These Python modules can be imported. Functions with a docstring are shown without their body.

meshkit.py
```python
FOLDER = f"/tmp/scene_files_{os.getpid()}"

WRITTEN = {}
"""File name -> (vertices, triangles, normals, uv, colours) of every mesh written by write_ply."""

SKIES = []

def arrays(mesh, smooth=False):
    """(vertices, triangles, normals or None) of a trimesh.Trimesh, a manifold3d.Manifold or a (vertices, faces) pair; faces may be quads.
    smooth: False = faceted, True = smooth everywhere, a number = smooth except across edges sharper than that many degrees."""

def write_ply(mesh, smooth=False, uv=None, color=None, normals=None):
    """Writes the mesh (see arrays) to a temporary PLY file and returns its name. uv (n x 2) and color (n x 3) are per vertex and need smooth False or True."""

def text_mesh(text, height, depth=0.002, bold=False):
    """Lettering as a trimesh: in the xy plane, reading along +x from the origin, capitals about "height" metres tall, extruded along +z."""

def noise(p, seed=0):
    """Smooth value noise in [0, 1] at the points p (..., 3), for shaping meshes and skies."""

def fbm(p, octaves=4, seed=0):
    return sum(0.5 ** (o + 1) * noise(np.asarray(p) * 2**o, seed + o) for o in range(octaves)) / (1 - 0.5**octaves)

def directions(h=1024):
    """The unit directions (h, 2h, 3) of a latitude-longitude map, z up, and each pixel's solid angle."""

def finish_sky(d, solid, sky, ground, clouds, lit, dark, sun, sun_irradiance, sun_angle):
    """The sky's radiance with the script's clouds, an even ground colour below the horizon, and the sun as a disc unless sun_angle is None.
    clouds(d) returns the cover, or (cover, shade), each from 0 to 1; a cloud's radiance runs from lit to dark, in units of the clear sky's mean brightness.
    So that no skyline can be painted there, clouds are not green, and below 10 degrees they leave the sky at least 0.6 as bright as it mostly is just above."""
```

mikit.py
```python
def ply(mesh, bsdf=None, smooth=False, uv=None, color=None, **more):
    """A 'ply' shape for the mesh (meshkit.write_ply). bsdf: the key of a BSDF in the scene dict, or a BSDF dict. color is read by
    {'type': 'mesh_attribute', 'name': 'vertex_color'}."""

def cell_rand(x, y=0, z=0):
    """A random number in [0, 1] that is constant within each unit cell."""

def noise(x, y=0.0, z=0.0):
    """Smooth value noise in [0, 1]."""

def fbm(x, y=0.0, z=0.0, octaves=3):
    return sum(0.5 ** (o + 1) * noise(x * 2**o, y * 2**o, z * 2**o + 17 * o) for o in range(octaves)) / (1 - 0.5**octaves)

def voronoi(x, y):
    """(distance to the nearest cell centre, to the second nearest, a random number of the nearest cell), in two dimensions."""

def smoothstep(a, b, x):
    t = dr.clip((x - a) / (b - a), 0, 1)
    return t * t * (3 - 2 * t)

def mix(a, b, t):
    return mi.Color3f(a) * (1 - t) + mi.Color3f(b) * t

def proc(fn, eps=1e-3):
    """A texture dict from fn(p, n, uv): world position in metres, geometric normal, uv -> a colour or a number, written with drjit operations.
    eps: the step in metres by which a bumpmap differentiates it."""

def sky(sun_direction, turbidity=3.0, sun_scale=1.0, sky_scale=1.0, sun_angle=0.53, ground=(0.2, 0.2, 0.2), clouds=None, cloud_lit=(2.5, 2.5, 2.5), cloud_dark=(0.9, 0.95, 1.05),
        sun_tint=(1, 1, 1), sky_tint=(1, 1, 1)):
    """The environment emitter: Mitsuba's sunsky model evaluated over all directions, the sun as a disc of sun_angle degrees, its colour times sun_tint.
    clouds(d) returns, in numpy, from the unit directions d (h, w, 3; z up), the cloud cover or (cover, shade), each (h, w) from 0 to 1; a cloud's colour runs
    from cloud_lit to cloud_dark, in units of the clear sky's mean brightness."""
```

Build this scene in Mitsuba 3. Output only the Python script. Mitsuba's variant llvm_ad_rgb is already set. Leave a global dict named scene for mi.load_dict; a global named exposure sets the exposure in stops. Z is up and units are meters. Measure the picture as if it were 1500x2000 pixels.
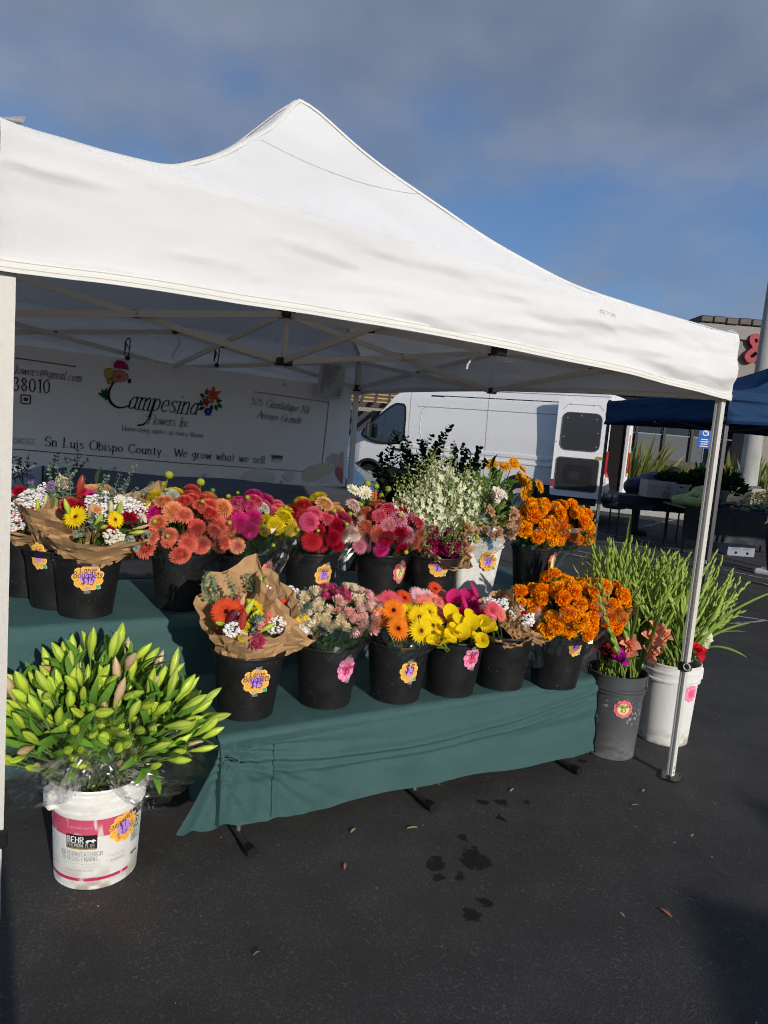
import math, random
import numpy as np, trimesh, drjit as dr, mitsuba as mi, mikit, meshkit, manifold3d
from manifold3d import Manifold
from mikit import ply, proc, noise, fbm, voronoi, cell_rand, mix, smoothstep
from shapely.geometry import Polygon, Point, MultiPoint, LineString
from shapely import union_all, affinity

T = mi.ScalarTransform4f
PI = math.pi
scene, labels = {}, {}

# ---------------------------------------------------------------- camera, sky, exposure
CAM = np.array([-0.2912, -1.7463, 1.5753])
YAW, PITCH, ROLL, FPX = 0.65513, 0.11428, 0.08224, 1399.6      # pixels of the 1500 x 2000 photograph


def cam_axes():
    cy, sy, cp, sp = math.cos(YAW), math.sin(YAW), math.cos(PITCH), math.sin(PITCH)
    f = np.array([sy * cp, cy * cp, -sp]); r = np.array([cy, -sy, 0.0]); u = np.cross(r, f)
    cr, sr = math.cos(ROLL), math.sin(ROLL)
    return cr * r + sr * u, -sr * r + cr * u, f


AX = cam_axes()
scene['camera'] = {'type': 'perspective', 'fov': 2 * math.degrees(math.atan(750 / FPX)), 'fov_axis': 'x', 'near_clip': 0.05, 'far_clip': 600.0,
                   'to_world': T().look_at(origin=CAM.tolist(), target=(CAM + AX[2]).tolist(), up=AX[1].tolist())}
SUN_EL, SUN_AZ = math.radians(17.8), math.radians(8.0)          # shadows fall along +y, turned a little towards +x
SUN = (-math.sin(SUN_AZ) * math.cos(SUN_EL), -math.cos(SUN_AZ) * math.cos(SUN_EL), math.sin(SUN_EL))


def cloud_cover(d):
    # layered morning cloud: a plane of noise seen in perspective
    z = np.maximum(d[..., 2], 0.04)
    q = np.stack([d[..., 0] / (z + .25), d[..., 1] / (z + .25), z * 0 + 3.3], -1)
    n = meshkit.fbm(q * np.array([1.42, 1.42, 1.0]) + np.array([35.66, 28.91, 0]), 5, seed=4)
    m = meshkit.fbm(q * np.array([4.2, 4.2, 1.0]) + 11.0, 5, seed=9)
    cover = np.clip((n + .13 * (m - .5) - .35) / .27, 0, 1)
    cover = cover * cover * (3 - 2 * cover) * (.70 + .26 * m)
    shade = np.clip(1.35 - 1.75 * m + .5 * (n - .5), 0, 1)
    low = np.exp(-np.maximum(d[..., 2], 0) / .13) * (.45 + .5 * m)          # paler bank of haze towards the horizon
    return np.maximum(cover, low), shade * (1 - .8 * np.clip(low * 1.6, 0, 1))


scene['sky'] = mikit.sky(SUN, turbidity=3.2, sun_scale=1.15, sky_scale=1.15, clouds=cloud_cover, cloud_lit=(1.24, 1.42, 1.80), cloud_dark=(.64, .78, 1.10), ground=(.1, .1, .1), sun_tint=(.88, 1.13, 1.90), sky_tint=(.72, .96, 1.40))
exposure = 1.44

# ---------------------------------------------------------------- helpers
rng = np.random.default_rng(11)
random.seed(11)
U = lambda a, b: float(rng.uniform(a, b))


def ray(px, py):
    d = AX[2] + (px - 750) / FPX * AX[0] - (py - 1000) / FPX * AX[1]
    return d / np.linalg.norm(d)


def at(px, py, z=None, y=None, x=None):
    """The point of the place that lies at height z (or in the plane y or x) along this sight line."""
    d = ray(px, py)
    k = 2 if z is not None else 1 if y is not None else 0
    return CAM + d * (((z, y, x)[2 - k] - CAM[k]) / d[k])


_cnt = {}


def num(base):
    n = _cnt.get(base, 0); _cnt[base] = n + 1
    return base if n == 0 else f'{base}_{n:03d}'


def tag(key, label=None, cat=None, group=None, kind=None):
    d = labels.setdefault(key, {})
    for k, v in (('label', label), ('category', cat), ('group', group), ('kind', kind)):
        if v: d[k] = v
    return key


def thing(name, label, cat, group=None):
    return tag(num(name), label, cat, group)


def lerp(a, b, t): return np.asarray(a) * (1 - t) + np.asarray(b) * t


_rows, _rowof = [], {}


def paint_uv(c):
    """Colours as texture coordinates: every piece gets a row (a base colour and two colour steps) and each vertex its place in that row."""
    c = np.asarray(c, float); o = c.mean(0); q = c - o
    if np.abs(q).max() < 1e-4: A, B, C, uv = o, np.zeros(3), np.zeros(3), np.zeros((len(c), 2))
    else:
        w, e = np.linalg.eigh(q.T @ q)
        p = q @ e[:, 2]; r = q @ e[:, 1]
        pr, rr = np.ptp(p) + 1e-9, np.ptp(r) + 1e-9
        A, B, C = o + e[:, 2] * p.min() + e[:, 1] * r.min(), e[:, 2] * pr, e[:, 1] * rr
        uv = np.stack([(p - p.min()) / pr, (r - r.min()) / rr], 1)
    key = tuple(np.round(np.r_[A, B, C], 3).tolist())
    k = _rowof.get(key)
    if k is None: k = _rowof[key] = len(_rows); _rows.append(np.r_[A, B, C])
    return np.stack([uv[:, 0], 2.0 * k + .25 + uv[:, 1]], 1)


class MB:
    """Collects pieces (vertices, faces, colour) into one mesh."""
    def __init__(s): s.v, s.f, s.c, s.n = [], [], [], 0

    def add(s, vf, c=(.5, .5, .5), m=None):
        if isinstance(vf, MB):
            for v, f, uv in zip(vf.v, vf.f, vf.c): s._put(v, f - f.min(), uv, m)
            return s
        if vf is None: return s
        v, f = np.asarray(vf[0], float), np.asarray(vf[1], int)
        if len(v) == 0: return s
        if f.ndim == 2 and f.shape[1] == 4: f = np.vstack([f[:, [0, 1, 2]], f[:, [0, 2, 3]]])
        c = np.asarray(vf[2] if len(vf) > 2 else c, float)
        s._put(v, f, paint_uv(np.broadcast_to(c, (len(v), 3)) if c.ndim > 1 else c[None]) if c.ndim > 1 else np.repeat(paint_uv(c[None]), len(v), 0), m)
        return s

    def _put(s, v, f, uv, m):
        if m is not None: v = v @ m[:3, :3].T + m[:3, 3]
        s.v.append(v); s.f.append(f + s.n); s.n += len(v); s.c.append(uv)

    def shape(s, bsdf, smooth=False):
        v, f, c = np.vstack(s.v), np.vstack(s.f), np.vstack(s.c)
        if smooth is not True and smooth is not False:
            v, f, c = crease(v, f, c, smooth); smooth = True
        return ply((v, f), bsdf, smooth=smooth, uv=c)

    def put(s, key, bsdf, smooth=False):
        if s.n: scene[key] = s.shape(bsdf, smooth)
        return key


def crease(v, f, c, angle):
    """Splits the vertices along edges sharper than the angle (texture coordinates kept)."""
    m = trimesh.Trimesh(v, f, process=False); fn = m.face_normals
    ca = math.cos(math.radians(angle))
    key = np.unique(np.round(np.c_[v, c], 6), axis=0, return_inverse=True)[1].ravel()
    nv, nc, nf, groups = [], [], f.copy(), {}
    for i in range(len(f)):
        for k in range(3):
            g = groups.setdefault(int(key[f[i, k]]), [])
            for nn, idx in g:
                if nn @ fn[i] > ca: nf[i, k] = idx; break
            else:
                idx = len(nv); nv.append(v[f[i, k]]); nc.append(c[f[i, k]]); g.append((fn[i], idx)); nf[i, k] = idx
    return np.array(nv), nf, np.array(nc)


PAL = {}


def palette(p, n, uv):
    row = dr.floor(uv.y * .5); w = uv.y - 2 * row - .25
    i = mi.UInt32(dr.clip(row, 0, PAL['n'] - 1)) * 9
    g = lambda k: dr.gather(mi.Float, PAL['t'], i + k)
    return mi.Color3f(*[dr.clip(g(k) + g(3 + k) * uv.x + g(6 + k) * w, 0, 1) for k in range(3)])


def rotz(a):
    c, s = math.cos(a), math.sin(a); m = np.eye(4); m[:2, :2] = [[c, -s], [s, c]]; return m


def rotx(a):
    c, s = math.cos(a), math.sin(a); m = np.eye(4); m[1:3, 1:3] = [[c, -s], [s, c]]; return m


def roty(a):
    c, s = math.cos(a), math.sin(a); m = np.eye(4); m[0, 0] = c; m[0, 2] = s; m[2, 0] = -s; m[2, 2] = c; return m


def mv(x, y, z): m = np.eye(4); m[:3, 3] = (x, y, z); return m


def sc(x, y=None, z=None): return np.diag([x, x if y is None else y, x if z is None else z, 1.0])


def frame(p, n, s=1.0, spin=0.0, up=None):
    """A matrix that puts local +z along n at the point p."""
    n = np.asarray(n, float); n = n / np.linalg.norm(n)
    h = np.array([0, 0, 1.0]) if up is None else np.asarray(up, float)
    if abs(n @ h) > .98: h = np.array([0, 1.0, 0])
    x = np.cross(h, n); x /= np.linalg.norm(x); y = np.cross(n, x)
    m = np.eye(4); m[:3, 0], m[:3, 1], m[:3, 2], m[:3, 3] = x * s, y * s, n * s, p
    return m @ rotz(spin) if spin else m


def box(c, s, bev=0.0):
    h = np.asarray(s, float) / 2
    if bev <= 0:
        v = np.array([[x, y, z] for x in (-1, 1) for y in (-1, 1) for z in (-1, 1)]) * h + c
        return v, np.array([[0, 1, 3, 2], [4, 6, 7, 5], [0, 4, 5, 1], [2, 3, 7, 6], [0, 2, 6, 4], [1, 5, 7, 3]])
    p = []
    for x in (-1, 1):
        for y in (-1, 1):
            for z in (-1, 1):
                for k in range(3):
                    q = h - bev; q[k] = h[k]
                    p.append(q * (x, y, z))
    hull = trimesh.convex.convex_hull(np.array(p))
    return hull.vertices + np.asarray(c, float), hull.faces


def slab(p0, p1, w, t, up=(0, 0, 1)):
    """A bar of width w and thickness t from p0 to p1 (t measured along up)."""
    p0, p1 = np.asarray(p0, float), np.asarray(p1, float)
    d = p1 - p0; L = np.linalg.norm(d); d /= L
    a = np.cross(d, up)
    if np.linalg.norm(a) < 1e-6: a = np.cross(d, (1, 0, 0))
    a /= np.linalg.norm(a); b = np.cross(a, d)
    v, f = box((0, 0, 0), (L, w, t))
    m = np.stack([d, a, b], 1)
    return v @ m.T + (p0 + p1) / 2, f


def tube(pts, r, n=8, cap=True, flat=1.0):
    pts = np.asarray(pts, float); k = len(pts)
    r = np.broadcast_to(np.asarray(r, float), (k,))
    d = np.gradient(pts, axis=0); d /= np.linalg.norm(d, axis=1, keepdims=True) + 1e-12
    h = np.array([0, 0, 1.0]) if abs(d[0][2]) < .9 else np.array([1.0, 0, 0])
    a = np.cross(d[0], h); a /= np.linalg.norm(a)
    th = np.arange(n) * 2 * PI / n
    v = []
    for i in range(k):
        a = a - d[i] * (a @ d[i]); a /= np.linalg.norm(a); b = np.cross(d[i], a)
        v.append(pts[i] + r[i] * (np.cos(th)[:, None] * a + flat * np.sin(th)[:, None] * b))
    v = np.vstack(v)
    i, j = np.meshgrid(np.arange(k - 1), np.arange(n), indexing='ij'); j2 = (j + 1) % n
    f = np.stack([i * n + j, i * n + j2, (i + 1) * n + j2, (i + 1) * n + j], -1).reshape(-1, 4)
    f = np.vstack([f[:, [0, 1, 2]], f[:, [0, 2, 3]]])
    if cap:
        v = np.vstack([v, pts[0], pts[-1]])
        q = np.arange(n); q2 = (q + 1) % n
        f = np.vstack([f, np.stack([q2, q, q * 0 + k * n], 1), np.stack([q + (k - 1) * n, q2 + (k - 1) * n, q * 0 + k * n + 1], 1)])
    return v, f


def lathe(prof, n=32, a0=0.0, a1=2 * PI):
    prof = np.asarray(prof, float); k = len(prof)
    full = abs(a1 - a0 - 2 * PI) < 1e-9
    th = a0 + (a1 - a0) * np.arange(n if full else n + 1) / n; m = len(th)
    v = np.stack([prof[:, 0, None] * np.cos(th), prof[:, 0, None] * np.sin(th), np.broadcast_to(prof[:, 1, None], (k, m))], -1).reshape(-1, 3)
    i, j = np.meshgrid(np.arange(k - 1), np.arange(m if full else m - 1), indexing='ij'); j2 = (j + 1) % m
    f = np.stack([i * m + j, i * m + j2, (i + 1) * m + j2, (i + 1) * m + j], -1).reshape(-1, 4)
    return v, f


def grid(P):
    """P: (rows, columns, 3) points as a sheet."""
    a, b = P.shape[:2]
    i, j = np.meshgrid(np.arange(a - 1), np.arange(b - 1), indexing='ij')
    f = np.stack([i * b + j, i * b + j + 1, (i + 1) * b + j + 1, (i + 1) * b + j], -1).reshape(-1, 4)
    return P.reshape(-1, 3), f


def poly(pg, z=0.0):
    """A flat shapely polygon as triangles, facing +z."""
    V, F, n = [], [], 0
    for g in getattr(pg, 'geoms', [pg]):
        if g.is_empty or g.area < 1e-10: continue
        v, f = trimesh.creation.triangulate_polygon(g, engine='earcut')
        V.append(np.c_[v, np.full(len(v), z)]); F.append(f + n); n += len(v)
    return (np.vstack(V), np.vstack(F)) if V else None


def extrude(pg, h):
    ms = [trimesh.creation.extrude_polygon(g, h, engine='earcut') for g in getattr(pg, 'geoms', [pg]) if not g.is_empty]
    m = trimesh.util.concatenate(ms)
    return m.vertices, m.faces


def body(chains, edge=.03, it=12):
    """One continuous skin over bones: chains of (point, radius)."""
    parts = []
    for ch in chains:
        for (p, r), (q, s) in zip(ch[:-1], ch[1:]):
            parts.append(Manifold.batch_hull([Manifold.sphere(r, 16).translate(tuple(map(float, p))), Manifold.sphere(s, 16).translate(tuple(map(float, q)))]))
    m = Manifold.batch_boolean(parts, manifold3d.OpType.Add).refine_to_length(edge)
    g = m.to_mesh(); t = trimesh.Trimesh(g.vert_properties[:, :3], g.tri_verts)
    trimesh.smoothing.filter_taubin(t, iterations=it)
    return t.vertices, t.faces


def spline(p, n=6, closed=False):
    p = np.asarray(p, float)
    if len(p) < 3: return p
    q = np.vstack([2 * p[0] - p[1], p, 2 * p[-1] - p[-2]])
    if closed: q = np.vstack([p[-2], p, p[1]])
    out = []
    t = np.arange(n)[:, None] / n
    for i in range(len(p) - 1):
        a, b, c, d = q[i:i + 4]
        out.append(.5 * (2 * b + (c - a) * t + (2 * a - 5 * b + 4 * c - d) * t ** 2 + (3 * b - a - 3 * c + d) * t ** 3))
    return np.vstack(out + [p[-1:]])


def crumple(P, amp, freq, seed=0, oct=3):
    return (meshkit.fbm(np.asarray(P) * freq + seed * 3.7, oct, seed) - .5) * 2 * amp


# ---------------------------------------------------------------- materials
VC = proc(palette)
rgb = lambda r, g=None, b=None: {'type': 'rgb', 'value': [r, r if g is None else g, r if b is None else b]}


def bsdf(key, **d): scene[key] = d; return key


def two(key, inner): scene[key] = {'type': 'twosided', 'bsdf': inner}; return key


PR = lambda col, rough=.5, spec=.5, **k: {'type': 'principled', 'base_color': col, 'roughness': rough, 'specular': spec, **k}
two('paint', PR(VC, .55, .4))
two('gloss', PR(VC, .22, .5))
two('matte', {'type': 'diffuse', 'reflectance': VC})
two('metal', PR(VC, .38, .5, metallic=.8))
two('frame_metal', PR(VC, .42, .5))
bsdf('petal', type='principledthin', base_color=VC, roughness=.6, diff_trans=.5, spec_trans=0.0, eta=1.3)
bsdf('leaf', type='principledthin', base_color=VC, roughness=.42, diff_trans=.45, spec_trans=0.0, eta=1.4)
two('bud_skin', PR(VC, .38, .45))


def weave(p, n, uv): return fbm(p.x * 130, p.y * 130, p.z * 130, 2)


bsdf('canvas', type='bumpmap', arbitrary=proc(lambda p, n, uv: fbm(p.x * 9, p.y * 9, p.z * 22, 2), 2e-3), scale=.009,
     bsdf={'type': 'principledthin', 'base_color': proc(lambda p, n, uv: mix((.82, .825, .82), (.775, .78, .77), smoothstep(.42, .75, fbm(p.x * 2.1, p.y * 2.1, p.z * 2.6 + 4, 2)))), 'roughness': .7, 'diff_trans': .30, 'spec_trans': 0.0, 'eta': 1.3})
bsdf('navy_canvas', type='principledthin', base_color=rgb(.026, .058, .125), roughness=.6, diff_trans=.06, spec_trans=0.0, eta=1.3)


def green_cloth(p, n, uv):
    a = fbm(p.x * 5, p.y * 5, p.z * 5, 2)
    t = noise(p.x * 900 + p.z * 300, p.y * 900, p.z * 900)
    return mix((.036, .088, .086), (.050, .112, .108), a) * (.92 + .16 * t)


bsdf('green_cloth', type='bumpmap', arbitrary=proc(lambda p, n, uv: fbm(p.x * 13 + p.z * 4, p.y * 13, p.z * 17, 3), 2e-3), scale=.010, bsdf={'type': 'twosided', 'bsdf': PR(proc(green_cloth), .75, .25, sheen=.3)})


def scuffed_black(p, n, uv):
    a = smoothstep(.72, .9, fbm(p.x * 70, p.y * 70, p.z * 16, 2)) * .012
    s = smoothstep(.86, .93, noise(p.x * 210, p.y * 210, p.z * 160)) * smoothstep(.5, .75, noise(p.x * 9, p.y * 9, p.z * 9)) * .12
    b = .0075 + .005 * noise(p.x * 14, p.y * 14, p.z * 14)
    return mi.Color3f(b + a + s, b + a + s, (b + a + s) * 1.03)


two('black_plastic', PR(proc(scuffed_black), proc(lambda p, n, uv: .36 + .22 * noise(p.x * 25, p.y * 25, p.z * 25)), .45))


def dirty_white(p, n, uv):
    d = smoothstep(.55, .8, fbm(p.x * 16, p.y * 16, p.z * 9, 3))
    low = smoothstep(.12, .0, p.z) * smoothstep(.3, .7, noise(p.x * 30, p.y * 30, p.z * 30))
    k = smoothstep(.8, .9, noise(p.x * 160, p.y * 160, p.z * 200)) * .5
    return mix(mix((.72, .72, .68), (.52, .48, .38), dr.clip(d * .5 + k * .6, 0, 1)), (.30, .22, .13), low * .7)


two('white_plastic', PR(proc(dirty_white), .42, .45))


def kraft_paper(p, n, uv):
    a = noise(p.x * 45, p.y * 45, p.z * 45)
    return mix((.46, .275, .13), (.56, .35, .18), a)


bsdf('kraft', type='bumpmap', arbitrary=proc(lambda p, n, uv: dr.abs(fbm(p.x * 19, p.y * 19, p.z * 19, 2) - .5), 1.5e-3), scale=.006,
     bsdf={'type': 'principledthin', 'base_color': proc(kraft_paper), 'roughness': .7, 'diff_trans': .22, 'spec_trans': 0.0, 'eta': 1.3})
bsdf('film', type='mask', opacity=.30, bsdf={'type': 'twosided', 'bsdf': {'type': 'roughconductor', 'material': 'none', 'alpha': .10, 'specular_reflectance': rgb(.9)}})
bsdf('tape', type='mask', opacity=.35, bsdf={'type': 'twosided', 'bsdf': PR(rgb(.5), .25, .6)})
bsdf('pane', type='thindielectric', int_ior=1.5)
# ---------------------------------------------------------------- lettering: skeletons of letters drawn with a pen (x-height 1)
GL = {
 'a': '.62|~.52,.78 .3,1 .05,.6 .08,.15 .3,0 .52,.3;.52,1 .52,.15 .62,0', 'b': '.62|.06,1.5 .06,0;~.06,.6 .3,1 .56,.75 .56,.25 .3,0 .06,.3',
 'c': '.55|~.5,.8 .3,1 .05,.7 .05,.3 .3,0 .52,.2', 'd': '.62|~.52,.75 .3,1 .05,.7 .05,.3 .3,0 .52,.3;.52,1.5 .52,0',
 'e': '.56|~.07,.55 .5,.55 .48,.85 .28,1 .05,.7 .05,.3 .3,0 .52,.18', 'f': '.4|~.44,1.38 .32,1.5 .19,1.3 .18,1;.18,1.1 .18,0;0,.95 .38,.95',
 'g': '.6|~.52,.75 .3,1 .05,.7 .05,.4 .3,.15 .52,.4;~.52,1 .52,0 .45,-.4 .2,-.45 .05,-.3', 'h': '.6|.06,1.5 .06,0;~.06,.65 .3,1 .5,.85 .52,.5;.52,.6 .52,0',
 'i': '.2|.08,1 .08,0;.08,1.32 .08,1.4', 'l': '.2|.08,1.5 .08,0', 'k': '.55|.06,1.5 .06,0;.5,1 .08,.45;.2,.58 .52,0',
 'm': '.9|.06,1 .06,0;~.06,.65 .25,1 .42,.85 .43,.5;.43,.6 .43,0;~.43,.65 .62,1 .8,.85 .81,.5;.81,.6 .81,0',
 'n': '.6|.06,1 .06,0;~.06,.65 .3,1 .5,.85 .52,.5;.52,.6 .52,0', 'o': '.62|~.3,1 .05,.7 .05,.3 .3,0 .55,.3 .55,.7 .3,1',
 'p': '.62|.06,1 .06,-.5;~.06,.6 .3,1 .56,.75 .56,.25 .3,0 .06,.3', 'q': '.62|~.52,.75 .3,1 .05,.7 .05,.3 .3,0 .52,.3;.52,1 .52,-.5',
 'r': '.4|.06,1 .06,0;~.06,.6 .2,.95 .4,.95', 's': '.5|~.45,.85 .28,1 .08,.85 .1,.62 .4,.42 .45,.18 .25,0 .03,.15',
 't': '.42|.2,1.35 .2,.2;~.2,.25 .28,0 .42,.08;0,.98 .4,.98', 'u': '.6|~.06,1 .06,.35 .22,0 .45,.2 .52,.5;.52,1 .52,0', 'v': '.52|0,1 .26,0 .52,1',
 'w': '.84|0,1 .22,0 .42,.9 .62,0 .84,1', 'y': '.55|0,1 .28,.05;.54,1 .2,-.45 .05,-.4', 'z': '.52|.04,.97 .48,.97 .04,.03 .5,.03',
 'A': '.9|0,0 .45,1.45 .9,0;.15,.5 .75,.5', 'B': '.75|.08,0 .08,1.45;~.08,1.45 .5,1.42 .62,1.1 .45,.8 .08,.76;~.08,.76 .55,.74 .72,.4 .55,.05 .08,0',
 'C': '.9|~.85,1.15 .55,1.47 .1,1.1 .08,.4 .5,-.02 .87,.3', 'D': '.88|.08,0 .08,1.45;~.08,1.45 .6,1.35 .85,.75 .6,.1 .08,0', 'E': '.74|.08,0 .08,1.45 .7,1.45;.08,.75 .55,.75;.08,0 .72,0',
 'F': '.7|.08,0 .08,1.45;.08,1.45 .7,1.45;.08,.75 .55,.75', 'G': '.9|~.85,1.15 .55,1.47 .1,1.1 .08,.4 .5,-.02 .85,.3;.85,.3 .85,.65 .55,.65', 'H': '.88|.08,0 .08,1.45;.8,0 .8,1.45;.08,.75 .8,.75',
 'I': '.2|.1,0 .1,1.45', 'L': '.72|.08,1.45 .08,0;.08,0 .7,0', 'M': '1.05|.08,0 .12,1.45;.12,1.45 .52,.2 .95,1.45;.95,1.45 1,0', 'N': '.88|.08,0 .08,1.45;.08,1.45 .8,0;.8,0 .8,1.45',
 'O': '1|~.5,1.47 .1,1.15 .08,.35 .5,-.02 .92,.35 .9,1.15 .5,1.47', 'P': '.74|.08,0 .08,1.45;~.08,1.45 .55,1.42 .7,1.1 .5,.72 .08,.7', 'R': '.8|.08,0 .08,1.45;~.08,1.45 .55,1.42 .7,1.1 .5,.72 .08,.7;.35,.7 .78,0',
 'S': '.75|~.7,1.2 .42,1.47 .12,1.15 .2,.82 .6,.6 .7,.25 .4,-.02 .08,.25', 'T': '.9|.45,0 .45,1.45;0,1.45 .9,1.45', 'U': '.8|~.08,1.45 .08,.4 .4,-.02 .72,.4 .72,1.45', 'W': '1.2|0,1.45 .3,0 .6,1.3 .9,0 1.2,1.45',
 'X': '.8|0,0 .8,1.45;0,1.45 .8,0', '0': '.64|~.32,1.47 .06,1.1 .06,.35 .32,-.02 .58,.35 .58,1.1 .32,1.47', '1': '.45|.08,1.2 .3,1.45;.3,1.45 .3,0', '2': '.64|~.08,1.15 .3,1.47 .56,1.15 .45,.7 .06,.02;.06,.02 .62,.02',
 '3': '.62|~.08,1.25 .3,1.47 .54,1.15 .3,.78;~.3,.78 .6,.45 .35,-.02 .06,.2', '5': '.64|.55,1.45 .12,1.45 .1,.85;~.1,.85 .4,.95 .6,.5 .35,-.02 .05,.15', '6': '.6|~.5,1.35 .2,1.1 .07,.4 .3,-.02 .57,.35 .35,.75 .1,.5',
 '7': '.6|.05,1.45 .6,1.45 .2,0', '8': '.64|~.32,.78 .1,1.1 .32,1.47 .54,1.1 .32,.78 .06,.4 .32,-.02 .58,.4 .32,.78', '9': '.62|~.54,1 .3,.72 .07,1.05 .3,1.47 .55,1.1 .45,.4 .2,0',
 '$': '.65|~.6,1.15 .35,1.35 .1,1.1 .3,.78 .6,.5 .35,.1 .05,.3;.35,1.6 .35,-.15', '@': '1.15|~.75,.9 .5,1.1 .3,.6 .5,.35 .72,.7;~.8,1.1 .75,.4 1,.45 1.1,.9 .8,1.4 .3,1.3 .08,.7 .3,.05 .8,-.05',
 '.': '.2|.07,.02 .07,.05', "'": '.2|.06,1.5 .06,1.2', '/': '.5|0,-.1 .5,1.5', '-': '.45|.05,.55 .4,.55', ' ': '.42|'}
STY = {  # pen width, pen height, slant, gap, serifs
 'hand': (.135, .135, .12, .17, 0), 'thin': (.10, .10, .05, .16, 0), 'bold': (.25, .21, 0, .22, 0), 'serif': (.145, .05, 0, .2, 1), 'italic': (.12, .045, .27, .15, 1), 'caps': (.15, .06, 0, .26, 1)}


def pen_stroke(pts, w, h):
    e = [(math.cos(k * PI / 4) * w / 2, math.sin(k * PI / 4) * h / 2) for k in range(8)]
    out = []
    for a, b in zip(pts[:-1], pts[1:]):
        out.append(MultiPoint([(a[0] + x, a[1] + y) for x, y in e] + [(b[0] + x, b[1] + y) for x, y in e]).convex_hull)
    return union_all(out)


_gl = {}


def glyph(ch, sty):
    if (ch, sty) in _gl: return _gl[ch, sty]
    w, h, sl, gap, ser = STY[sty]
    adv, st = GL.get(ch, GL['o']).split('|')
    shp = []
    for s in filter(None, st.split(';')):
        sm = s[0] == '~'
        p = np.array([[float(q) for q in xy.split(',')] for xy in s.lstrip('~').split()])
        if sm: p = spline(p, 5)
        shp.append(pen_stroke(p, w, h))
        if ser and not sm and len(p) == 2 and abs(p[0][0] - p[1][0]) < .06:
            for q, o in ((p[0], p[1]), (p[1], p[0])):
                if min(abs(q[1] - t) for t in (0, 1, 1.45, 1.5, -.5)) < .01:
                    left = q[1] > .5 and ch.islower()
                    shp.append(LineString([(q[0] - .2, q[1] - (.06 if left else 0)), (q[0] + (.02 if left else .2), q[1])]).buffer(.03, cap_style=2))
    g = union_all(shp) if shp else None
    if g is not None:
        g = g.simplify(.012)
        if ser and ch.isupper(): g = affinity.scale(g, 1.08, 1.1, origin=(0, 0))
        if sl: g = affinity.affine_transform(g, [1, sl, 0, 1, 0, 0])
    _gl[ch, sty] = (g, float(adv) + gap)
    return _gl[ch, sty]


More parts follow.
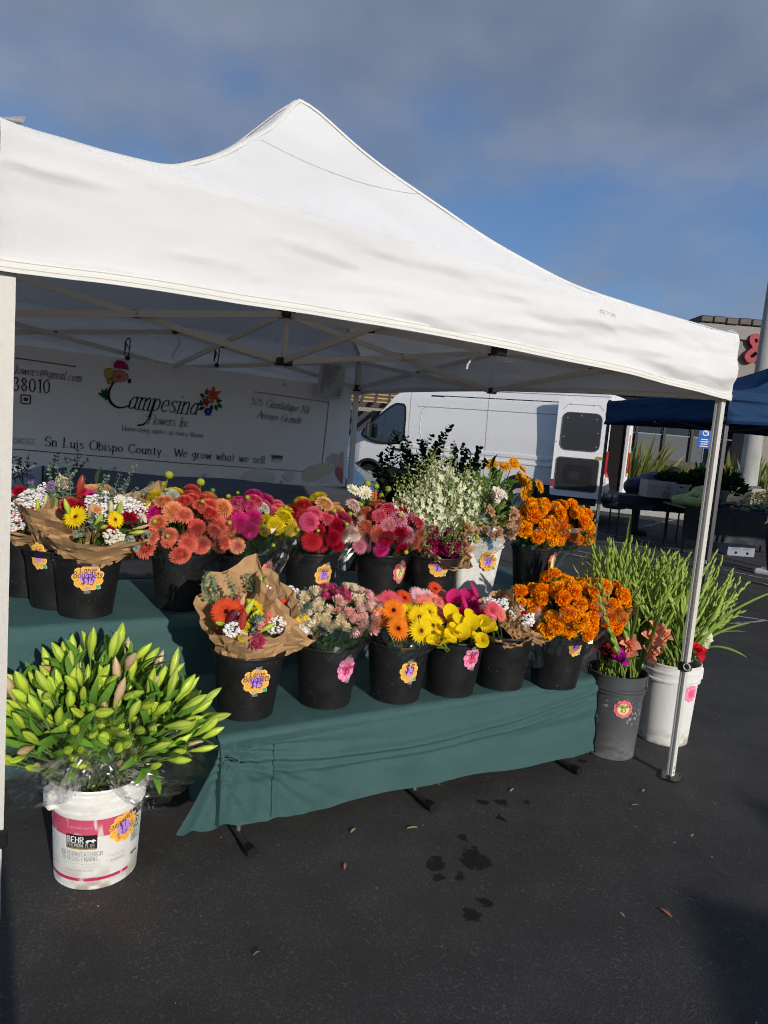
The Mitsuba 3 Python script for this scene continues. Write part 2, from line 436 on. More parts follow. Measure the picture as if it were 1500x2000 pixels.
def text_shape(text, sty, height=1.0, align='c', jitter=0.0, seed=0):
    """The text as one flat shape; height = that of a capital."""
    r = np.random.default_rng(seed + len(text)); x = 0; out = []
    for ch in text:
        g, a = glyph(ch, sty)
        if g is not None:
            if jitter: g = affinity.rotate(affinity.scale(g, 1 + r.normal() * jitter * .5, 1 + r.normal() * jitter), r.normal() * jitter * 40, origin=(0, 0))
            out.append(affinity.translate(g, x, r.normal() * jitter * .5 if jitter else 0))
        x += a
    s = height / 1.45
    k = {'c': -.5, 'l': 0, 'r': -1}[align]
    g = union_all(out)
    return affinity.affine_transform(g, [s, 0, 0, s, k * x * s, 0])


def stroke_shape(pts, widths):
    """A brush line of varying width."""
    p = spline(np.asarray(pts, float), 8); w = np.interp(np.linspace(0, 1, len(p)), np.linspace(0, 1, len(widths)), widths)
    return union_all([MultiPoint(list(Point(a).buffer(u / 2, 4).exterior.coords) + list(Point(b).buffer(v / 2, 4).exterior.coords)).convex_hull for a, b, u, v in zip(p[:-1], p[1:], w[:-1], w[1:])])


def leaf_shape(x, y, L, w, ang):
    t = np.linspace(0, 1, 9); h = w / 2 * np.sin(PI * t ** .8)
    pg = Polygon(np.r_[np.c_[t * L, h], np.c_[t[::-1] * L, -h[::-1]]])
    return affinity.translate(affinity.rotate(pg, math.degrees(ang), origin=(0, 0)), x, y)


def scallop(n, r, d, ph=0.0, sx=1.0, sy=1.0):
    g = union_all([Point(r * math.cos(ph + 2 * PI * k / n), r * math.sin(ph + 2 * PI * k / n)).buffer(d, 6) for k in range(n)] + [Point(0, 0).buffer(r, 12)])
    return affinity.scale(g, sx, sy, origin=(0, 0))


def flat(shape, m, col, mb, z):
    """Adds a flat shape to the mesh in the plane of the matrix, z above it."""
    q = poly(shape, z)
    if q is not None: mb.add(q, col, m)
# ---------------------------------------------------------------- the parking lot
def gz(x, y):
    d = (np.asarray(x) - CAM[0]) * .609 + (np.asarray(y) - CAM[1]) * .793
    return .013 * np.maximum(d - 5.5, 0) + 0.0


WET = [at(*q, z=0)[:2] for q in ((852, 1690), (928, 1680), (945, 1566), (978, 1566), (978, 1597), (858, 1712), (898, 1712), (848, 1678), (922, 1786), (944, 1762), (905, 1637), (920, 1663), (1136, 1486), (1030, 1568))]
WR = [.034, .055, .023, .026, .019, .025, .022, .021, .031, .024, .018, .028, .021, .015]


def asphalt_col(p, n, uv):
    big = fbm(p.x * .9, p.y * .9, 0, 2)
    mid = fbm(p.x * 7, p.y * 7, 2.0, 3)
    gr = noise(p.x * 260, p.y * 260, 0.0)
    g2 = noise(p.x * 120 + 40, p.y * 120, 5.0)
    b = .033 + .016 * mid + .022 * (big - .5) + .026 * smoothstep(.55, .95, gr) * (.35 + mid)
    pale = smoothstep(.74, .9, g2) * smoothstep(.35, .65, noise(p.x * 26, p.y * 26, 9.0))
    b = b + pale * .028
    w = mi.Float(0)
    wob = (noise(p.x * 45, p.y * 45, 1.0) + .5 * noise(p.x * 90, p.y * 90, 4.0) - .75) * .026
    for (x, y), r in zip(WET, WR):
        dx, dy = p.x - float(x), p.y - float(y)
        w = dr.maximum(w, smoothstep(r + .006, r - .006, dr.sqrt(dx * dx + dy * dy) + wob))
    rust = smoothstep(.28, .0, dr.sqrt(dr.square(p.x - .37) + dr.square(p.y - .36))) * .35 * mid
    b = b * (1 - .72 * w)
    return mi.Color3f(b * (1.0 + rust), b * (.985), b * (.95 - .4 * rust))


def asphalt_rough(p, n, uv):
    return .82 - .1 * noise(p.x * 30, p.y * 30, 0)


bsdf('asphalt', type='bumpmap', arbitrary=proc(lambda p, n, uv: fbm(p.x * 260, p.y * 260, 0, 2), 1e-3), scale=.0022, bsdf={'type': 'twosided', 'bsdf': PR(proc(asphalt_col), proc(asphalt_rough), .3)})


def road_paint(p, n, uv):
    w = smoothstep(.40, .62, fbm(p.x * 24, p.y * 24, 3.0, 4))
    return mix((.30, .30, .29), (.06, .06, .06), w * .75)


two('road_paint', PR(proc(road_paint), .8, .2))
xs = np.unique(np.r_[np.linspace(-60, -8, 14), np.linspace(-8, 20, 57), np.linspace(20, 120, 26)])
ys = np.unique(np.r_[np.linspace(-60, -8, 14), np.linspace(-8, 24, 65), np.linspace(24, 140, 26)])
X, Y = np.meshgrid(xs, ys, indexing='xy')
v, f = grid(np.stack([X, Y, gz(X, Y)], -1))
scene['ground'] = ply((v, f), 'asphalt', smooth=True)
tag('ground', 'dark asphalt of the parking lot with pale grit and a few wet drops', 'ground', kind='structure')


def stripe(a, b, w=.09, key=None):
    a, b = np.array(a[:2], float), np.array(b[:2], float)
    d = b - a; L = np.linalg.norm(d); d /= L; s = np.array([-d[1], d[0]]) * w / 2
    t = np.linspace(0, 1, max(2, int(L / .5)))[:, None]
    q = a + (b - a) * t
    P = np.stack([q - s, q + s], 1); Z = gz(P[..., 0], P[..., 1]) + .004
    if d[0] < 0: P = P[:, ::-1]
    scene[key or num('ground__painted_line')] = ply(grid(np.concatenate([P, Z[..., None]], -1)), 'road_paint', smooth=False)


for a, b in (((1085, 1074), (1180, 1092)), ((1090, 1083), (1260, 1117)), ((1150, 1017), (1290, 1040)), ((1160, 1010), (1300, 1031)), ((1235, 1042), (1320, 1024)), ((1180, 1062), (1300, 1082)),
             ((1408, 1127), (1500, 1146)), ((1412, 1118), (1500, 1136)), ((1160, 1048), (1330, 1075))):
    stripe(at(*a, z=.02), at(*b, z=.02), .05)
stripe(at(1080, 1362, z=.0), at(1170, 1398, z=.0), .1)
# the hollow arrow head beyond the white bucket
q = [at(*c, z=0) for c in ((1395, 1201), (1497, 1216), (1435, 1222), (1395, 1217))]
for a, b in zip(q[:-1], q[1:]): stripe(a, b, .05)
# litter
lf = []
for px, py, L, a, c in ((1000, 1546, .05, .3, (.55, .45, .28)), (1257, 1547, .045, .25, (.5, .42, .2)), (1240, 1575, .04, -.4, (.4, .3, .15)), (848, 1532, .075, -1.1, (.5, .26, .12)), (805, 1620, .055, -.3, (.62, .5, .25)),
                     (674, 1695, .05, .9, (.55, .28, .17)), (1301, 1786, .06, 1.4, (.62, .22, .12)), (501, 1866, .03, .2, (.28, .42, .06)), (1352, 1635, .03, .2, (.6, .6, .55)), (1215, 1790, .03, 1.3, (.5, .5, .42)), (690, 1625, .05, .45, (.6, .48, .28))):
    p = at(px, py, z=0); t = np.linspace(0, 1, 6)
    w = L * .13 * np.sin(PI * (t * .9 + .08)); cx = (t - .5) * L
    L *= .8
    P = np.stack([np.stack([cx * .8, k * w * .8, .003 + .0025 * np.abs(k) + .0025 * np.sin(t * 3)], -1) for k in (-1, 0, 1)], 1)
    k = tag(num('fallen_leaf'), ('green torn leaf scrap lying on the bare asphalt' if c[1] > c[0] else 'small dry fallen leaf lying on the dark asphalt'), 'leaf', None if c[1] > c[0] else 'dry leaves on the asphalt')
    MB().add(grid(P), c, mv(p[0], p[1], .002) @ rotz(a)).put(k, 'leaf', True)
mb = MB()
for i in range(110):
    p = (U(-.4, 4.5), U(-1.5, .9), 0) if i > 40 else (U(2.2, 7), U(-.6, 3), 0)
    s = U(.0012, .0032)
    v, f = trimesh.creation.icosphere(subdivisions=0).vertices, trimesh.creation.icosphere(subdivisions=0).faces
    mb.add((v * s * (1, 1.4, .6) + (p[0], p[1], s * .4), f), np.array((.42, .40, .36)) * U(.4, 1.2))
mb.put('gravel', 'paint'); tag('gravel', 'scattered grains of pale grit on the asphalt', 'gravel', kind='stuff')
# ---------------------------------------------------------------- the white pop-up canopy
E0, E1, CC = -.029, 2.979, 1.475
HS = np.array([0, .07, .27, .54, .83, 1.02, 1.2, 1.36, 1.45, 1.51]); HZ = np.array([2.12, 2.15, 2.212, 2.31, 2.50, 2.66, 2.805, 2.965, 3.075, 3.128])
WHITE, OFF, FRAME, BLK = (.8, .8, .8), (.76, .75, .70), (.60, .58, .52), (.015, .015, .016)


def roof_h(s): return np.interp(s, np.linspace(0, 1.51, 40), np.convolve(np.pad(np.interp(np.linspace(0, 1.51, 40), HS, HZ), 2, mode='edge'), np.ones(5) / 5, 'valid'))


def canopy(root, loc, top_mat, hem_c, frame_c, zsc=1.0, seed=0, rot=0.0, straps=True, peak=1.0):
    """A square pop-up canopy: four panels, four valances, legs, folding trusses."""
    B = mv(*loc) @ rotz(rot)
    side = [mv(CC, CC, 0) @ rotz(k * PI / 2) @ mv(-CC, -CC, 0) for k in range(4)]
    names = ('front', 'right', 'back', 'left')
    for k in range(4):
        M = B @ side[k]
        vv, uu = np.meshgrid(np.r_[.03, np.linspace(.06, 1, 34)], np.linspace(0, 1, 61), indexing='ij')
        s = vv * 1.51
        x = E0 + s + uu * (E1 - E0 - 2 * s); y = E0 + s
        z = roof_h(s) - .035 * np.sin(PI * uu) ** .8 * np.sin(PI * np.clip(vv, 0, 1)) + crumple(np.stack([x, y, x * 0 + k], -1), .008, 4.0, seed + k)
        z = np.where(z > 2.13, 2.13 + (z - 2.13) * peak, z)
        P = np.stack([x, y, z * zsc], -1)
        v, f = grid(P); v = v @ M[:3, :3].T + M[:3, 3]
        scene[f'{root}__roof_panel' + (f'_{k:03d}' if k else '')] = ply((v, f), top_mat, smooth=True)
        # valance, rolled over the eave
        tt = np.r_[0, .03, .06, .1, .14, np.linspace(.18, 1, 30)]
        uu, t2 = np.meshgrid(np.linspace(0, 1, 150), tt, indexing='ij')
        x = E0 + uu * (E1 - E0)
        inset = np.interp(t2, [0, .06, .14, 1], [.052, .006, -.004, 0.0])
        arch = .035 * np.sin(PI * uu)
        zt = np.interp(uu, [0, .03, .97, 1], [1, 0, 0, 1]) * .012
        z = np.interp(t2, [0, .06, .14, .18, 1], [roof_h(.05), 2.126, 2.096, 2.08, 1.838]) + arch * np.clip((t2 - .2) / .8, 0, 1) + zt * (1 - t2)
        q = np.stack([x * .75 + k * 9, (z - .05 * x) * 10.5, x * 0 + seed], -1)
        fold = (meshkit.fbm(q, 3, 5 + k) - .5) * .072 + (meshkit.fbm(np.stack([x * 2.6, z * 14 + x * 1.5, x * 0 + 7 + k], -1), 3, 8) - .5) * .032
        fold = fold * (1 + .7 * np.exp(-np.abs(x) / .8))
        corner = np.exp(-x / .35) * np.sin((z - 1.84) * 62 + x * 5) * .010 + np.exp(-(E1 - x) / .25) * np.sin((z - 1.84) * 40 - x * 14) * .010
        amp = np.clip((t2 - .1) / .15, 0, 1) * np.clip(uu / .01, 0, 1) * np.clip((1 - uu) / .01, 0, 1)
        y = E0 + inset - .004 + np.minimum((-(fold + corner) - .016) * amp, .007) - .02 * np.sin(PI * uu) * t2
        P = np.stack([x, y, z * zsc], -1)[:, ::-1]
        v, f = grid(P); v = v @ M[:3, :3].T + M[:3, 3]
        vk = tag(f'{root}__valance' + (f'_{k:03d}' if k else ''), f'{names[k]} valance hanging from the eave' if not seed else None)
        scene[vk] = ply((v, f), top_mat, smooth=True)
        low = P[:, 0]   # bottom row
        H = np.stack([low + (0, -.004, -.003), low + (0, -.0045, .010), low + (0, -.004, .024), low + (0, .003, .0245)], 1)
        MB().add(grid(H), hem_c, M).put(f'{vk}__hem', 'matte', True)
        if k in (0, 1, 3) and not seed:
            st = MB()
            for zz in (.006, .019): st.add(tube(low + (0, -.0050, zz), .0007, 3, False), (.58, .56, .48), M)
            st.put(f'{vk}__stitching', 'matte')
        # hip binding
        s = np.linspace(.03, 1.505, 40)
        hz = roof_h(s); hz = np.where(hz > 2.13, 2.13 + (hz - 2.13) * peak, hz) * zsc
        c = np.stack([E0 + s, E0 + s, hz + .004], -1)
        n = np.array([-1, 1, 0]) / math.sqrt(2) * .014
        MB().add(grid(np.stack([c - n + (0, 0, -.012), c - n * .9, c + n * .9, c + n + (0, 0, -.012)], 1)), hem_c, M).put(num(f'{root}__hip_seam'), 'matte', True)
    # legs: a grooved outer tube, a thinner inner leg, a foot plate
    a, g = .0165, .006
    sec = Polygon([(-a, -a), (a, -a), (a, -g), (a - .005, -g + .002), (a - .005, g - .002), (a, g), (a, a), (-a, a), (-a, g), (-a + .005, g - .002), (-a + .005, -g + .002), (-a, -g)])
    for i, (lx, ly) in enumerate(((-.008, 0), (2.95, 0), (2.95, 2.95), (0, 2.95))):
        gzz = 0.0
        lg = num(f'{root}__leg')
        MB().add(extrude(sec, 2.1 * zsc - .56), frame_c, B @ mv(lx, ly, .56)).put(lg, 'frame_metal')
        MB().add(extrude(affinity.scale(sec, .84, .84), .55), np.array(frame_c) * 1.02, B @ mv(lx, ly, .012)).put(f'{lg}__inner_leg', 'frame_metal')
        m = MB().add(box((0, 0, .566), (.05, .05, .045), .004), BLK).add(box((-.03, -.012, .575), (.02, .018, .028), .004), BLK)
        m.add(tube([(-.038 + .0 * t, -.03 - .016 * math.cos(t), .575 + .016 * math.sin(t)) for t in np.linspace(0, 2 * PI, 17)], .0035, 6, False), (.7, .7, .68))
        for o in m.v: o[:] = o @ (B @ mv(lx, ly, 0))[:3, :3].T + (B @ mv(lx, ly, 0))[:3, 3]
        m.put(f'{lg}__height_clamp', 'gloss')
        fp = Polygon([(-.06, -.03), (-.03, -.05), (.05, -.05), (.05, .035), (.03, .045), (-.06, .03)])
        m = MB().add(extrude(fp, .008), (.05, .05, .052), B @ mv(lx, ly, .003) @ rotz(.35))
        for hx, hy in ((-.045, 0), (.036, -.036)): m.add(lathe([(.001, .0125), (.006, .0125), (.006, .010)], 10), (.012, .012, .012), B @ mv(lx, ly, .0) @ rotz(.35) @ mv(hx, hy, 0))
        m.put(f'{lg}__foot_plate', 'metal')
        hb = MB()
        for zz in (.03, .055): hb.add(lathe([(.0001, .0165), (.004, .0165)], 8), (.02, .02, .02), B @ mv(lx, ly, zz) @ rotx(PI / 2))
        hb.put(f'{lg}__pin_hole', 'matte')
        for zz, n_ in ((2.085, 'corner_bracket'), (1.88, 'sliding_bracket')):
            MB().add(box((0, 0, zz * zsc), (.048, .048, .05), .006), BLK, B @ mv(lx, ly, 0)).add(box((0, 0, zz * zsc + .03), (.03, .03, .03), .004), BLK, B @ mv(lx, ly, 0)).put(num(f'{root}__{n_}'), 'gloss')
    # folding trusses: two scissors on every side, one to the middle from every side
    zl, zu = 1.868, 2.10
    bar = lambda p, q, off: MB().add(slab(p, q, .012, .028), frame_c, B @ mv(*off)).put(num(f'{root}__truss_bar'), 'frame_metal')
    pin = lambda p: MB().add(box(p, (.03, .03, .034), .004), BLK, B).add(box(p, (.012, .04, .012)), (.4, .4, .38), B).put(num(f'{root}__pivot'), 'gloss')
    cor = [(0, 0), (2.95, 0), (2.95, 2.95), (0, 2.95)]
    for k in range(4):
        a, b = np.array(cor[k]), np.array(cor[(k + 1) % 4]); m = (a + b) / 2
        nrm = (np.array([CC, CC]) - m) / CC
        o = np.r_[nrm * .012, 0]
        for e in (a, b):
            bar((*e, zu - .02), (*m, zl), o); bar((*e, zl + .012), (*m, zu), -o * .3)
            pin((*((e + m) / 2), (zl + zu) / 2 - .005))
        for zz in (zl, zu): MB().add(box((*m, zz), (.05, .05, .036), .005), BLK, B).put(num(f'{root}__side_joint'), 'gloss')
        c2 = np.array([CC, CC]); t = np.r_[np.array([-nrm[1], nrm[0]]) * .012, 0]
        bar((*m, zu), (*c2, zl), t); bar((*m, zl), (*c2, zu), -t)
        pin((*((m + c2) / 2), (zl + zu) / 2))
    MB().add(box((CC, CC, (zl + zu) / 2), (.026, .026, zu - zl), .003), frame_c, B).add(tube([(CC, CC, zu), (CC, CC, (2.13 + .9 * peak) * zsc)], .012, 10), frame_c, B).put(f'{root}__king_post', 'frame_metal')
    for zz in (zl, zu): MB().add(box((CC, CC, zz), (.075, .075, .04), .008), BLK, B).put(num(f'{root}__hub'), 'gloss')
    if straps:
        for p, L in (((1.42, .06, 1.90), .10), ((2.88, 1.43, 1.98), .13), ((1.45, 2.86, 2.08), .16)):
            t = np.linspace(0, 1, 8); w = np.array([.006, 0, 0])
            c = np.stack([p[0] + .02 * np.sin(t * 5), p[1] + t * 0, p[2] - t * L], -1)
            MB().add(grid(np.stack([c - w, c + w + (0, .004, 0)], 1)), (.7, .7, .68)).put(num(f'{root}__fabric_strap'), 'petal', True)


cn = thing('market_canopy', 'white pop-up canopy with a tall peak over the flower stall', 'canopy')
canopy(cn, (0, 0, 0), 'canvas', (.78, .77, .72), FRAME)
# a sewn line across the front panel and a stitched patch on the eave
u = np.linspace(.04, .96, 30); s = 1.06 - .03 * np.sin(PI * u)
c = np.stack([E0 + s + u * (E1 - E0 - 2 * s), E0 + s, roof_h(s) - .035 * np.sin(PI * u) ** .8 * np.sin(PI * s / 1.51) + .004], -1)
MB().add(tube(c, .0009, 4, False), (.34, .34, .31)).put(f'{cn}__sewn_line', 'matte')
m = MB(); q = [(1.93, 2.075), (2.02, 2.07), (2.02, 2.022), (1.93, 2.028)]
for a, b in ((0, 1), (1, 2), (2, 3), (3, 0), (0, 2), (1, 3)): m.add(tube([(q[a][0], -.052, q[a][1]), (q[b][0], -.052, q[b][1])], .0009, 4), (.38, .38, .34))
m.put(f'{cn}__stitched_patch', 'matte')

# ---------------------------------------------------------------- the vinyl banner at the back
bn = thing('vinyl_banner', 'long white vinyl banner with flower emblem and lettering across the back of the stall', 'banner')
BY = 2.905
bp = lambda px, py: at(px, py, y=BY)
c00, c10 = bp(170, 915), bp(672, 951); c01, c11 = bp(170, 690), bp(676, 757)
exl = lambda a, b, x: a + (b - a) * (x - a[0]) / (b[0] - a[0])
X0, X1 = -.06, 2.885


def ban_off(x, z): return .012 * np.sin(x * 2.1 + .4) + (meshkit.fbm(np.stack([x * 2.2, z * 3.1, x * 0], -1), 3, 3) - .5) * .018


uu, ww = np.meshgrid(np.linspace(0, 1, 90), np.linspace(0, 1, 24), indexing='ij')
xx = X0 + uu * (X1 - X0)
zb = c00[2] + (c10[2] - c00[2]) * (xx - c00[0]) / (c10[0] - c00[0]) - .012 * np.sin(PI * uu * 3) ** 2; zt_ = c01[2] + (c11[2] - c01[2]) * (xx - c01[0]) / (c11[0] - c01[0])
zz = zb + ww * (zt_ - zb)
P = np.stack([xx, BY + .012 + ban_off(xx, zz), zz], -1)
MB().add(grid(P), (.80, .80, .785)).put(f'{bn}__sheet', 'paint', True)
INK, BRN = (.02, .02, .022), (.14, .055, .035)


def ban_put(shape_or_list, key, label=None, m=None, z=0.004):
    """Flat print: shapes in the banner's own metres (x along it, y up), laid on its wavy face."""
    mb = MB()
    for shp, col in shape_or_list:
        q = poly(shp, 0)
        if q is None: continue
        v, f = trimesh.remesh.subdivide_to_size(q[0], q[1], .12, max_iter=6)
        v = np.asarray(v); x, zc = v[:, 0], v[:, 1]
        mb.add((np.stack([x, BY + .012 + ban_off(x, zc) - z, zc], -1), f), col)
        z += .0008
    k = num(f'{bn}__{key}')
    if label: tag(k, label)
    return mb.put(k, 'matte')


def ban_text(text, sty, a, b, key='lettering', col=INK, scale=1.0):
    """A line of words whose baseline runs between two sight lines in the banner's plane."""
    p, q = bp(*a), bp(*b)
    g = text_shape(text, sty, 1.0, 'l'); x0, _, x1, _ = g.bounds
    L = math.hypot(q[0] - p[0], q[2] - p[2]); k = L / (x1 - x0)
    g = affinity.scale(affinity.translate(g, -x0, 0), k, k * scale, origin=(0, 0))
    g = affinity.translate(affinity.rotate(g, math.degrees(math.atan2(q[2] - p[2], q[0] - p[0])), origin=(0, 0)), p[0], p[2])
    ban_put([(g, col)], key)


ban_text('lowers@gmail.com', 'italic', (28, 729), (162, 746))
ban_text('38010', 'serif', (26, 762), (99, 768))
ban_text('LOWERSS', 'thin', (22, 866), (69, 869), col=BRN, scale=1.25)
ban_text('Sn Luis Obispo County... We grow what we sell', 'serif', (88, 871), (517, 906), scale=.80)
ban_text('Harvesting smiles in every bloom', 'serif', (239, 841), (398, 855), col=(.05, .05, .05), scale=.85)
ban_text('525 Guadalupe Rd', 'italic', (488, 790), (605, 808), scale=.85)
ban_text('Arroyo Grande', 'italic', (500, 816), (589, 828), scale=.85)
ban_text('venmo', 'bold', (529, 894), (552, 896), scale=.9)
ban_text('8519', 'thin', (530, 902), (549, 904))
ban_text('Flowers Inc.', 'italic', (288, 828), (371, 834.5))
ban_text('ampesina', 'italic', (252, 798), (389, 811), scale=1.0)
cp = lambda x, y: bp(180 + x / 5.357, 680 + y / 5.357)[[0, 2]]
bs = lambda pts, w: stroke_shape([cp(*p) for p in pts], w)
ban_put([(bs([(400, 352), (408, 335), (385, 322), (330, 330), (250, 350), (195, 425), (180, 510), (215, 580), (285, 622), (372, 608), (420, 575)], [.014, .01, .004, .004, .006, .013, .018, .016, .011, .008, .003]), INK),
         (Point(*cp(398, 350)).buffer(.011), INK), (bs([(668, 560), (640, 650), (590, 745), (540, 798), (488, 806)], [.008, .006, .006, .011, .012]), INK), (bs([(1085, 660), (1120, 640), (1175, 605)], [.004, .004, .003]), INK)], 'lettering')


def blob(pts, n=6): return Polygon(spline([cp(*p) for p in pts + pts[:1]], n, True)).buffer(0)


ring = lambda g, w=.0022: g.boundary.buffer(w / 2)
yl = blob([(130, 250), (165, 210), (225, 220), (245, 260), (215, 320), (160, 315)]); pk = blob([(215, 300), (250, 235), (320, 235), (370, 270), (380, 320), (330, 345), (250, 350), (215, 340)])
mg = blob([(235, 165), (270, 130), (330, 140), (375, 185), (385, 225), (340, 215), (280, 210), (240, 205)]); bt = blob([(160, 345), (185, 310), (215, 330), (215, 365), (175, 372)])
lv = [leaf_shape(*cp(165, 515), .062, .022, a) for a in (1.75, 2.25, 2.75)] + [leaf_shape(*cp(160, 500), .03, .016, -1.9)]
ban_put([(yl, (.55, .42, .10)), (mg, (.50, .03, .12)), (bt, (.6, .3, .16)), (pk, (.62, .24, .22)), (blob([(255, 300), (290, 275), (310, 300), (280, 325)]), (.5, .06, .09)), (ring(yl), INK), (ring(mg), INK), (ring(pk), INK), (ring(bt), INK),
         (union_all(lv), (.01, .11, .045)), (union_all([ring(l, .0014) for l in lv]), INK)], 'emblem', 'printed rose bouquet around the big initial')
pet = [leaf_shape(*cp(1262, 490), .062, .026, a) for a in np.arange(6) * PI / 3 + .5]; pet2 = [leaf_shape(*cp(1190, 562), .036, .022, a) for a in np.arange(5) * 1.256]
gl = [leaf_shape(*cp(x, y), .046, .024, a) for x, y, a in ((1180, 515, 2.6), (1190, 490, 1.4), (1150, 610, 1.9), (1120, 640, .4), (1250, 590, -1.5), (1290, 590, -1.3), (1310, 580, -.6), (1295, 560, .3))]
ban_put([(union_all(gl), (.01, .10, .04)), (union_all(pet2), (.5, .06, .035)), (union_all(pet), (.62, .13, .05)), (union_all([ring(l, .0012) for l in pet + pet2]), INK), (affinity.translate(scallop(6, .018, .011), *cp(1212, 665)), (.03, .05, .30)),
         (Point(*cp(1212, 665)).buffer(.006), (.4, .35, .2))], 'emblem', 'printed orange lily and blue flower after the name')
ln = lambda a, b, w, c: (LineString([bp(*a)[[0, 2]], bp(*b)[[0, 2]]]).buffer(w / 2, cap_style=3), c)
GOLD = (.30, .18, .10)
for q in (((20, 697), (150, 716), .006, BRN), ((22, 877), (350, 904), .005, BRN), ((350, 904), (628, 923), .006, GOLD), ((628, 923), (643, 786), .007, GOLD), ((643, 786), (496, 765), .006, GOLD)): ban_put([ln(*q)], 'border_line')
wc = lambda pts: Polygon(spline([bp(*p)[[0, 2]] for p in pts + pts[:1]], 6, True)).buffer(0)
ban_put([(wc([(615, 940), (640, 905), (660, 915), (672, 940), (668, 949), (640, 944)]), (.72, .72, .70)), (wc([(590, 935), (602, 912), (640, 905), (655, 918), (630, 934), (610, 941)]), (.62, .58, .44)),
         (wc([(660, 925), (655, 905), (664, 890), (672, 884), (671, 935)]), (.62, .40, .40)), (wc([(638, 898), (650, 886), (664, 890), (662, 908), (650, 905)]), (.60, .48, .47)), (wc([(655, 925), (660, 912), (671, 920), (669, 945)]), (.50, .17, .18)),
         (wc([(470, 932), (500, 914), (530, 922), (535, 938), (500, 941)]), (.69, .68, .64)), (wc([(552, 930), (565, 918), (575, 928), (566, 940)]), (.69, .68, .68))], 'watercolour_print', 'pale yellow and red watercolour flowers in the lower right corner')
ic = bp(51.5, 780)[[0, 2]]
sq = affinity.translate(Polygon([(-.017, -.017), (.017, -.017), (.017, .017), (-.017, .017)]).buffer(.008), *ic)
ban_put([(sq.boundary.buffer(.0035), BRN), (Point(*ic).buffer(.012), BRN)], 'emblem', 'small camera emblem in a rounded square')
for q in ((555, 751), (549, 941), (400, 928), (225, 915)):
    p = bp(*q); MB().add(lathe([(.005, .001), (.011, .004), (.0125, 0)], 14), (.5, .48, .42), mv(p[0], BY - .004 + ban_off(p[0], p[2]) + .01, p[2]) @ rotx(PI / 2)).put(num(f'{bn}__grommet'), 'metal', True)
for q in ((247, 690), (421, 705)):
    p = bp(*q)
    m = MB().add(tube([(p[0] - .01 + .02 * (i > 3), BY - .02, p[2] + .06 - abs(i - 3.5) * .012 * (1 if i < 9 else 1) + .03 * math.sin(i)) for i in range(8)], .003, 5), BLK)
    m.add(tube(spline([(p[0] - .012, BY - .005, p[2] - .01), (p[0] - .014, BY - .02, p[2] + .07), (p[0] + .006, BY - .03, p[2] + .09), (p[0] + .014, BY - .02, p[2] + .05), (p[0] + .008, BY - .01, p[2] - .02)], 5), .004, 6), BLK)
    v = trimesh.creation.icosphere(subdivisions=2, radius=.016); m.add((v.vertices + (p[0] + .004, BY - .014, p[2] - .028), v.faces), (.008, .02, .06))
    m.put(num(f'{bn}__bungee_tie'), 'gloss', 40)
# paper notice clipped under the truss
pn = thing('paper_notice', 'white printed paper notice clipped to the truss beside the back pole', 'notice')
a, b, c_ = at(628, 703, y=2.84), at(676, 710, y=2.84), at(618, 775, y=2.84)
ex, ez = (b - a), (c_ - a); Pn = np.array([[a + ex * i + ez * j + np.array([0, .01 * math.sin(i * 3 + j * 4), 0]) for i in np.linspace(0, 1, 7)] for j in np.linspace(0, 1, 9)])
MB().add(grid(Pn), (.62, .62, .6)).put(f'{pn}__sheet', 'petal', True)
m = MB()
r_ = np.random.default_rng(5)
for j in range(20):
    y0 = .1 + j * .042; 
    for (x0, x1) in ([(.1, .1 + r_.uniform(.5, .8))] if j < 12 else [(.1, .24), (.32, .46), (.54, .7), (.76, .9)]):
        m.add(grid(np.array([[a + ex * x0 + ez * y0 + (0, -.008, 0), a + ex * x1 + ez * y0 + (0, -.008, 0)], [a + ex * x0 + ez * (y0 + .016) + (0, -.008, 0), a + ex * x1 + ez * (y0 + .016) + (0, -.008, 0)]])), (.2, .2, .2))
m.put(f'{pn}__print', 'matte')
MB().add(box((a + b) / 2 + (0, -.006, .004), (.03, .012, .025), .003), BLK).put(f'{pn}__clip', 'gloss', 30)

# ---------------------------------------------------------------- tables and cloths
TF, TB = .448, .706         # heights of the two table tops
FA, FB = np.array([.80, .475]), np.array([2.63, .285])         # front edge of the low table
BA, BB = np.array([.16, 1.20]), np.array([3.22, .87])          # front edge of the high table


def folding_table(label, a, b, h, depth, legs):
    k = thing('folding_table', label, 'table')
    d = (b - a) / np.linalg.norm(b - a); n = np.array([-d[1], d[0]])
    M = mv(*a, 0) @ rotz(math.atan2(d[1], d[0])); L = np.linalg.norm(b - a)
    MB().add(box((L / 2, depth / 2 + .07, h - .03), (L - .06, depth - .12, .045), .01), (.5, .5, .48), M).put(f'{k}__tabletop', 'paint', 30)
    for x in legs:
        m = MB().add(tube([(x, .03, .022), (x, depth - .06, .022)], .014, 10), (.16, .15, .14), M)
        for y in (.16, depth - .2): m.add(tube([(x, y, .03), (x, y + .03, h - .05)], .0125, 10), (.2, .19, .18), M)
        kk = m.put(num(f'{k}__leg'), 'metal', 40)
        for y in (.012, depth - .055): MB().add(tube([(x, y, .022), (x, y + .035, .022)], .0195, 12), BLK, M).put(num(f'{kk}__end_cap'), 'gloss', 40)
    for x0, x1 in ((legs[0], legs[1]),): MB().add(tube([(x0, .3, .16), (x1, .3, .16)], .012, 8), (.2, .19, .18), M).put(num(f'{k}__brace'), 'metal', 40)
    return k


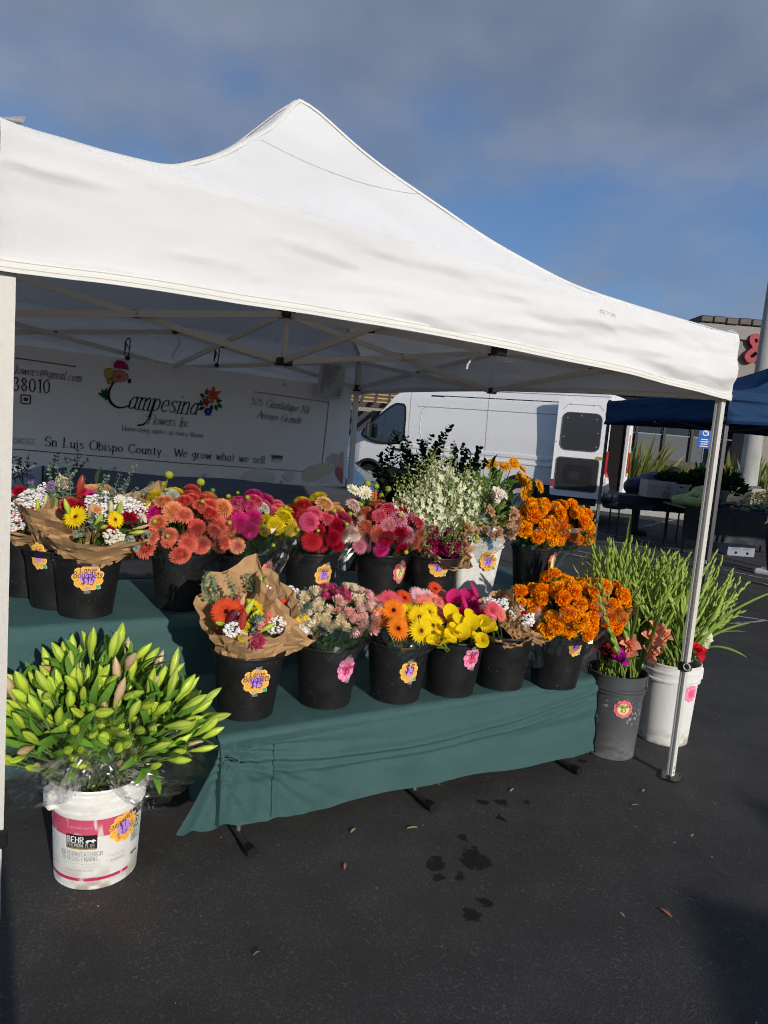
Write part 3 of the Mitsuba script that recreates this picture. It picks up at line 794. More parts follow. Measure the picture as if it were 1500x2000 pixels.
folding_table('low folding table under the front cloth with round foot bars showing', FA + (0, -.075), FB + (0, -.075), TF, .74, (.09, .89, 1.75))
folding_table('higher folding table standing behind the low one under green cloth', BA, BB, TB, .76, (.25, 1.5, 2.8))
p0, p1 = at(283, 1556, z=.03), at(352, 1546, z=.03)
MB().add(tube([p0, p1], .0145, 10), (.2, .19, .18)).put(num('folding_table__brace'), 'metal', 40)


def tablecloth(label, a, b, top, depth, low, hem, seed, swoop, over=.03):
    k = thing('tablecloth', label, 'tablecloth')
    d = (b - a); L = np.linalg.norm(d); d = d / L; M = mv(*a, 0) @ rotz(math.atan2(d[1], d[0]))
    nx, R = 190, .028
    # one sheet: back drop, top, rounded front edge, front drop
    prof = [(depth + .02, top - .25), (depth + .02, top - .03), (depth, top)] + [(depth * (1 - t), top) for t in np.linspace(.1, .88, 8)] + [(R * (1 - math.sin(q)), top - R * (1 - math.cos(q))) for q in np.linspace(0, PI / 2, 6)]
    nf = 46
    rows = []
    x = np.linspace(-over, L + over, nx); u = (x + over) / (L + 2 * over)
    for (yy, zz_) in prof:
        P = np.stack([x, x * 0 + yy, zz_ + 0 * x + (crumple(np.stack([x, x * 0 + yy, x * 0], -1), .004, 5.0, seed) if R < yy < depth else 0)], -1); rows.append(P)
    bot = low(u)
    for t in np.linspace(0, 1, nf)[1:]:
        z = top - R - t * (top - R - bot)
        y, xo = hem(u, t, x)
        rows.append(np.stack([x + xo, y, z], -1))
    v, f = grid(np.array(rows)[:, ::-1]); v = v @ M[:3, :3].T + M[:3, 3]
    scene[f'{k}__sheet'] = ply((v, f), 'green_cloth', smooth=True)
    # end drops
    for e, xs_ in ((0, -over), (1, L + over)):
        yy, tt = np.meshgrid(np.linspace(0, depth, 30), np.linspace(0, 1, 24), indexing='ij')
        b0 = float(low(np.array([e]))[0])
        z = top - .012 - tt * (top - b0)
        wave = .035 * np.sin(yy * 17 + seed) * tt + (meshkit.fbm(np.stack([yy * 6, tt * 2, yy * 0 + e], -1), 2, seed) - .5) * .05 * tt
        f0 = hem(np.full(tt.size, float(e)), tt.ravel(), np.full(tt.size, float(xs_)))[0].reshape(tt.shape) * np.clip(1 - yy / .2, 0, 1)
        P = np.stack([xs_ + (1 if e else -1) * (np.sqrt(np.clip(tt, 0, 1)) * .012 + np.abs(wave) * np.clip(yy / .1, 0, 1)), np.maximum(yy, 0) + f0, z], -1)
        v, f = grid(P); v = v @ M[:3, :3].T + M[:3, 3]
        scene[num(f'{k}__end_drop')] = ply((v, f), 'green_cloth', smooth=True)
    return k, M, L


def front_low(u): return np.interp(u, [0, .06, .15, .3, .6, .93, 1], [.165, .128, .115, .118, .105, .078, .10]) + .005 * np.sin(u * 23) + .016 * np.sin(u * 92 + 2.6) * np.exp(-u / .07)


def front_hem(u, t, x):
    base = -.012 - .012 * t
    sw = 0
    for c, s, w, am in ((.07, .30, .050, .022), (.20, .30, .035, .008), (.34, .10, .09, .010)):        # one long swag pulled between the two top corners
        q = t - (c + s * np.sin(PI * np.clip(u, 0, 1) ** .8) ** .9)
        sw = sw + am * (np.exp(-(q / w) ** 2) - .6 * np.exp(-((q - w * 1.5) / w) ** 2)) * np.clip(u / .04, 0, 1) * np.clip((1.01 - u) / .05, 0, 1)
    r_ = np.hypot(u * 1.83, t * .33); an = np.arctan2(t * .33, u * 1.83 + 1e-6)        # pleats fanning out of the left corner
    fan = np.exp(-r_ / .26) * np.clip(r_ / .05, 0, 1) * (.020 * np.sin(an * 27) + .016 * np.sin(an * 15 + 1))
    drape = np.exp(-np.clip(u, 0, 1) / .07) * .055 * np.sin(u * 92 + 1.2) * t ** .8
    fan2 = np.exp(-(1 - u) / .05) * .010 * np.sin(u * 190 - t * 9) * (t + .2)
    n = (meshkit.fbm(np.stack([x * 2.3, t * 1.4 - x * .9 + 0 * x, x * 0 + 1], -1), 3, 21) - .5) * .022 * np.clip(t * 4, 0, 1)
    return np.minimum(base - sw - np.abs(fan) * 1.3 - np.abs(drape) * .9 - np.abs(fan2) + n, -.006), -.16 * t * np.clip((.10 - u) / .10, 0, 1)


def back_low(u): return .10 + .01 * np.sin(u * 31)


def back_hem(u, t, x): return -.01 - .02 * t + (meshkit.fbm(np.stack([x * 5.5, t * 1.2 + 0 * x, x * 0 + 4], -1), 3, 12) - .5) * .05 * t, 0 * x


k, MF, LF = tablecloth('teal green cloth over the low front table, swagged and short of the ground', FA, FB, TF + .006, .74, front_low, front_hem, 2, 1)
sm = np.linspace(.06, .97, 26); us = np.full(26, .105)
yy_, _x = front_hem(us, sm, us * (LF + .06) - .03); zz_ = TF + .006 - .028 - sm * (TF - .022 - front_low(us))
MB().add(tube(np.stack([us * (LF + .06) - .03 + _x, yy_ - .001, zz_], -1) @ MF[:3, :3].T + MF[:3, 3], .0015, 4, False), (.015, .04, .04)).put(f'{k}__seam', 'matte')
tablecloth('teal green cloth over the higher back table, mostly behind the front buckets', BA, BB, TB + .006, .76, back_low, back_hem, 7, 0)
# ---------------------------------------------------------------- buckets and their hand-lettered price tags
ORA, LIL, PNK, YEL, ROS, BLU, DPU = (.86, .45, .08), (.52, .28, .74), (.80, .14, .18), (.86, .76, .28), (.86, .22, .40), (.42, .66, .72), (.06, .015, .09)


def on_bucket(px, py, x, y, r0, r1, z0, h):
    """Where the sight line meets the wall of a round bucket: (angle, height)."""
    d = ray(px, py)
    for t in np.arange(1.2, 6.5, .002):
        p = CAM + d * t
        k = (p[2] - z0) / h
        if -.05 < k < 1.05 and math.hypot(p[0] - x, p[1] - y) < r0 + (r1 - r0) * k: return math.atan2(p[1] - y, p[0] - x), p[2]
    d = ray(px, py); return math.atan2(CAM[1] - y, CAM[0] - x), z0 + h * .5


def bend(vf, ang, z, x, y, R, slope, tilt=0.0, off=0.0, size=.013):
    """Wraps flat print (x to the right, y up, facing out) round a bucket's wall."""
    v, f = trimesh.remesh.subdivide_to_size(vf[0], vf[1], size, max_iter=7)
    v = np.asarray(v, float)
    c, s = math.cos(tilt), math.sin(tilt)
    a, b = v[:, 0] * c - v[:, 1] * s, v[:, 0] * s + v[:, 1] * c
    th = ang + a / R; rr = R + slope * b + v[:, 2] + off
    return np.stack([x + rr * np.cos(th), y + rr * np.sin(th), z + b], -1), f


def price_tag(bk, style, lines, px, geo, size=.1, tilt=0.0, label=None, sx=1.0, sy=1.0, tapes=((.0, 1), (.1, -1)), n=9):
    x, y, r0, r1, z0, h = geo
    ang, z = on_bucket(*px, *geo)
    k = (z - z0) / h; R = r0 + (r1 - r0) * k; sl = (r1 - r0) / h
    key = tag(num(f'{bk}__price_tag'), label)
    mb = MB()
    W = lambda g, col, zz: mb.add(bend(poly(g, zz), ang, z, x, y, R, sl, tilt, .003), col)
    q = size / 2
    outer = {'ora': ORA, 'pnk': PNK, 'ros': ROS, 'blu': (.80, .20, .13)}[style]
    g = scallop(n, q * .74, q * .30, .3, sx, sy)
    W(g.buffer(.0015), tuple(min(1, c * 1.25 + .08) for c in outer), 0); W(g.buffer(-.0015), outer, .0006)
    if style == 'ora':
        W(scallop(12, q * .40, q * .12, .2, sx, sy * .95), LIL, .0012)
        W(union_all([Point(q * .68 * sx * math.cos(a), q * .68 * sy * math.sin(a)).buffer(q * .035, 4) for a in np.arange(11) * .571]), (.45, .16, .03), .0012)
        lf = leaf_shape(q * .5 * sx, -q * .62 * sy, q * .45, q * .3, -.6); W(lf.buffer(.0015), (.75, .75, .55), .0010); W(lf, (.10, .42, .16), .0016)
    elif style == 'pnk':
        W(Point(0, 0).buffer(q * .70, 12) if sx == sy else affinity.scale(Point(0, 0).buffer(q * .70, 12), sx, sy), YEL, .0012)
        W(affinity.scale(Point(0, 0).buffer(q * .64, 12), sx, sy).boundary.buffer(.0006), (.25, .2, .08), .0018)
    elif style == 'ros':
        W(union_all([Point(q * .72 * sx * math.cos(a), q * .72 * sy * math.sin(a)).buffer(q * .13, 5) for a in .3 + np.arange(n) * 2 * PI / n]), (.88, .42, .56), .0012)
        W(scallop(10, q * .42, q * .10, 0, sx, sy), (.82, .12, .20), .0016)
    else:
        W(scallop(8, q * .42, q * .14, 0, sx, sy), BLU, .0012)
    mb.put(key, 'matte')
    t = MB(); ny = len(lines)
    for i, (txt, hh, dy) in enumerate(lines):
        g = affinity.translate(text_shape(txt, 'hand', q * hh, 'c', .03, seed=len(txt) * 7 + i + int(px[0])), 0, q * dy)
        t.add(bend(poly(g, .0022), ang, z, x, y, R, sl, tilt, .003, .05), DPU)
    if lines: t.put(f'{key}__lettering', 'matte')
    t = MB()
    for dx, sgn in tapes:
        g = affinity.rotate(affinity.translate(Polygon([(-q * .22, 0), (q * .22, 0), (q * .24, q * .5), (-q * .2, q * .46)]), dx * size, sgn * q * .75 * sy - (q * .45 if sgn < 0 else 0)), sgn * dx * 90)
        t.add(bend(poly(g, .0026), ang, z, x, y, R, sl, tilt, .003), (.5, .5, .5))
    t.put(f'{key}__tape', 'tape')


def black_bucket(label, x, y, z0, tagspec=None, h=.252, r0=.104, r1=.133, group=None):
    k = thing('flower_bucket', label, 'bucket', group)
    prof = [(.001, .006), (r0 - .01, .006), (r0 - .006, 0), (r0, .003), (r0 + .001, .012), (r1 - .002, h - .03), (r1 + .002, h - .028), (r1 + .003, h - .012)]
    inn = [(r1 - .001, h - .004), (r0 - .001, .01), (.001, .01)]
    M = mv(x, y, z0)
    MB().add(lathe(prof, 56), BLK, M).add(lathe(inn, 40), BLK, M).put(f'{k}__wall', 'black_plastic', 35)
    rim = [(r1 + .003, h - .012), (r1 + .008, h - .010), (r1 + .0095, h - .004), (r1 + .008, h + .001), (r1 + .003, h + .002), (r1 - .001, h - .004)]
    MB().add(lathe(rim, 56), BLK, M).put(f'{k}__rim', 'black_plastic', 60)
    MB().add(lathe([(.001, h * .62), (r0 + (r1 - r0) * .6, h * .62)], 30), (.02, .025, .02), M).put(f'{k}__water', 'gloss')
    if tagspec: price_tag(k, *tagspec[:3], (x, y, r0, r1, z0, h), **(tagspec[3] if len(tagspec) > 3 else {}))
    return k


def pail(label, x, y, h, r0, r1, mat, col, lug=2.4, cat='bucket', z0=0.0, ridges=((.90, .008), (.80, .010), (.70, .007))):
    """A tall ridged pail with a wire handle's ears."""
    k = thing('plastic_pail', label, cat)
    R = lambda t: r0 + (r1 - r0) * t
    prof = [(.001, .008), (r0 - .012, .008), (r0 - .006, 0), (r0, .006)]
    prof += [(R(t), h * t) for t in np.linspace(.04, ridges[-1][0] - .02, 10)]
    M = mv(x, y, z0)
    MB().add(lathe(prof, 64), col, M).add(lathe([(r1 - .002, h - .002), (r0 - .003, .012), (.001, .012)], 48), col, M).put(f'{k}__wall', mat, 30)
    b = MB(); pr = [(R(ridges[-1][0] - .02), h * (ridges[-1][0] - .02))]
    for t, o in ridges[::-1]:
        pr += [(R(t) + .001, h * t - .008), (R(t) + o, h * t - .005), (R(t) + o, h * t + .004), (R(t) + .002, h * t + .008)]
    pr += [(r1 + .001, h - .012), (r1 + .006, h - .010), (r1 + .007, h - .002), (r1 + .003, h + .001), (r1 - .002, h - .002)]
    b.add(lathe(pr, 64), col, M).put(f'{k}__rim', mat, 35)
    for i, s in enumerate((0, PI)):
        e = MB().add(box((R(.86) + .014, 0, h * .86), (.026, .05, .07), .006), col, M @ rotz(lug + s)).put(num(f'{k}__handle_ear'), mat, 30)
    MB().add(lathe([(.001, h * .6), (R(.6) - .002, h * .6)], 30), (.02, .025, .02), M).put(f'{k}__water', 'gloss')
    return k


RIM_F, RIM_B = TF + .006 + .252, TB + .008 + .252
TFz, TBz = TF + .007, TB + .009
SPOT = {n: at(*q, z=zz) for n, q, zz in (('B1', (487, 1266), RIM_F), ('S', (642, 1252), RIM_F), ('G', (780, 1247), RIM_F), ('C', (888, 1240), RIM_F), ('M', (985, 1232), RIM_F), ('T', (1092, 1233), RIM_F), ('A', (172, 1081), RIM_B),
        ('C2', (357, 1076), RIM_B), ('D', (484, 1073), RIM_B), ('E', (609, 1074), RIM_B), ('F', (748, 1077), RIM_B), ('G2', (848, 1082), RIM_B), ('H', (1045, 1066), RIM_B), ('A3', (116, 1068), RIM_B), ('A2', (58, 1050), RIM_B))}
SPOT['X'] = np.array([2.42, 1.42, RIM_B])
xy = lambda n: (float(SPOT[n][0]), float(SPOT[n][1]))
LB = [('Large', .42, .38), ('Bouquets', .46, -.0), ('$15', .56, -.48)]
black_bucket('leftmost big black bucket on the back table with an orange large bouquets tag', *xy('A'), TBz, ('ora', LB, (172, 1129), dict(size=.112, sx=1.05, sy=.92, label='orange flower shaped tag reading large bouquets', tapes=((.2, 1), (-.02, -1)))))
black_bucket('black bucket of coral dahlias on the back table without a tag', *xy('C2'), TBz)
black_bucket('black bucket on the back table with a red and blue tag above the kraft bouquet', *xy('D'), TBz, ('blu', [('$6', .5, .2), ('2 for', .36, -.4)], (521, 1118), dict(size=.10, sx=.8, sy=1.05, tapes=((.05, 1),))))
black_bucket('black bucket of mixed dahlias on the back table with a plain orange dahlia tag', *xy('E'), TBz, ('ora', [("Dahlia's", .4, .36), ('$6', .5, -.06), ('2 for 10', .34, -.46)], (632, 1123), dict(size=.098, sx=.9, sy=1.05, tapes=((.1, 1),))))
black_bucket('black bucket on the back table with a pink and yellow dahlia tag', *xy('F'), TBz, ('pnk', [('Dahlia', .42, .36), ('$6', .5, -.08), ('2 for 10', .36, -.52)], (781, 1117), dict(size=.096, sx=.88, sy=1.08, tapes=((.0, 1), (.0, -1)))))
black_bucket('black bucket with snapdragon tag beside the white square bucket', *xy('G2'), TBz, ('ora', [('Delphinium', .34, .46), ('Snapdragons', .34, .12), ('$5', .56, -.38)], (857, 1108), dict(size=.096, tapes=())))
black_bucket('black bucket of orange marigolds at the right end of the back table', *xy('H'), TBz, ('pnk', [], (1079, 1098), dict(size=.1, sx=.85, sy=1.05, tapes=((.0, 1),))))
black_bucket('black bucket in the shade just behind the leftmost one, with a shaded tag', *xy('A3'), TBz, ('ora', [('$5', .6, 0)], (76, 1086), dict(size=.10, sx=.7, sy=1.1, tapes=())))
black_bucket('black bucket farthest left and deepest in shade on the back table', *xy('A2'), TBz)
black_bucket('black bucket hidden behind the tall white flowers, holding dark eucalyptus', *xy('X'), TBz)
black_bucket('black bucket holding a kraft bouquet, nearest to the lilies on the front table', *xy('B1'), TFz, ('ora', LB, (501, 1331), dict(size=.10, sx=1.02, sy=.95, label='orange flower shaped tag reading large bouquets', tapes=((.02, 1), (-.05, -1)))))
black_bucket('black bucket of strawflowers on the front table with a rose pink tag', *xy('S'), TFz, ('ros', [('Strawflower', .38, .02), ('$5', .52, -.42)], (676, 1307), dict(size=.094, sx=.85, sy=1.05)))
black_bucket('black bucket of gerberas on the front table with an orange five dollar tag', *xy('G'), TFz, ('ora', [('$5', .85, -.1)], (799, 1312), dict(size=.088, sx=.85, sy=1.05)))
black_bucket('black bucket of yellow callas on the front table with a rose calla tag', *xy('C'), TFz, ('ros', [('Callalily', .4, .3), ('$6', .5, -.12), ('2 for 10', .34, -.52)], (921, 1285), dict(size=.09, sx=.85, sy=1.08)))
black_bucket('untagged black bucket of small kraft bouquets on the front table', *xy('M'), TFz)
black_bucket('black bucket of marigolds at the right end of the front table with an orange tag', *xy('T'), TFz, ('ora', [('$5', .85, -.1)], (1124, 1264), dict(size=.078, sx=.85, sy=1.08, tapes=((.0, 1),))))
# white square bucket
SWX, SWY, SWH, SWR = 2.48, 1.03, .34, -.49
k = thing('square_bucket', 'white square plastic bucket smeared with blue paint on the back table', 'bucket')
sw = MB()
sq = lambda w, r: np.array(Polygon([(-w, -w), (w, -w), (w, w), (-w, w)]).buffer(-r).buffer(r, 8).exterior.coords)[:-1]
MSW = mv(SWX, SWY, TBz) @ rotz(SWR)


def loft(secs):
    n = len(secs[0][0]); v = np.vstack([np.c_[s, np.full(n, z)] for s, z in secs])
    i, j = np.meshgrid(np.arange(len(secs) - 1), np.arange(n), indexing='ij'); j2 = (j + 1) % n
    return v, np.stack([i * n + j, i * n + j2, (i + 1) * n + j2, (i + 1) * n + j], -1).reshape(-1, 4)


w0, w1 = .100, .135
sw.add(loft([(sq(.01, .003), .003), (sq(w0 - .006, .03), .002), (sq(w0, .035), .006), (sq(w1 - .004, .045), SWH - .06)]), WHITE, MSW).add(loft([(sq(w1 - .004, .045), SWH - .004), (sq(w0 - .004, .035), .008), (sq(.01, .003), .008)]), WHITE, MSW)
sw.put(f'{k}__wall', 'white_plastic', 35)
MB().add(loft([(sq(w1 - .004, .045), SWH - .06), (sq(w1 + .004, .048), SWH - .057), (sq(w1 + .005, .048), SWH - .046), (sq(w1 - .002, .046), SWH - .043), (sq(w1, .046), SWH - .03), (sq(w1 + .006, .048), SWH - .027), (sq(w1 + .007, .048), SWH - .014), (sq(w1, .046), SWH - .011), (sq(w1 + .002, .046), SWH), (sq(w1 - .004, .045), SWH - .004)]), WHITE, MSW).put(f'{k}__rim', 'white_plastic', 35)
MB().add(loft([(sq(.01, .003), SWH * .6), (sq(.12, .04), SWH * .6)]), (.03, .03, .03), MSW).put(f'{k}__water', 'gloss')


def sq_face(px, py):
    """The point on the bucket's front faces that the sight line meets, with the face's frame."""
    best = None; d = ray(px, py)
    for a in (-PI / 2, PI, 0.0):
        n = np.array([math.cos(SWR + a), math.sin(SWR + a), 0.0])
        if n @ d > 0: continue
        for wz in (w1,):
            t = ((np.array([SWX, SWY, 0]) + n * (w0 + (w1 - w0) * .8) - CAM) @ n) / (d @ n); p = CAM + d * t
            e = np.cross([0, 0, 1], n); s = (p - np.array([SWX, SWY, 0])) @ e
            if abs(s) < .14 and (best is None or abs(s) < best[0]): best = (abs(s), p, n, e)
    return best[1:]


p, n, e = sq_face(953, 1096)
Mf = np.eye(4); Mf[:3, 0], Mf[:3, 1], Mf[:3, 2], Mf[:3, 3] = e, (0, 0, 1), n, p + n * .006
tk = f'{k}__price_tag'; mb = MB(); q = .049
for g, c, z in ((scallop(9, q * .74, q * .3, .3, .95, 1.05), (.9, .6, .2), 0), (scallop(9, q * .74, q * .3, .3, .95, 1.05).buffer(-.0015), ORA, .0006), (scallop(12, q * .4, q * .12), LIL, .0012), (leaf_shape(q * .45, -q * .6, q * .5, q * .3, -.5), (.1, .4, .16), .0014)): flat(g, Mf, c, mb, z)
mb.put(tk, 'matte'); mb = MB()
for txt, hh, dy in (('Fancy', .4, .42), ('Lisianthus', .36, .1), ('$8', .5, -.3), ('2 for', .34, -.72)): flat(affinity.translate(text_shape(txt, 'hand', q * hh, 'c', .05, 3), 0, q * dy), Mf, DPU, mb, .0022)
mb.put(f'{tk}__lettering', 'matte')
p, n, e = sq_face(958, 1062)
Mf[:3, 0], Mf[:3, 2], Mf[:3, 3] = e, n, p + n * .0175
mb = MB()
for _ in range(16): flat(affinity.rotate(affinity.scale(Point(0, 0).buffer(U(.003, .009), 4), .7, U(1, 2.4)), U(-30, 30)) if False else affinity.translate(affinity.rotate(affinity.scale(Point(0, 0).buffer(U(.002, .006), 4), .6, U(1, 3)), U(-30, 30)), rng.normal() * .008, rng.normal() * .016), Mf, (.03, .22, .52), mb, .001 + _ * .0001)
mb.put(f'{k}__paint_smear', 'matte')

# the paint pail in front, with its printed label
BX, BYY, BH, BR0, BR1 = .409, .629, .352, .133, .149
pk = pail('white paint pail with a worn pink label, holding the lily buds in front', BX, BYY, BH, BR0, BR1, 'white_plastic', WHITE, lug=.12, ridges=((.93, .007), (.86, .010), (.765, .009)))
face = math.atan2(CAM[1] - BYY, CAM[0] - BX)


def worn(base):
    def f(p, n, uv):
        s = smoothstep(.56, .74, fbm(p.x * 55, p.y * 55, p.z * 16, 2))
        k = smoothstep(.66, .8, noise(p.x * 300, p.y * 300, p.z * 60)) * .5
        return mix(base, (.72, .66, .6), dr.clip(s * .75 + k * s, 0, 1))
    return f


two('label_pink', PR(proc(worn((.56, .085, .15))), .4, .4))
two('label_red', PR(proc(worn((.52, .03, .10))), .4, .4))


def pail_print(shapes, key, bsdf_='matte', off=.0008, label=None):
    mb = MB()
    for i, (g, col) in enumerate(shapes):
        q_ = poly(g, .0)
        if q_ is None: continue
        v, f = trimesh.remesh.subdivide_to_size(q_[0], q_[1], .02, max_iter=7); v = np.asarray(v)
        zz_ = v[:, 1]; R = BR0 + (BR1 - BR0) * zz_ / BH + off + i * .0003; th = face + v[:, 0] / .141
        mb.add((np.stack([BX + R * np.cos(th), BYY + R * np.sin(th), zz_], -1), f), col)
    k_ = num(f'{pk}__{key}')
    if label: tag(k_, label)
    mb.put(k_, bsdf_)


rect = lambda x0, y0, x1, y1, r=0: Polygon([(x0, y0), (x1, y0), (x1, y1), (x0, y1)]).buffer(-r).buffer(r)
pail_print([(rect(-.19, .192, .118, .252), PNK)], 'label_band', 'label_pink', label='worn pink band of the label')
pail_print([(rect(-.19, .036, .118, .047), PNK)], 'label_band', 'label_red', label='thin red band near the foot of the pail')
tx = lambda t, s, h, x, y, al='c': affinity.translate(text_shape(t, s, h, al), x, y)
fit = lambda g, wd: affinity.scale(g, wd / (g.bounds[2] - g.bounds[0]), 1)
bear = Polygon(spline([(0, .002), (.004, .010), (.012, .014), (.022, .012), (.031, .016), (.036, .013), (.042, .010), (.040, .006), (.034, .006), (.032, 0), (.026, 0), (.024, .005), (.014, .005), (.011, -.001), (.004, -.002), (.003, .003), (0, .002)], 3)).buffer(0)
pail_print([(rect(-.098, .150, .002, .200, .004), (.018, .018, .02)), (fit(tx('BEHR', 'bold', .020, -.065, .173), .056), (.75, .74, .7)), (affinity.translate(affinity.scale(bear, .8, .8, origin=(0, 0)), -.034, .174), (.75, .74, .7)),
            (fit(tx('PREMIUM PLUS', 'caps', .0115, -.048, .158), .088), (.72, .7, .64)), (rect(-.094, .1515, -.002, .1555), (.30, .22, .08))], 'printed_badge', off=.0016, label='black badge with white lettering and a bear')
pail_print([(fit(tx('INTERIOR/EXTERIOR', 'caps', .0125, -.048, .126), .142), (.12, .11, .10)), (fit(tx('HI-GLOSS ENAMEL', 'caps', .0125, -.052, .108), .125), (.12, .11, .10)), (fit(tx('ULTRA PURE WHITE', 'thin', .006, -.055, .222), .085), (.75, .6, .58)),
            (rect(-.11, .098, .012, .0986), (.4, .38, .34)), (rect(-.11, .086, .012, .0866), (.45, .43, .39)), (tx('GLASS LIKE DURABLE FINISH', 'thin', .0062, -.05, .072), (.25, .23, .2))], 'lettering')
pail_print([(rect(.121, .222, .17, .252), (.05, .05, .05)), (Polygon([(.126, .228), (.140, .228), (.133, .242)]), (.6, .6, .58)), (Point(.142, .195).buffer(.019).boundary.buffer(.002), (.05, .05, .05)), (Point(.142, .199).buffer(.008), (.08, .08, .08)), (rect(.126, .176, .158, .183), (.06, .06, .06)),
            (rect(.122, .134, .168, .168).boundary.buffer(.0006), (.1, .1, .1)), (fit(tx('BEHR', 'bold', .010, .145, .082), .036), (.1, .1, .1))] + [(rect(.124, .138 + i * .005, .162 - .006 * (i % 3), .1395 + i * .005), (.25, .24, .22)) for i in range(6)] + [(rect(.124, .056 + i * .005, .164 - .008 * (i % 2), .0572 + i * .005), (.3, .3, .28)) for i in range(5)], 'printed_side_panel')
pail_print([(rect(x0, y0, x0 + w_, y0 + .0012), (.35, .34, .3)) for x0, y0, w_ in ((.035, .118, .06), (.05, .112, .05), (.03, .100, .07), (.045, .095, .05), (-.16, .17, .03), (-.16, .155, .028), (-.16, .14, .03), (-.16, .10, .028), (-.16, .085, .03))], 'small_print')
price_tag(pk, 'ora', [('Stargazers', .36, .42), ('$7', .5, .02), ('2 for 12', .36, -.44)], (241, 1614), (BX, BYY, BR0, BR1, 0.0, BH), size=.098, tilt=.45, tapes=(), label='orange tag for the stargazer lilies')

# the two tall pails at the right pole
GX, GY, GH = 2.925, .344, .443
WX, WY, WH = 3.36, .30, .452


def grey_pl(p, n, uv):
    s = smoothstep(.62, .72, fbm(p.x * 110, p.y * 110, p.z * 70, 2)) * smoothstep(.10, .05, dr.abs(p.z - .25)) * smoothstep(.45, .62, noise(p.x * 17, p.y * 17, p.z * 14))
    low = smoothstep(.2, .0, p.z) * noise(p.x * 30, p.y * 30, p.z * 60)
    return mix(mix((.060, .066, .070), (.085, .090, .094), noise(p.x * 20, p.y * 20, p.z * 8)), (.36, .34, .30), dr.clip(s * .9 + low * .35, 0, 1))


two('grey_plastic', PR(proc(grey_pl), .5, .4))
gp = pail('dark grey scuffed pail of gladioli between table end and canopy pole', GX, GY, GH, .130, .148, 'grey_plastic', (.07, .07, .07), lug=2.7, ridges=((.84, .012), (.80, .010)))
price_tag(gp, 'pnk', [('Gladiolus', .40, .2), ('$5', .6, -.34)], (1217, 1385), (GX, GY, .130, .148, 0.0, GH), size=.088, tapes=(), n=10, label='round pink and yellow tag')
a_, z_ = on_bucket(1155, 1390, GX, GY, .130, .148, 0, GH)
mb = MB(); q = [(rect(-.02, -.075, .02, .075).boundary.buffer(.0015)), Point(0, 0).buffer(.014).boundary.buffer(.002), rect(-.012, .045, .012, .062), stroke_shape([(-.008, -.006), (.006, .008)], [.003, .003])] + [rect(-.014, -.062 + i * .008, .012, -.0595 + i * .008) for i in range(5)]
for g in q: mb.add(bend(poly(g, .001), a_, z_, GX, GY, .140, .04, 0, .001), (.32, .33, .33))
mb.put(f'{gp}__moulded_print', 'matte')
wp = pail('clean tall white pail of gladioli just behind the right canopy pole', WX, WY, WH, .132, .150, 'white_plastic', WHITE, lug=2.5, ridges=((.90, .008), (.80, .012)))
price_tag(wp, 'ros', [], (1349, 1355), (WX, WY, .132, .150, 0.0, WH), size=.09, tapes=())
# ---------------------------------------------------------------- flower heads (local +z faces outwards, about 1 unit across)
def petal(L, w, a0, a1, r0=0.0, z0=0.0, cup=.2, rows=5, k=.8, c0=(.5, .1, .1), c1=None, mid=None, jit=.0, tipw=0.0, ruff=0.0):
    """A strip that starts r0 from the axis and bends from elevation a0 to a1; coloured from base c0 to tip c1."""
    t = np.linspace(0, 1, rows); a = a0 + (a1 - a0) * t
    dr_ = np.cos(a) * L / (rows - 1); dz = np.sin(a) * L / (rows - 1)
    r = r0 + np.r_[0, np.cumsum(dr_[:-1])]; z = z0 + np.r_[0, np.cumsum(dz[:-1])]
    h = w / 2 * (np.sin(PI * np.clip(t, .0, 1) ** k * (1 - tipw)) * .92 + .08)
    nx, nz = -np.sin(a), np.cos(a)
    v = []
    for s in (-1, 0, 1):
        o = (abs(s) * cup) * h + (rng.normal() * ruff * h if ruff else 0)
        v.append(np.stack([r + nx * o, s * h, z + nz * o], -1))
    v = np.stack(v, 1)
    c1 = c0 if c1 is None else c1
    c = np.stack([lerp(np.asarray(c0, float), np.asarray(c1, float), x) for x in t])
    c = np.repeat(c[:, None], 3, 1)
    if mid is not None: c[:, 1] = c[:, 1] * .35 + np.asarray(mid) * .65
    c = np.clip(c * (1 + rng.normal() * jit), 0, 1)
    vv, ff = grid(v)
    return vv, ff, c.reshape(-1, 3)


GA = PI * (3 - math.sqrt(5))


def dahlia(c0, c1, n=118, seed=0, wide=.105, cup=.75):
    """Tiers of small quilled petals over a ball."""
    m = MB()
    for i in range(n):
        f = (i + .5) / n; pol = 1.95 * f ** .62; e = PI / 2 - pol + lerp(.0, .42, f)
        L = lerp(.09, .27, f ** .7); R = .20
        r0, z0 = R * math.sin(pol), R * math.cos(pol) * .85
        col = lerp(c0, c1, .25 + .5 * (1 - f))
        m.add(petal(L, lerp(.06, wide, f ** .5) * U(.9, 1.1), e + U(-.1, .1), e - .25 - U(0, .25), r0, z0, cup, 4, .75, np.asarray(c0) * .55, lerp(col, c1, .75), jit=.10), m=rotz(i * GA + U(-.06, .06)))
    v, f = lathe([(.0005, .19), (.06, .178), (.12, .13), (.17, .06), (.18, 0)], 10); m.add((v, f), np.asarray(c0) * .9)
    return m


def star(c0, c1, n=16, L=.42, w=.17, eye=(.7, .5, .05)):
    m = MB()
    for ring_, (k, e) in enumerate(((n, .12), (n // 2, .55))):
        for i in range(k): m.add(petal(L * (1 - .25 * ring_), w, e + U(-.1, .15), e - .25, .04, .02 + .03 * ring_, .3, 5, .9, c0, c1, jit=.06), m=rotz(i * 2 * PI / k + ring_ * .3))
    m.add(lathe([(.001, .07), (.05, .06), (.06, .02)], 10), eye)
    return m


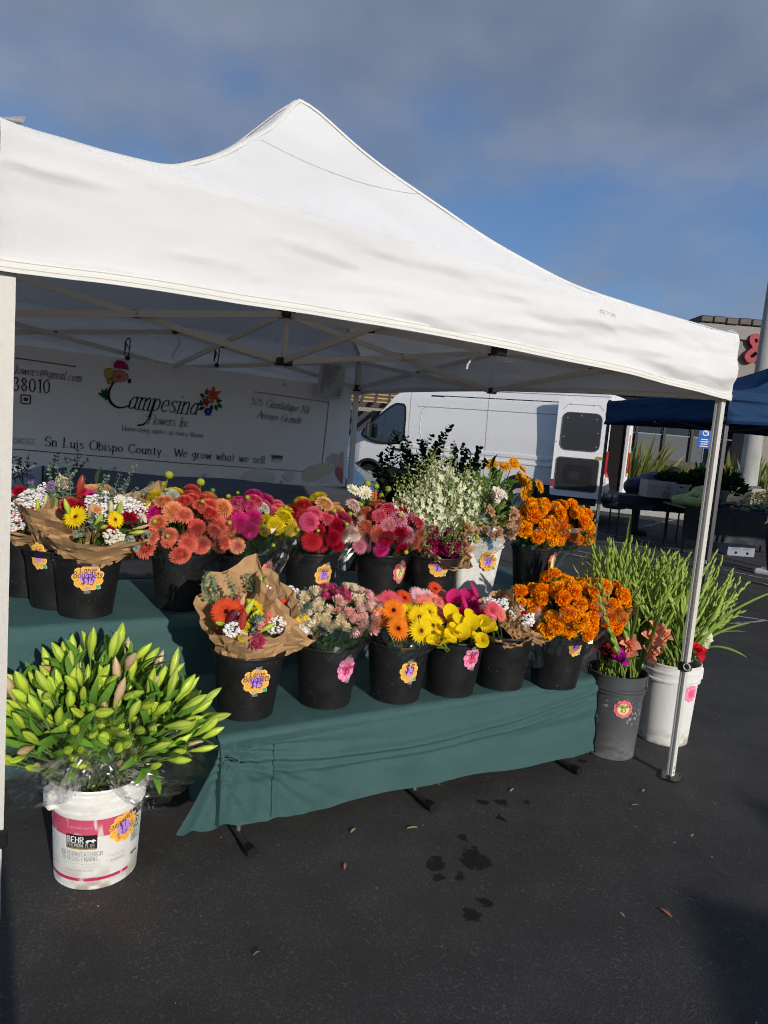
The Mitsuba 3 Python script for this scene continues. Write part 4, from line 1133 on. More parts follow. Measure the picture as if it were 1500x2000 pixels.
def marigold(c0, c1, n=120):
    m = MB()
    for i in range(n):
        f = (i + .5) / n; pol = math.acos(1 - 1.35 * f); az = i * GA
        d = np.array([math.sin(pol) * math.cos(az), math.sin(pol) * math.sin(az), math.cos(pol)])
        R = .36 + U(-.03, .05); w = U(.10, .15)
        M = frame(d * R * (1, 1, .8), d + rng.normal(size=3) * .25, 1.0, U(0, 6.3))
        t = np.linspace(-1, 1, 6)
        lo = np.stack([t * w * .3, .0 * t, -.11 + 0 * t], -1); hi = np.stack([t * w, .05 * np.sin(t * 5 + i) + rng.normal(size=6) * .018, .045 * (1 - t * t) + rng.normal(size=6) * .016], -1)
        mid_ = (lo + hi) / 2 + np.stack([t * 0, .02 * np.cos(t * 6), t * 0], -1)
        vv, ff = grid(np.stack([lo, mid_, hi]))
        b = (1 + rng.normal() * .07)
        cc = np.clip(np.r_[np.tile(np.asarray(c0) * .55, (6, 1)), np.tile(c0, (6, 1)), np.tile(c1, (6, 1))] * b, 0, 1)
        m.add((vv, ff, cc), m=M)
    m.add(lathe([(.001, -.34), (.08, -.31), (.12, -.16), (.2, -.05)], 8), (.08, .16, .03))
    return m


def gerbera(c0, c1, eye, rim, n=26):
    m = MB()
    for k, L, e, z in ((n, .44, .10, 0), (n, .40, .26, .015), (14, .17, .75, .04)):
        for i in range(k): m.add(petal(L, .105 if L > .3 else .05, e + U(-.07, .09), e - .22 + U(-.1, .1), .075, z, .22, 5, .62, c0, c1, jit=.06), m=rotz(i * 2 * PI / k + z * 9 + U(-.04, .04)))
    m.add(lathe([(.0005, .045), (.045, .055), (.075, .05), (.085, .02), (.08, 0)], 16), eye)
    for i in range(26): m.add(petal(.05, .02, 1.1, .9, .07, .035, .2, 3, .8, rim, rim), m=rotz(i * 2 * PI / 26))
    m.add(lathe([(.02, -.12), (.07, -.05), (.09, 0)], 10), (.10, .2, .04))
    return m


def strawflower(c0, c1, eye):
    m = MB()
    for i in range(54):
        f = i / 53; e = lerp(1.9, .70, f)
        m.add(petal(lerp(.16, .34, f), lerp(.08, .16, f), e - .2, e + .7, .03 + .26 * f, .24 * math.sqrt(1 - f * f) - .16, .35, 4, .8, c0, lerp(eye, c1, min(1, f * 1.4)), jit=.07), m=rotz(i * GA))
    m.add(lathe([(.02, -.34), (.16, -.26), (.24, -.1)], 8), (.3, .25, .12)); m.add(lathe([(.001, .16), (.12, .12), (.2, .0), (.2, -.12)], 9), lerp(eye, c1, .6))
    return m


def bud_mesh(c0, c1, groove, L=1.0, w=.142, n=12):
    """A closed lily bud: six softly ridged tepals, point up."""
    t = np.linspace(0, 1, 11); th = np.arange(n) * 2 * PI / n
    prof = np.interp(t, [0, .08, .25, .5, .72, .9, 1], [.03, .055, .085, w, w * .9, w * .45, .006])
    V, C = [], []
    for i, x in enumerate(t):
        rr = prof[i] * (1 + .10 * np.cos(3 * th) + .05 * np.cos(6 * th))
        V.append(np.stack([rr * np.cos(th) + .03 * math.sin(x * 2.4), rr * np.sin(th), np.full(n, x * L)], -1))
        base = lerp(lerp(c0, c1, min(1, x * 1.8)), lerp(c1, c0, .35), max(0, x - .72) * 3)
        g = np.clip(np.cos(3 * th), 0, 1)[:, None] ** 10
        C.append(np.asarray(base)[None] * (1 - g * .75) + np.asarray(groove)[None] * g * .75)
    v, f = lathe([(1, 0)] * 11, n)
    return MB().add((np.vstack(V), f, np.clip(np.vstack(C), 0, 1)))


def blade(L, w, droop, twist=.0, c0=(.05, .13, .02), c1=(.09, .2, .03), rows=8, k=.55, fold=.35):
    """A long leaf along +z that bends over towards +x."""
    t = np.linspace(0, 1, rows); a = PI / 2 - droop * t ** 1.3
    x = np.r_[0, np.cumsum(np.cos(a[:-1]))] * L / (rows - 1); z = np.r_[0, np.cumsum(np.sin(a[:-1]))] * L / (rows - 1)
    h = w / 2 * (np.sin(PI * (t * .93 + .06)) ** k); h[-1] = w * .02
    v = []
    for s in (-1, 0, 1):
        q = np.stack([x - abs(s) * fold * h * np.sin(a), s * h, z + abs(s) * fold * h * np.cos(a)], -1)
        if twist: c_, s_ = np.cos(twist * t), np.sin(twist * t); q[:, 0], q[:, 1] = q[:, 0] * 1.0 - s_ * (s * h), c_ * (s * h)
        v.append(q)
    vv, ff = grid(np.stack(v, 1))
    c = np.repeat(np.stack([lerp(c0, c1, u) for u in t])[:, None], 3, 1); c[:, 1] *= 1.15
    return vv, ff, np.clip(c, 0, 1).reshape(-1, 3)


def rose_like(c0, c1, n=16):
    m = MB()
    for i in range(n):
        f = i / (n - 1); e = lerp(1.7, .35, f)
        m.add(petal(lerp(.2, .46, f), lerp(.2, .42, f), e + U(-.15, .15), e - .5 * f + U(-.2, .2), .03 + .07 * f, .05, .5, 5, .62, c0, c1, jit=.1, ruff=.35), m=rotz(i * GA))
    return m


def calla(c0, c1, spad=(.8, .45, .03)):
    """A rolled funnel with a flared, pointed lip."""
    th = np.linspace(-2.9, 3.3, 19); t = np.linspace(0, 1, 8)
    V, C = [], []
    for x in t:
        lift = 1 + .32 * np.cos(th) * x + .16 * (np.abs(th) < .5) * x * (1 - np.abs(th) / .5)
        r = .05 + .33 * x ** 1.9 * lift
        flare = .18 * max(0, x - .8) / .2
        V.append(np.stack([r * np.cos(th) * (1 + flare * .5) + .08 * x * x, r * np.sin(th), (x - .12 * flare) * .62 + .10 * np.cos(th) * x * x], -1))
        C.append(np.tile(lerp(c0, c1, x), (19, 1)))
    vv, ff = grid(np.stack(V))
    m = MB().add((vv, ff, np.clip(np.vstack(C), 0, 1)))
    return m.add(tube([(.02, 0, .1), (.03, 0, .5)], [.035, .02], 6), spad)


def shp(mb, bs='petal', smooth=True): return mb.shape(bs, smooth)


CORAL, CORAL2 = (.78, .14, .075), (.95, .34, .22)
RED, CRIM, MAG, PINK, LPINK, SALM, PEACH, CREAM, YELLOW, WHT, ORNG = (.62, .02, .03), (.33, .004, .02), (.62, .01, .16), (.80, .06, .20), (.84, .36, .46), (.82, .20, .14), (.88, .46, .20), (.86, .74, .58), (.86, .66, .01), (.82, .80, .74), (.86, .20, .004)
lt = lambda c, k=.35: tuple(lerp(c, (.95, .80, .78), k))
HEADS = {
 'coral': [shp(dahlia(CORAL, CORAL2)), shp(dahlia((.74, .10, .06), (.93, .27, .19)))], 'orangey': [shp(dahlia((.84, .24, .07), (.96, .46, .22)))], 'redco': [shp(dahlia((.68, .05, .05), (.88, .17, .13)))],
 'red': [shp(dahlia(RED, (.68, .05, .06)))], 'crim': [shp(dahlia(CRIM, (.46, .012, .04)))], 'mag': [shp(dahlia(MAG, (.74, .05, .30)))], 'pink': [shp(dahlia(PINK, (.85, .18, .32))), shp(dahlia((.78, .05, .12), (.86, .2, .26)))],
 'lpink': [shp(dahlia((.80, .24, .36), LPINK))], 'peach': [shp(dahlia((.84, .40, .12), (.90, .58, .30), 84, wide=.15))], 'cream': [shp(dahlia((.80, .62, .44), CREAM, 84, wide=.15)), shp(dahlia((.84, .58, .48), (.86, .76, .66)))],
 'yellow': [shp(dahlia((.80, .60, .01), (.88, .74, .03), 84, wide=.15))], 'white': [shp(dahlia((.76, .74, .58), WHT, 84, wide=.15))], 'pinkyel': [shp(dahlia((.75, .06, .20), (.86, .52, .20)))], 'violet': [shp(dahlia((.30, .04, .28), (.42, .12, .4)))],
 'mari': [shp(marigold((.95, .28, .003), (1.0, .46, .010))), shp(marigold((.92, .24, .003), (.99, .40, .008), 130)), shp(marigold((.96, .32, .003), (1.0, .52, .014), 110))],
 'gor': [shp(gerbera((.80, .16, .01), (.88, .30, .03), (.035, .01, .006), (.5, .1, .01)))], 'gye': [shp(gerbera((.84, .60, .01), (.88, .68, .02), (.10, .05, .01), (.8, .55, .02)))], 'gco': [shp(gerbera((.80, .18, .12), (.86, .30, .22), (.65, .4, .12), (.85, .4, .3)))],
 'gred': [shp(gerbera((.70, .07, .02), (.80, .12, .04), (.05, .01, .01), (.7, .1, .04)))], 'gpk': [shp(gerbera((.82, .42, .50), (.86, .56, .62), (.6, .45, .25), (.85, .6, .6)))], 'gpr': [shp(gerbera((.70, .05, .10), (.82, .16, .2), (.3, .05, .05), (.8, .3, .3)))],
 'straw_c': [shp(strawflower((.84, .74, .48), (.90, .86, .70), (.78, .55, .18)))], 'straw_p': [shp(strawflower((.84, .32, .38), (.92, .64, .60), (.8, .5, .25))), shp(strawflower((.86, .48, .46), (.92, .74, .64), (.8, .5, .25)))], 'straw_m': [shp(strawflower((.42, .02, .10), (.62, .06, .2), (.7, .2, .25)))],
 'star_w': [shp(star((.78, .76, .50), (.86, .84, .74)))], 'sun': [shp(star((.62, .22, .01), (.80, .36, .01), 22, .46, .13, (.06, .03, .01)))], 'rose_m': [shp(rose_like((.50, .01, .12), (.66, .04, .22)))], 'rose_b': [shp(rose_like((.42, .20, .10), (.60, .36, .22)), 'petal'), shp(rose_like((.50, .28, .16), (.62, .40, .28)), 'petal')],
 'rose_w': [shp(rose_like((.78, .66, .58), (.82, .76, .70)))], 'calla_y': [shp(calla((.72, .55, .02), (.88, .68, .01))), shp(calla((.70, .58, .05), (.86, .64, .005)))], 'calla_m': [shp(calla((.45, .01, .10), (.66, .03, .20), (.5, .1, .2)))],
}
GB0, GB1 = (.19, .35, .03), (.44, .60, .05)
BUDS = [shp(bud_mesh(GB0, (.52, .66, .06), (.12, .26, .02)), 'bud_skin'), shp(bud_mesh((.22, .36, .04), (.52, .64, .09), (.13, .24, .03), w=.128), 'bud_skin'), shp(bud_mesh((.24, .36, .04), (.48, .60, .055), (.13, .22, .03), w=.12), 'bud_skin'),
        shp(bud_mesh((.34, .38, .08), (.60, .42, .24), (.5, .2, .15), w=.125), 'bud_skin'), shp(bud_mesh((.45, .42, .16), (.62, .56, .30), (.32, .28, .08), w=.14), 'bud_skin')]
BUD_RED = shp(bud_mesh((.30, .04, .02), (.42, .05, .03), (.2, .02, .02)), 'bud_skin'); BUD_DARK = shp(bud_mesh((.10, .02, .03), (.14, .015, .03), (.05, .01, .02)), 'bud_skin')
gb = MB(); ico = trimesh.creation.icosphere(subdivisions=1, radius=.3)
gb.add((ico.vertices, ico.faces, lerp((.16, .26, .03), (.50, .52, .06), np.clip(ico.vertices[:, 2:] / .6 + .5, 0, 1))))
for i in range(7): gb.add(petal(.36, .16, .2, 1.5, .12, -.22, .3, 4, .8, (.09, .19, .03), (.16, .27, .04)), m=rotz(i * .9))
GBUD = gb.shape('leaf', True)


def bloom(root, kind, p, n, size, spin=None, name=None, shape=None):
    nm = name or {'m': 'marigold_bloom', 'g': 'gerbera_bloom', 's': 'strawflower_bloom', 'c': 'calla_bloom', 'r': 'ruffled_bloom'}.get(kind[0] if kind[:4] in ('mari', 'stra', 'call', 'rose') or kind in ('gor', 'gye', 'gco', 'gred', 'gpk', 'gpr') else '', 'dahlia_bloom')
    s = shape or HEADS[kind][int(rng.integers(len(HEADS[kind])))]
    k = num(f'{root}__{nm}')
    M = frame(p, n, size, U(0, 6.28) if spin is None else spin)
    scene[k] = {**s, 'to_world': T(M)}
    return k


# ---------------------------------------------------------------- sleeves, paper, greenery
def cone_sheet(c0, c1, r0, r1, top=None, amp=.02, a0=0.0, a1=2 * PI, n=72, rows=14, seed=0, pleat=0.0, bow=.25):
    """A sheet wrapped round the line c0 -> c1: radius r0 to r1; top(angle) lifts its upper edge."""
    c0, c1 = np.asarray(c0, float), np.asarray(c1, float)
    ax = c1 - c0; L = np.linalg.norm(ax); F = frame(c0, ax / L, 1.0, 0.0, up=(0, 0, 1) if abs(ax[2] / L) < .95 else (0, 1, 0))
    th = np.linspace(a0, a1, n); t = np.linspace(0, 1, rows)
    tt, aa = np.meshgrid(t, th, indexing='ij')
    e = top(aa) if top else 0 * aa
    q = tt * (1 + e)
    r = r0 + (r1 - r0) * (q * (1 - bow) + bow * q * q)
    w = np.stack([np.cos(aa) * 3.1, np.sin(aa) * 3.1, tt * 3.5], -1) + seed * 5.3
    d = (meshkit.fbm(w, 4, seed) - .5) * 2 * amp * (.25 + tt) + pleat * np.abs(np.sin(aa * 7 + seed + 2.2 * np.sin(aa * 2))) * tt - (np.abs(meshkit.fbm(w * 1.7 + 4, 3, seed + 1) - .5)) * amp * 1.6
    r = r + d
    P = np.stack([r * np.cos(aa), r * np.sin(aa), q * L + d * .5], -1)
    P = P @ F[:3, :3].T + F[:3, 3]
    return grid(P)


def sleeve(root, c0, c1, r0, r1, seed=0, top=None, name='plastic_sleeve', n=46, rows=9, amp=.032):
    v, f = cone_sheet(c0, c1, r0, r1, top or (lambda a: .10 * np.sin(a * 3 + seed) + .07 * np.sin(a * 7 + seed * 2)), amp, seed=seed, n=n, rows=rows)
    k = num(f'{root}__{name}'); scene[k] = ply((v, f), 'film', smooth=False)
    return k


def paper(root, c0, c1, r0, r1, seed, top, a0=0.0, a1=2 * PI, amp=.03, n=40, rows=10, pleat=.02):
    v, f = cone_sheet(c0, c1, r0, r1, top, amp * 1.25, a0, a1, n, rows, seed, pleat, .1)
    v = v + np.random.default_rng(seed).normal(size=v.shape) * .0035; w_ = np.arange(rows) * n; v[w_ + n - 1] = v[w_]
    k = num(f'{root}__kraft_wrap'); scene[k] = ply((v, f), 'kraft', smooth=16)
    return k


def leaves_in(m, c, R, n, L=(.05, .1), w=(.014, .03), cols=((.035, .10, .018), (.07, .17, .03)), up=.6):
    for i in range(n):
        d = rng.normal(size=3); d /= np.linalg.norm(d); p = np.asarray(c) + d * np.asarray(R) * U(.2, 1) ** .5
        k = d * (1, 1, .6) + (0, 0, up)
        m.add(blade(U(*L), U(*w), U(.2, 1.4), 0, np.asarray(cols[0]) * U(.7, 1.2), np.asarray(cols[1]) * U(.7, 1.2), 5), m=frame(p, k, 1, U(0, 6.3)))
    return m


def stems_to(m, base, pts, r=.0028, col=(.08, .17, .03), back=.02):
    for p, n in pts:
        b = np.asarray(base) + rng.normal(size=3) * (.025, .025, .0); e = np.asarray(p) - np.asarray(n) * back
        mid_ = lerp(b, e, .55) + np.array([0, 0, .02])
        m.add(tube([b, mid_, e], [r, r, r * .8], 5, False), np.asarray(col) * U(.7, 1.3))


def dome(c, R, sp, zmin=-.35, face=None):
    """Spread points over the ellipsoid's upper part; (point, outward direction)."""
    R = np.asarray(R, float); A = 4 * PI * ((R[0] * R[1]) ** 1.6 / 3 + (R[0] * R[2]) ** 1.6 / 3 + (R[1] * R[2]) ** 1.6 / 3) ** (1 / 1.6)
    N = int(A / (sp * sp * .87)); out = []
    for i in range(N):
        z = 1 - 2 * (i + .5) / N
        if z < zmin: continue
        a = i * GA; d = np.array([math.sqrt(1 - z * z) * math.cos(a), math.sqrt(1 - z * z) * math.sin(a), z])
        d = d + rng.normal(size=3) * .06; d /= np.linalg.norm(d)
        if face is not None and not face(d): continue
        n = d / R; n = n / np.linalg.norm(n)
        out.append((np.asarray(c) + d * R * U(.93, 1.05), n))
    return out


def on_dome(px, py, c, R):
    """Where a sight line first meets the ellipsoid (or its nearest point)."""
    c, R = np.asarray(c, float), np.asarray(R, float); d = ray(px, py)
    o = (CAM - c) / R; e = d / R
    A, B, C = e @ e, o @ e, o @ o - 1
    disc = B * B - A * C
    t = (-B - math.sqrt(disc)) / A if disc > 0 else -B / A
    q = o + e * t; q = q / np.linalg.norm(q)
    n = q / R
    return c + q * R, n / np.linalg.norm(n)


def bunch(name, label, cat, base, c, R, sp, size, seeds, group=None, zmin=-.3, up=.25, greens=60, sleeve_=True, skip=None, budn=6, jit=.12, face=None, sz=.0):
    """A bunch of blooms over a dome; each bloom takes the kind of the nearest seed (px, py, kind)."""
    k = thing(name, label, cat, group)
    S = [(on_dome(x, y, c, R)[0], kd) for x, y, kd in seeds]
    pts = [q for q in dome(c, R, sp, zmin, face) if not skip or not skip(*q)]
    used = []
    for p, n in pts:
        kd = min(S, key=lambda s: np.linalg.norm(s[0] - p) * (1 + .05 * rng.normal()))[1]
        if kd is None: continue
        nn = n + np.array([0, -.15, up]) + rng.normal(size=3) * (jit + .14)
        p = p + n * U(-.030, .012); bloom(k, kd, p, nn, size * U(.74, 1.16)); used.append((p, nn / np.linalg.norm(nn)))
    st = MB(); stems_to(st, base, used, back=size * .2); st.put(f'{k}__stems', 'leaf', True); tag(f'{k}__stems', kind='stuff')
    lm = MB(); leaves_in(lm, np.asarray(c) - (0, 0, R[2] * .22), np.asarray(R) * (.74, .74, .55), greens, (.04, .075), (.012, .024))
    lm.put(f'{k}__foliage', 'leaf', True); tag(f'{k}__foliage', kind='stuff')
    for i in range(budn):
        p, n = pts[int(rng.integers(len(pts)))]
        b = num(f'{k}__green_bud'); scene[b] = {**GBUD, 'to_world': T(frame(p + n * U(.012, .045), n + rng.normal(size=3) * .3, U(.026, .040), 0))}
    if sleeve_:
        sleeve(k, np.asarray(base) - (0, 0, .03), np.asarray(c) + (0, -.005, R[2] * .42), .095, max(R[0], R[1]) * 1.16, seed=_cnt.get('sl', 0)); _cnt['sl'] = _cnt.get('sl', 0) + 1
    return k


def eucalyptus(root, stems, cols=((.16, .24, .19), (.34, .42, .36)), name='eucalyptus_stem', leaf=.03, pair=.022, n_leaf=None):
    """Stems with paired round leaves. stems: (base, tip)."""
    for b, e in stems:
        b, e = np.asarray(b, float), np.asarray(e, float); L = np.linalg.norm(e - b)
        bow_ = rng.normal(size=3) * .12 * L * (1, 1, .2)
        t = np.linspace(0, 1, 9)[:, None]; c = b + (e - b) * t + bow_ * np.sin(PI * t)
        m = MB().add(tube(c, np.linspace(.003, .0012, 9), 5), np.asarray(cols[0]) * .9)
        s = max(.06, L * .25)
        while s < L:
            u = s / L; i = min(7, int(u * 8)); p = c[i] + (c[i + 1] - c[i]) * (u * 8 - i); d = c[i + 1] - c[i]; d = d / np.linalg.norm(d)
            a = U(0, 6.28)
            for q in (0, PI):
                side = frame(p, d, 1, a + q)
                ll = leaf * (1.15 - .65 * u) * U(.8, 1.15)
                M = side @ roty(1.1 + U(-.25, .25))
                tt = np.linspace(0, 1, 5); hw = ll * .46 * np.sqrt(np.clip(1 - (2 * tt - 1) ** 2, 0, 1)) ** .8 + .0004
                P = np.stack([np.stack([.12 * ll * np.sin(tt * 3) + abs(w_) * .12 * ll, w_ * hw, tt * ll], -1) for w_ in (-1, 0, 1)], 1)
                m.add(grid(P), np.asarray(lerp(cols[0], cols[1], U(0, 1))), M)
            s += pair * (1.2 - .5 * u)
        m.put(num(f'{root}__{name}'), 'leaf', True)


def gyp(root, c, R, n, col=(.86, .85, .83), size=.0065, name='babys_breath', stem_base=None):
    """A cloud of tiny white blossoms on hair-thin stems."""
    m = MB(); ic = trimesh.creation.icosphere(subdivisions=0)
    for i in range(n):
        d = rng.normal(size=3); d /= np.linalg.norm(d); p = np.asarray(c) + d * np.asarray(R) * U(.35, 1) ** .5
        m.add((ic.vertices * size * U(.6, 1.2) * (1, 1, .7) + p, ic.faces), np.asarray(col) * U(.85, 1.03))
        if i % 3 == 0 and stem_base is not None: m.add(tube([lerp(stem_base, c, .6), p], .0007, 3, False), (.10, .17, .05))
    k = m.put(num(f'{root}__{name}'), 'matte'); tag(k, kind='stuff')
# ---------------------------------------------------------------- the bouquets
def bb(n): return np.array([SPOT[n][0], SPOT[n][1], SPOT[n][2] - .10])


def dc(n, dx=0, dy=-.02, dz=.075): return np.array([SPOT[n][0] + dx, SPOT[n][1] + dy, SPOT[n][2] + dz])


R3 = np.array([.205, .19, .19])
# C2: coral dahlias
bunch('dahlia_bunch', 'dense dome of coral dahlias in the untagged bucket on the back table', 'bouquet', bb('C2'), dc('C2', .0, -.02, .085), (.205, .19, .185),   .074, .106,
      [(297, 975, 'yellow'), (325, 968, 'white'), (300, 1003, 'mag'), (320, 998, 'orangey'), (370, 968, 'redco'), (405, 985, 'redco'), (400, 1040, 'redco'), (350, 1040, 'coral'), (375, 1005, 'coral'), (290, 1050, 'coral'), (330, 1060, 'coral'), (385, 1075, 'coral'), (440, 1000, 'orangey'), (425, 1060, 'coral'), (310, 1030, 'coral')], budn=14)
# D: magenta and pink, and the yellow ones in front of them
bunch('dahlia_bunch', 'pink and magenta dahlias bulging over the bucket right of the coral ones', 'bouquet', bb('D'), dc('D', -.02, .0, .085), (.18, .18, .165), .076, .106,
      [(460, 1000, 'pink'), (490, 985, 'pink'), (440, 1030, 'coral'), (445, 1000, 'pink'), (515, 985, 'white'), (500, 965, 'mag'), (465, 1040, 'mag'), (478, 1020, 'mag'), (486, 1068, 'pinkyel'), (490, 1055, 'mag'), (540, 985, 'pink'), (520, 1045, None), (530, 1070, None), (560, 1060, None)], budn=8)
bunch('yellow_dahlia_bunch', 'small clear sleeve of lemon yellow dahlias among the pink ones', 'bouquet', bb('D') + (.05, -.02, 0), dc('D', .095, -.10, .115), (.105, .08, .07), .066, .098, [(505, 1020, 'yellow'), (540, 1010, 'yellow')], zmin=-.25, greens=70, budn=6)
bunch('dahlia_bunch', 'salmon and coral dahlias at the back between the yellow and cream ones', 'bouquet', bb('D') + (.08, .04, 0), dc('D', .15, .06, .125), (.12, .11, .10), .08, .11, [(560, 985, 'pink'), (590, 1000, 'orangey'), (575, 975, 'coral')], zmin=0, greens=30, budn=5)
# E: crimson and pink in front, cream at the right
bunch('dahlia_bunch', 'crimson and pink dahlias in the sleeve above the plain orange dahlia tag', 'bouquet', bb('E'), dc('E', -.01, -.01, .085), (.18, .17, .16), .073, .102,
      [(600, 985, 'red'), (595, 1020, 'pink'), (625, 1005, 'pink'), (645, 1005, 'pink'), (620, 1030, 'crim'), (640, 1045, 'red'), (660, 1030, 'crim'), (623, 1065, 'red'), (650, 1060, 'crim'), (640, 980, 'peach'), (612, 978, 'yellow'), (575, 1050, None), (590, 1065, None)], budn=8)
bunch('cream_dahlia_bunch', 'cream and blush dahlias leaning right of the crimson ones', 'bouquet', bb('E') + (.08, 0, 0), dc('E', .16, -.02, .08), (.115, .13, .145), .078, .10, [(690, 1000, 'cream'), (680, 1030, 'cream'), (695, 1050, 'cream'), (665, 985, 'peach'), (690, 1070, 'lpink')], budn=4, greens=40)
# F
bunch('dahlia_bunch', 'mixed coral, crimson and magenta dahlias above the pink and yellow tag', 'bouquet', bb('F'), dc('F', .01, -.02, .085), (.20, .18, .165), .075, .104,
      [(705, 1005, 'coral'), (735, 990, 'coral'), (735, 1030, 'coral'), (715, 1030, 'coral'), (765, 1005, 'pink'), (790, 985, 'red'), (775, 1025, 'lpink'), (755, 1055, 'crim'), (772, 1045, 'crim'), (742, 1065, 'mag'), (785, 1065, 'crim'), (815, 1000, 'lpink'), (810, 1030, 'pink'), (830, 1050, 'coral'), (705, 1060, None), (700, 1045, None), (800, 1060, 'lpink')], budn=10)
# tall buds and pale stars behind F
k = thing('dahlia_bud_bunch', 'pale star dahlia and yellow green buds on tall stems behind the mixed dahlias', 'bouquet')
st = MB(); B_ = bb('F') + (.04, .16, 0)
for px, py, y, what in ((690, 958, 1.25, 'star_w'), (712, 962, 1.27, 'star_w'), (718, 945, 1.3, 0), (758, 955, 1.3, 0), (700, 985, 1.3, 0), (735, 990, 1.3, 'white'), (745, 968, 1.34, 0), (772, 975, 1.3, 0), (735, 950, 1.36, 0), (725, 975, 1.3, 0), (690, 985, 1.3, 'crim'), (783, 950, 1.33, 0)):
    p = at(px, py, y=y); n = np.array([U(-.4, .2), -.7, U(.3, .9)])
    if what: bloom(k, what, p, n, .095)
    else: scene[num(f'{k}__green_bud')] = {**GBUD, 'to_world': T(frame(p, n + (0, 0, .8), U(.05, .065), 0))}
    stems_to(st, B_, [(p, n / np.linalg.norm(n))], .0028, (.14, .24, .04))
leaves_in(st, B_ + (0, 0, .22), (.14, .08, .08), 60)
st.put(f'{k}__stems', 'leaf', True); tag(f'{k}__stems', kind='stuff')
# buds above C2
for px, py, lab in ((330, 928, 'single green dahlia bud on a long stem at the left above the coral dome'), (392, 942, 'green dahlia bud on a bent stem at the right above the coral dome')):
    k = thing('dahlia', lab, 'flower'); p = at(px, py, y=1.36)
    m = MB().add(tube(spline([bb('C2') + (0, .05, .1), p + (-.01, 0, -.08), p], 5), .0026, 5), (.16, .26, .05)); m.put(f'{k}__stem', 'leaf', True)
    scene[f'{k}__bud'] = {**GBUD, 'to_world': T(frame(p, (.1, -.3, 1), .065))}
# H: upper marigolds, in two sleeves, and sunflowers behind
MS = [(0, 0, 'mari')]
bunch('marigold_bunch', 'orange marigolds in the left sleeve of the upper bucket', 'bouquet', bb('H'), dc('H', -.045, -.04, .115), (.15, .14, .16), .078, .100, [(1030, 1010, 'mari')], greens=170, zmin=-.45, budn=3, up=.1)
bunch('marigold_bunch', 'orange marigolds leaning right out of the upper bucket', 'bouquet', bb('H') + (.04, 0, 0), dc('H', .155, -.08, .105), (.17, .14, .15), .079, .100, [(1100, 1030, 'mari')], greens=220, zmin=-.45, budn=4, up=.1)
k = thing('sunflower_bunch', 'dusky orange sunflowers standing in the shade behind the white flowers', 'bouquet')
st = MB(); B_ = np.array([2.95, 1.42, TBz + .1])
for px, py, y, n in ((1003, 905, 1.72, (-.2, -.8, .4)), (985, 912, 1.74, (-.3, -.6, .8)), (1018, 917, 1.72, (.3, -.6, .7)), (1030, 945, 1.3, (0, -.8, .5)), (1052, 950, 1.25, (.3, -.8, .4)), (1025, 965, 1.25, (0, -.9, .2)), (1018, 935, 1.35, (0, -.8, .5)), (960, 908, 1.75, (-.5, -.5, .6))):
    p = at(px, py, y=y); bloom(k, 'sun', p, n, .105, name='sunflower_bloom'); stems_to(st, B_, [(p, np.array(n))], .004)
leaves_in(st, B_ + (0, 0, .35), (.16, .1, .2), 50, (.08, .14), (.04, .07)); st.add(blade(.15, .085, .3, 0, (.03, .07, .015), (.05, .10, .02), 8, .7), m=frame(at(1022, 965, y=1.3), (.75, 0, .66), 1, 0))
st.put(f'{k}__stems', 'leaf', True); tag(f'{k}__stems', kind='stuff')
# T: lower marigolds
bunch('marigold_bunch', 'orange marigolds spilling over the left of the lower tagged bucket', 'bouquet', bb('T'), dc('T', -.055, -.05, .105), (.15, .14, .165), .076, .098, [(1080, 1160, 'mari')], greens=150, zmin=-.5, budn=3, up=.1)
bunch('marigold_bunch', 'orange marigolds leaning right over the lower tagged bucket', 'bouquet', bb('T') + (.04, 0, 0), dc('T', .165, -.05, .11), (.17, .14, .135), .077, .098, [(1180, 1160, 'mari')], greens=220, zmin=-.4, budn=3, up=.1)
bunch('marigold_bunch', 'small cluster of marigolds at the back left of the lower tagged bucket', 'bouquet', bb('T') + (-.06, .05, 0), dc('T', -.17, .06, .11), (.09, .08, .085), .072, .094, [(1030, 1140, 'mari')], greens=40, zmin=-.2, budn=4, up=.1)
# S: strawflowers
bunch('strawflower_bunch', 'cream and pink strawflowers in a clear sleeve', 'bouquet', bb('S'), dc('S', .02, -.02, .10), (.185, .165, .125), .043, .060,
      [(605, 1165, 'straw_c'), (625, 1180, 'straw_c'), (640, 1215, 'straw_c'), (660, 1225, 'straw_c'), (610, 1200, 'straw_c'), (655, 1175, 'straw_p'), (685, 1180, 'straw_p'), (700, 1200, 'straw_p'), (730, 1195, 'straw_p'), (715, 1220, 'straw_p'), (675, 1160, 'straw_m'), (690, 1155, 'straw_c'), (700, 1150, 'straw_p'), (640, 1160, 'straw_m'), (735, 1215, 'straw_p')], greens=320, budn=0, zmin=-.12, up=.4, jit=.3)
# G: gerberas
k = thing('gerbera_bunch', 'orange and yellow gerberas facing out of the five dollar bucket', 'bouquet')
st = MB(); B_ = bb('G')
for px, py, kd, s, oy in ((777, 1228, 'gor', .105, -.17), (768, 1192, 'gor', .098, -.10), (745, 1205, 'gor', .09, -.08), (795, 1197, 'gye', .09, -.08), (818, 1205, 'gye', .105, -.12), (822, 1232, 'gye', .115, -.17), (845, 1222, 'gye', .105, -.15), (838, 1195, 'gye', .09, -.06), (800, 1215, 'gor', .08, -.1)):
    p = at(px, py, y=SPOT['G'][1] + oy); n = np.array([U(-.3, .1) - .15, -1, U(.25, .7)])
    bloom(k, kd, p, n, s); stems_to(st, B_ + (0, -.04, 0), [(p, n / np.linalg.norm(n))], .0034, (.16, .28, .08))
st.put(f'{k}__stems', 'leaf', True); tag(f'{k}__stems', kind='stuff')
sleeve(k, bb('G') + (0, 0, -.02), dc('G', 0, -.06, .10), .09, .165, 31)
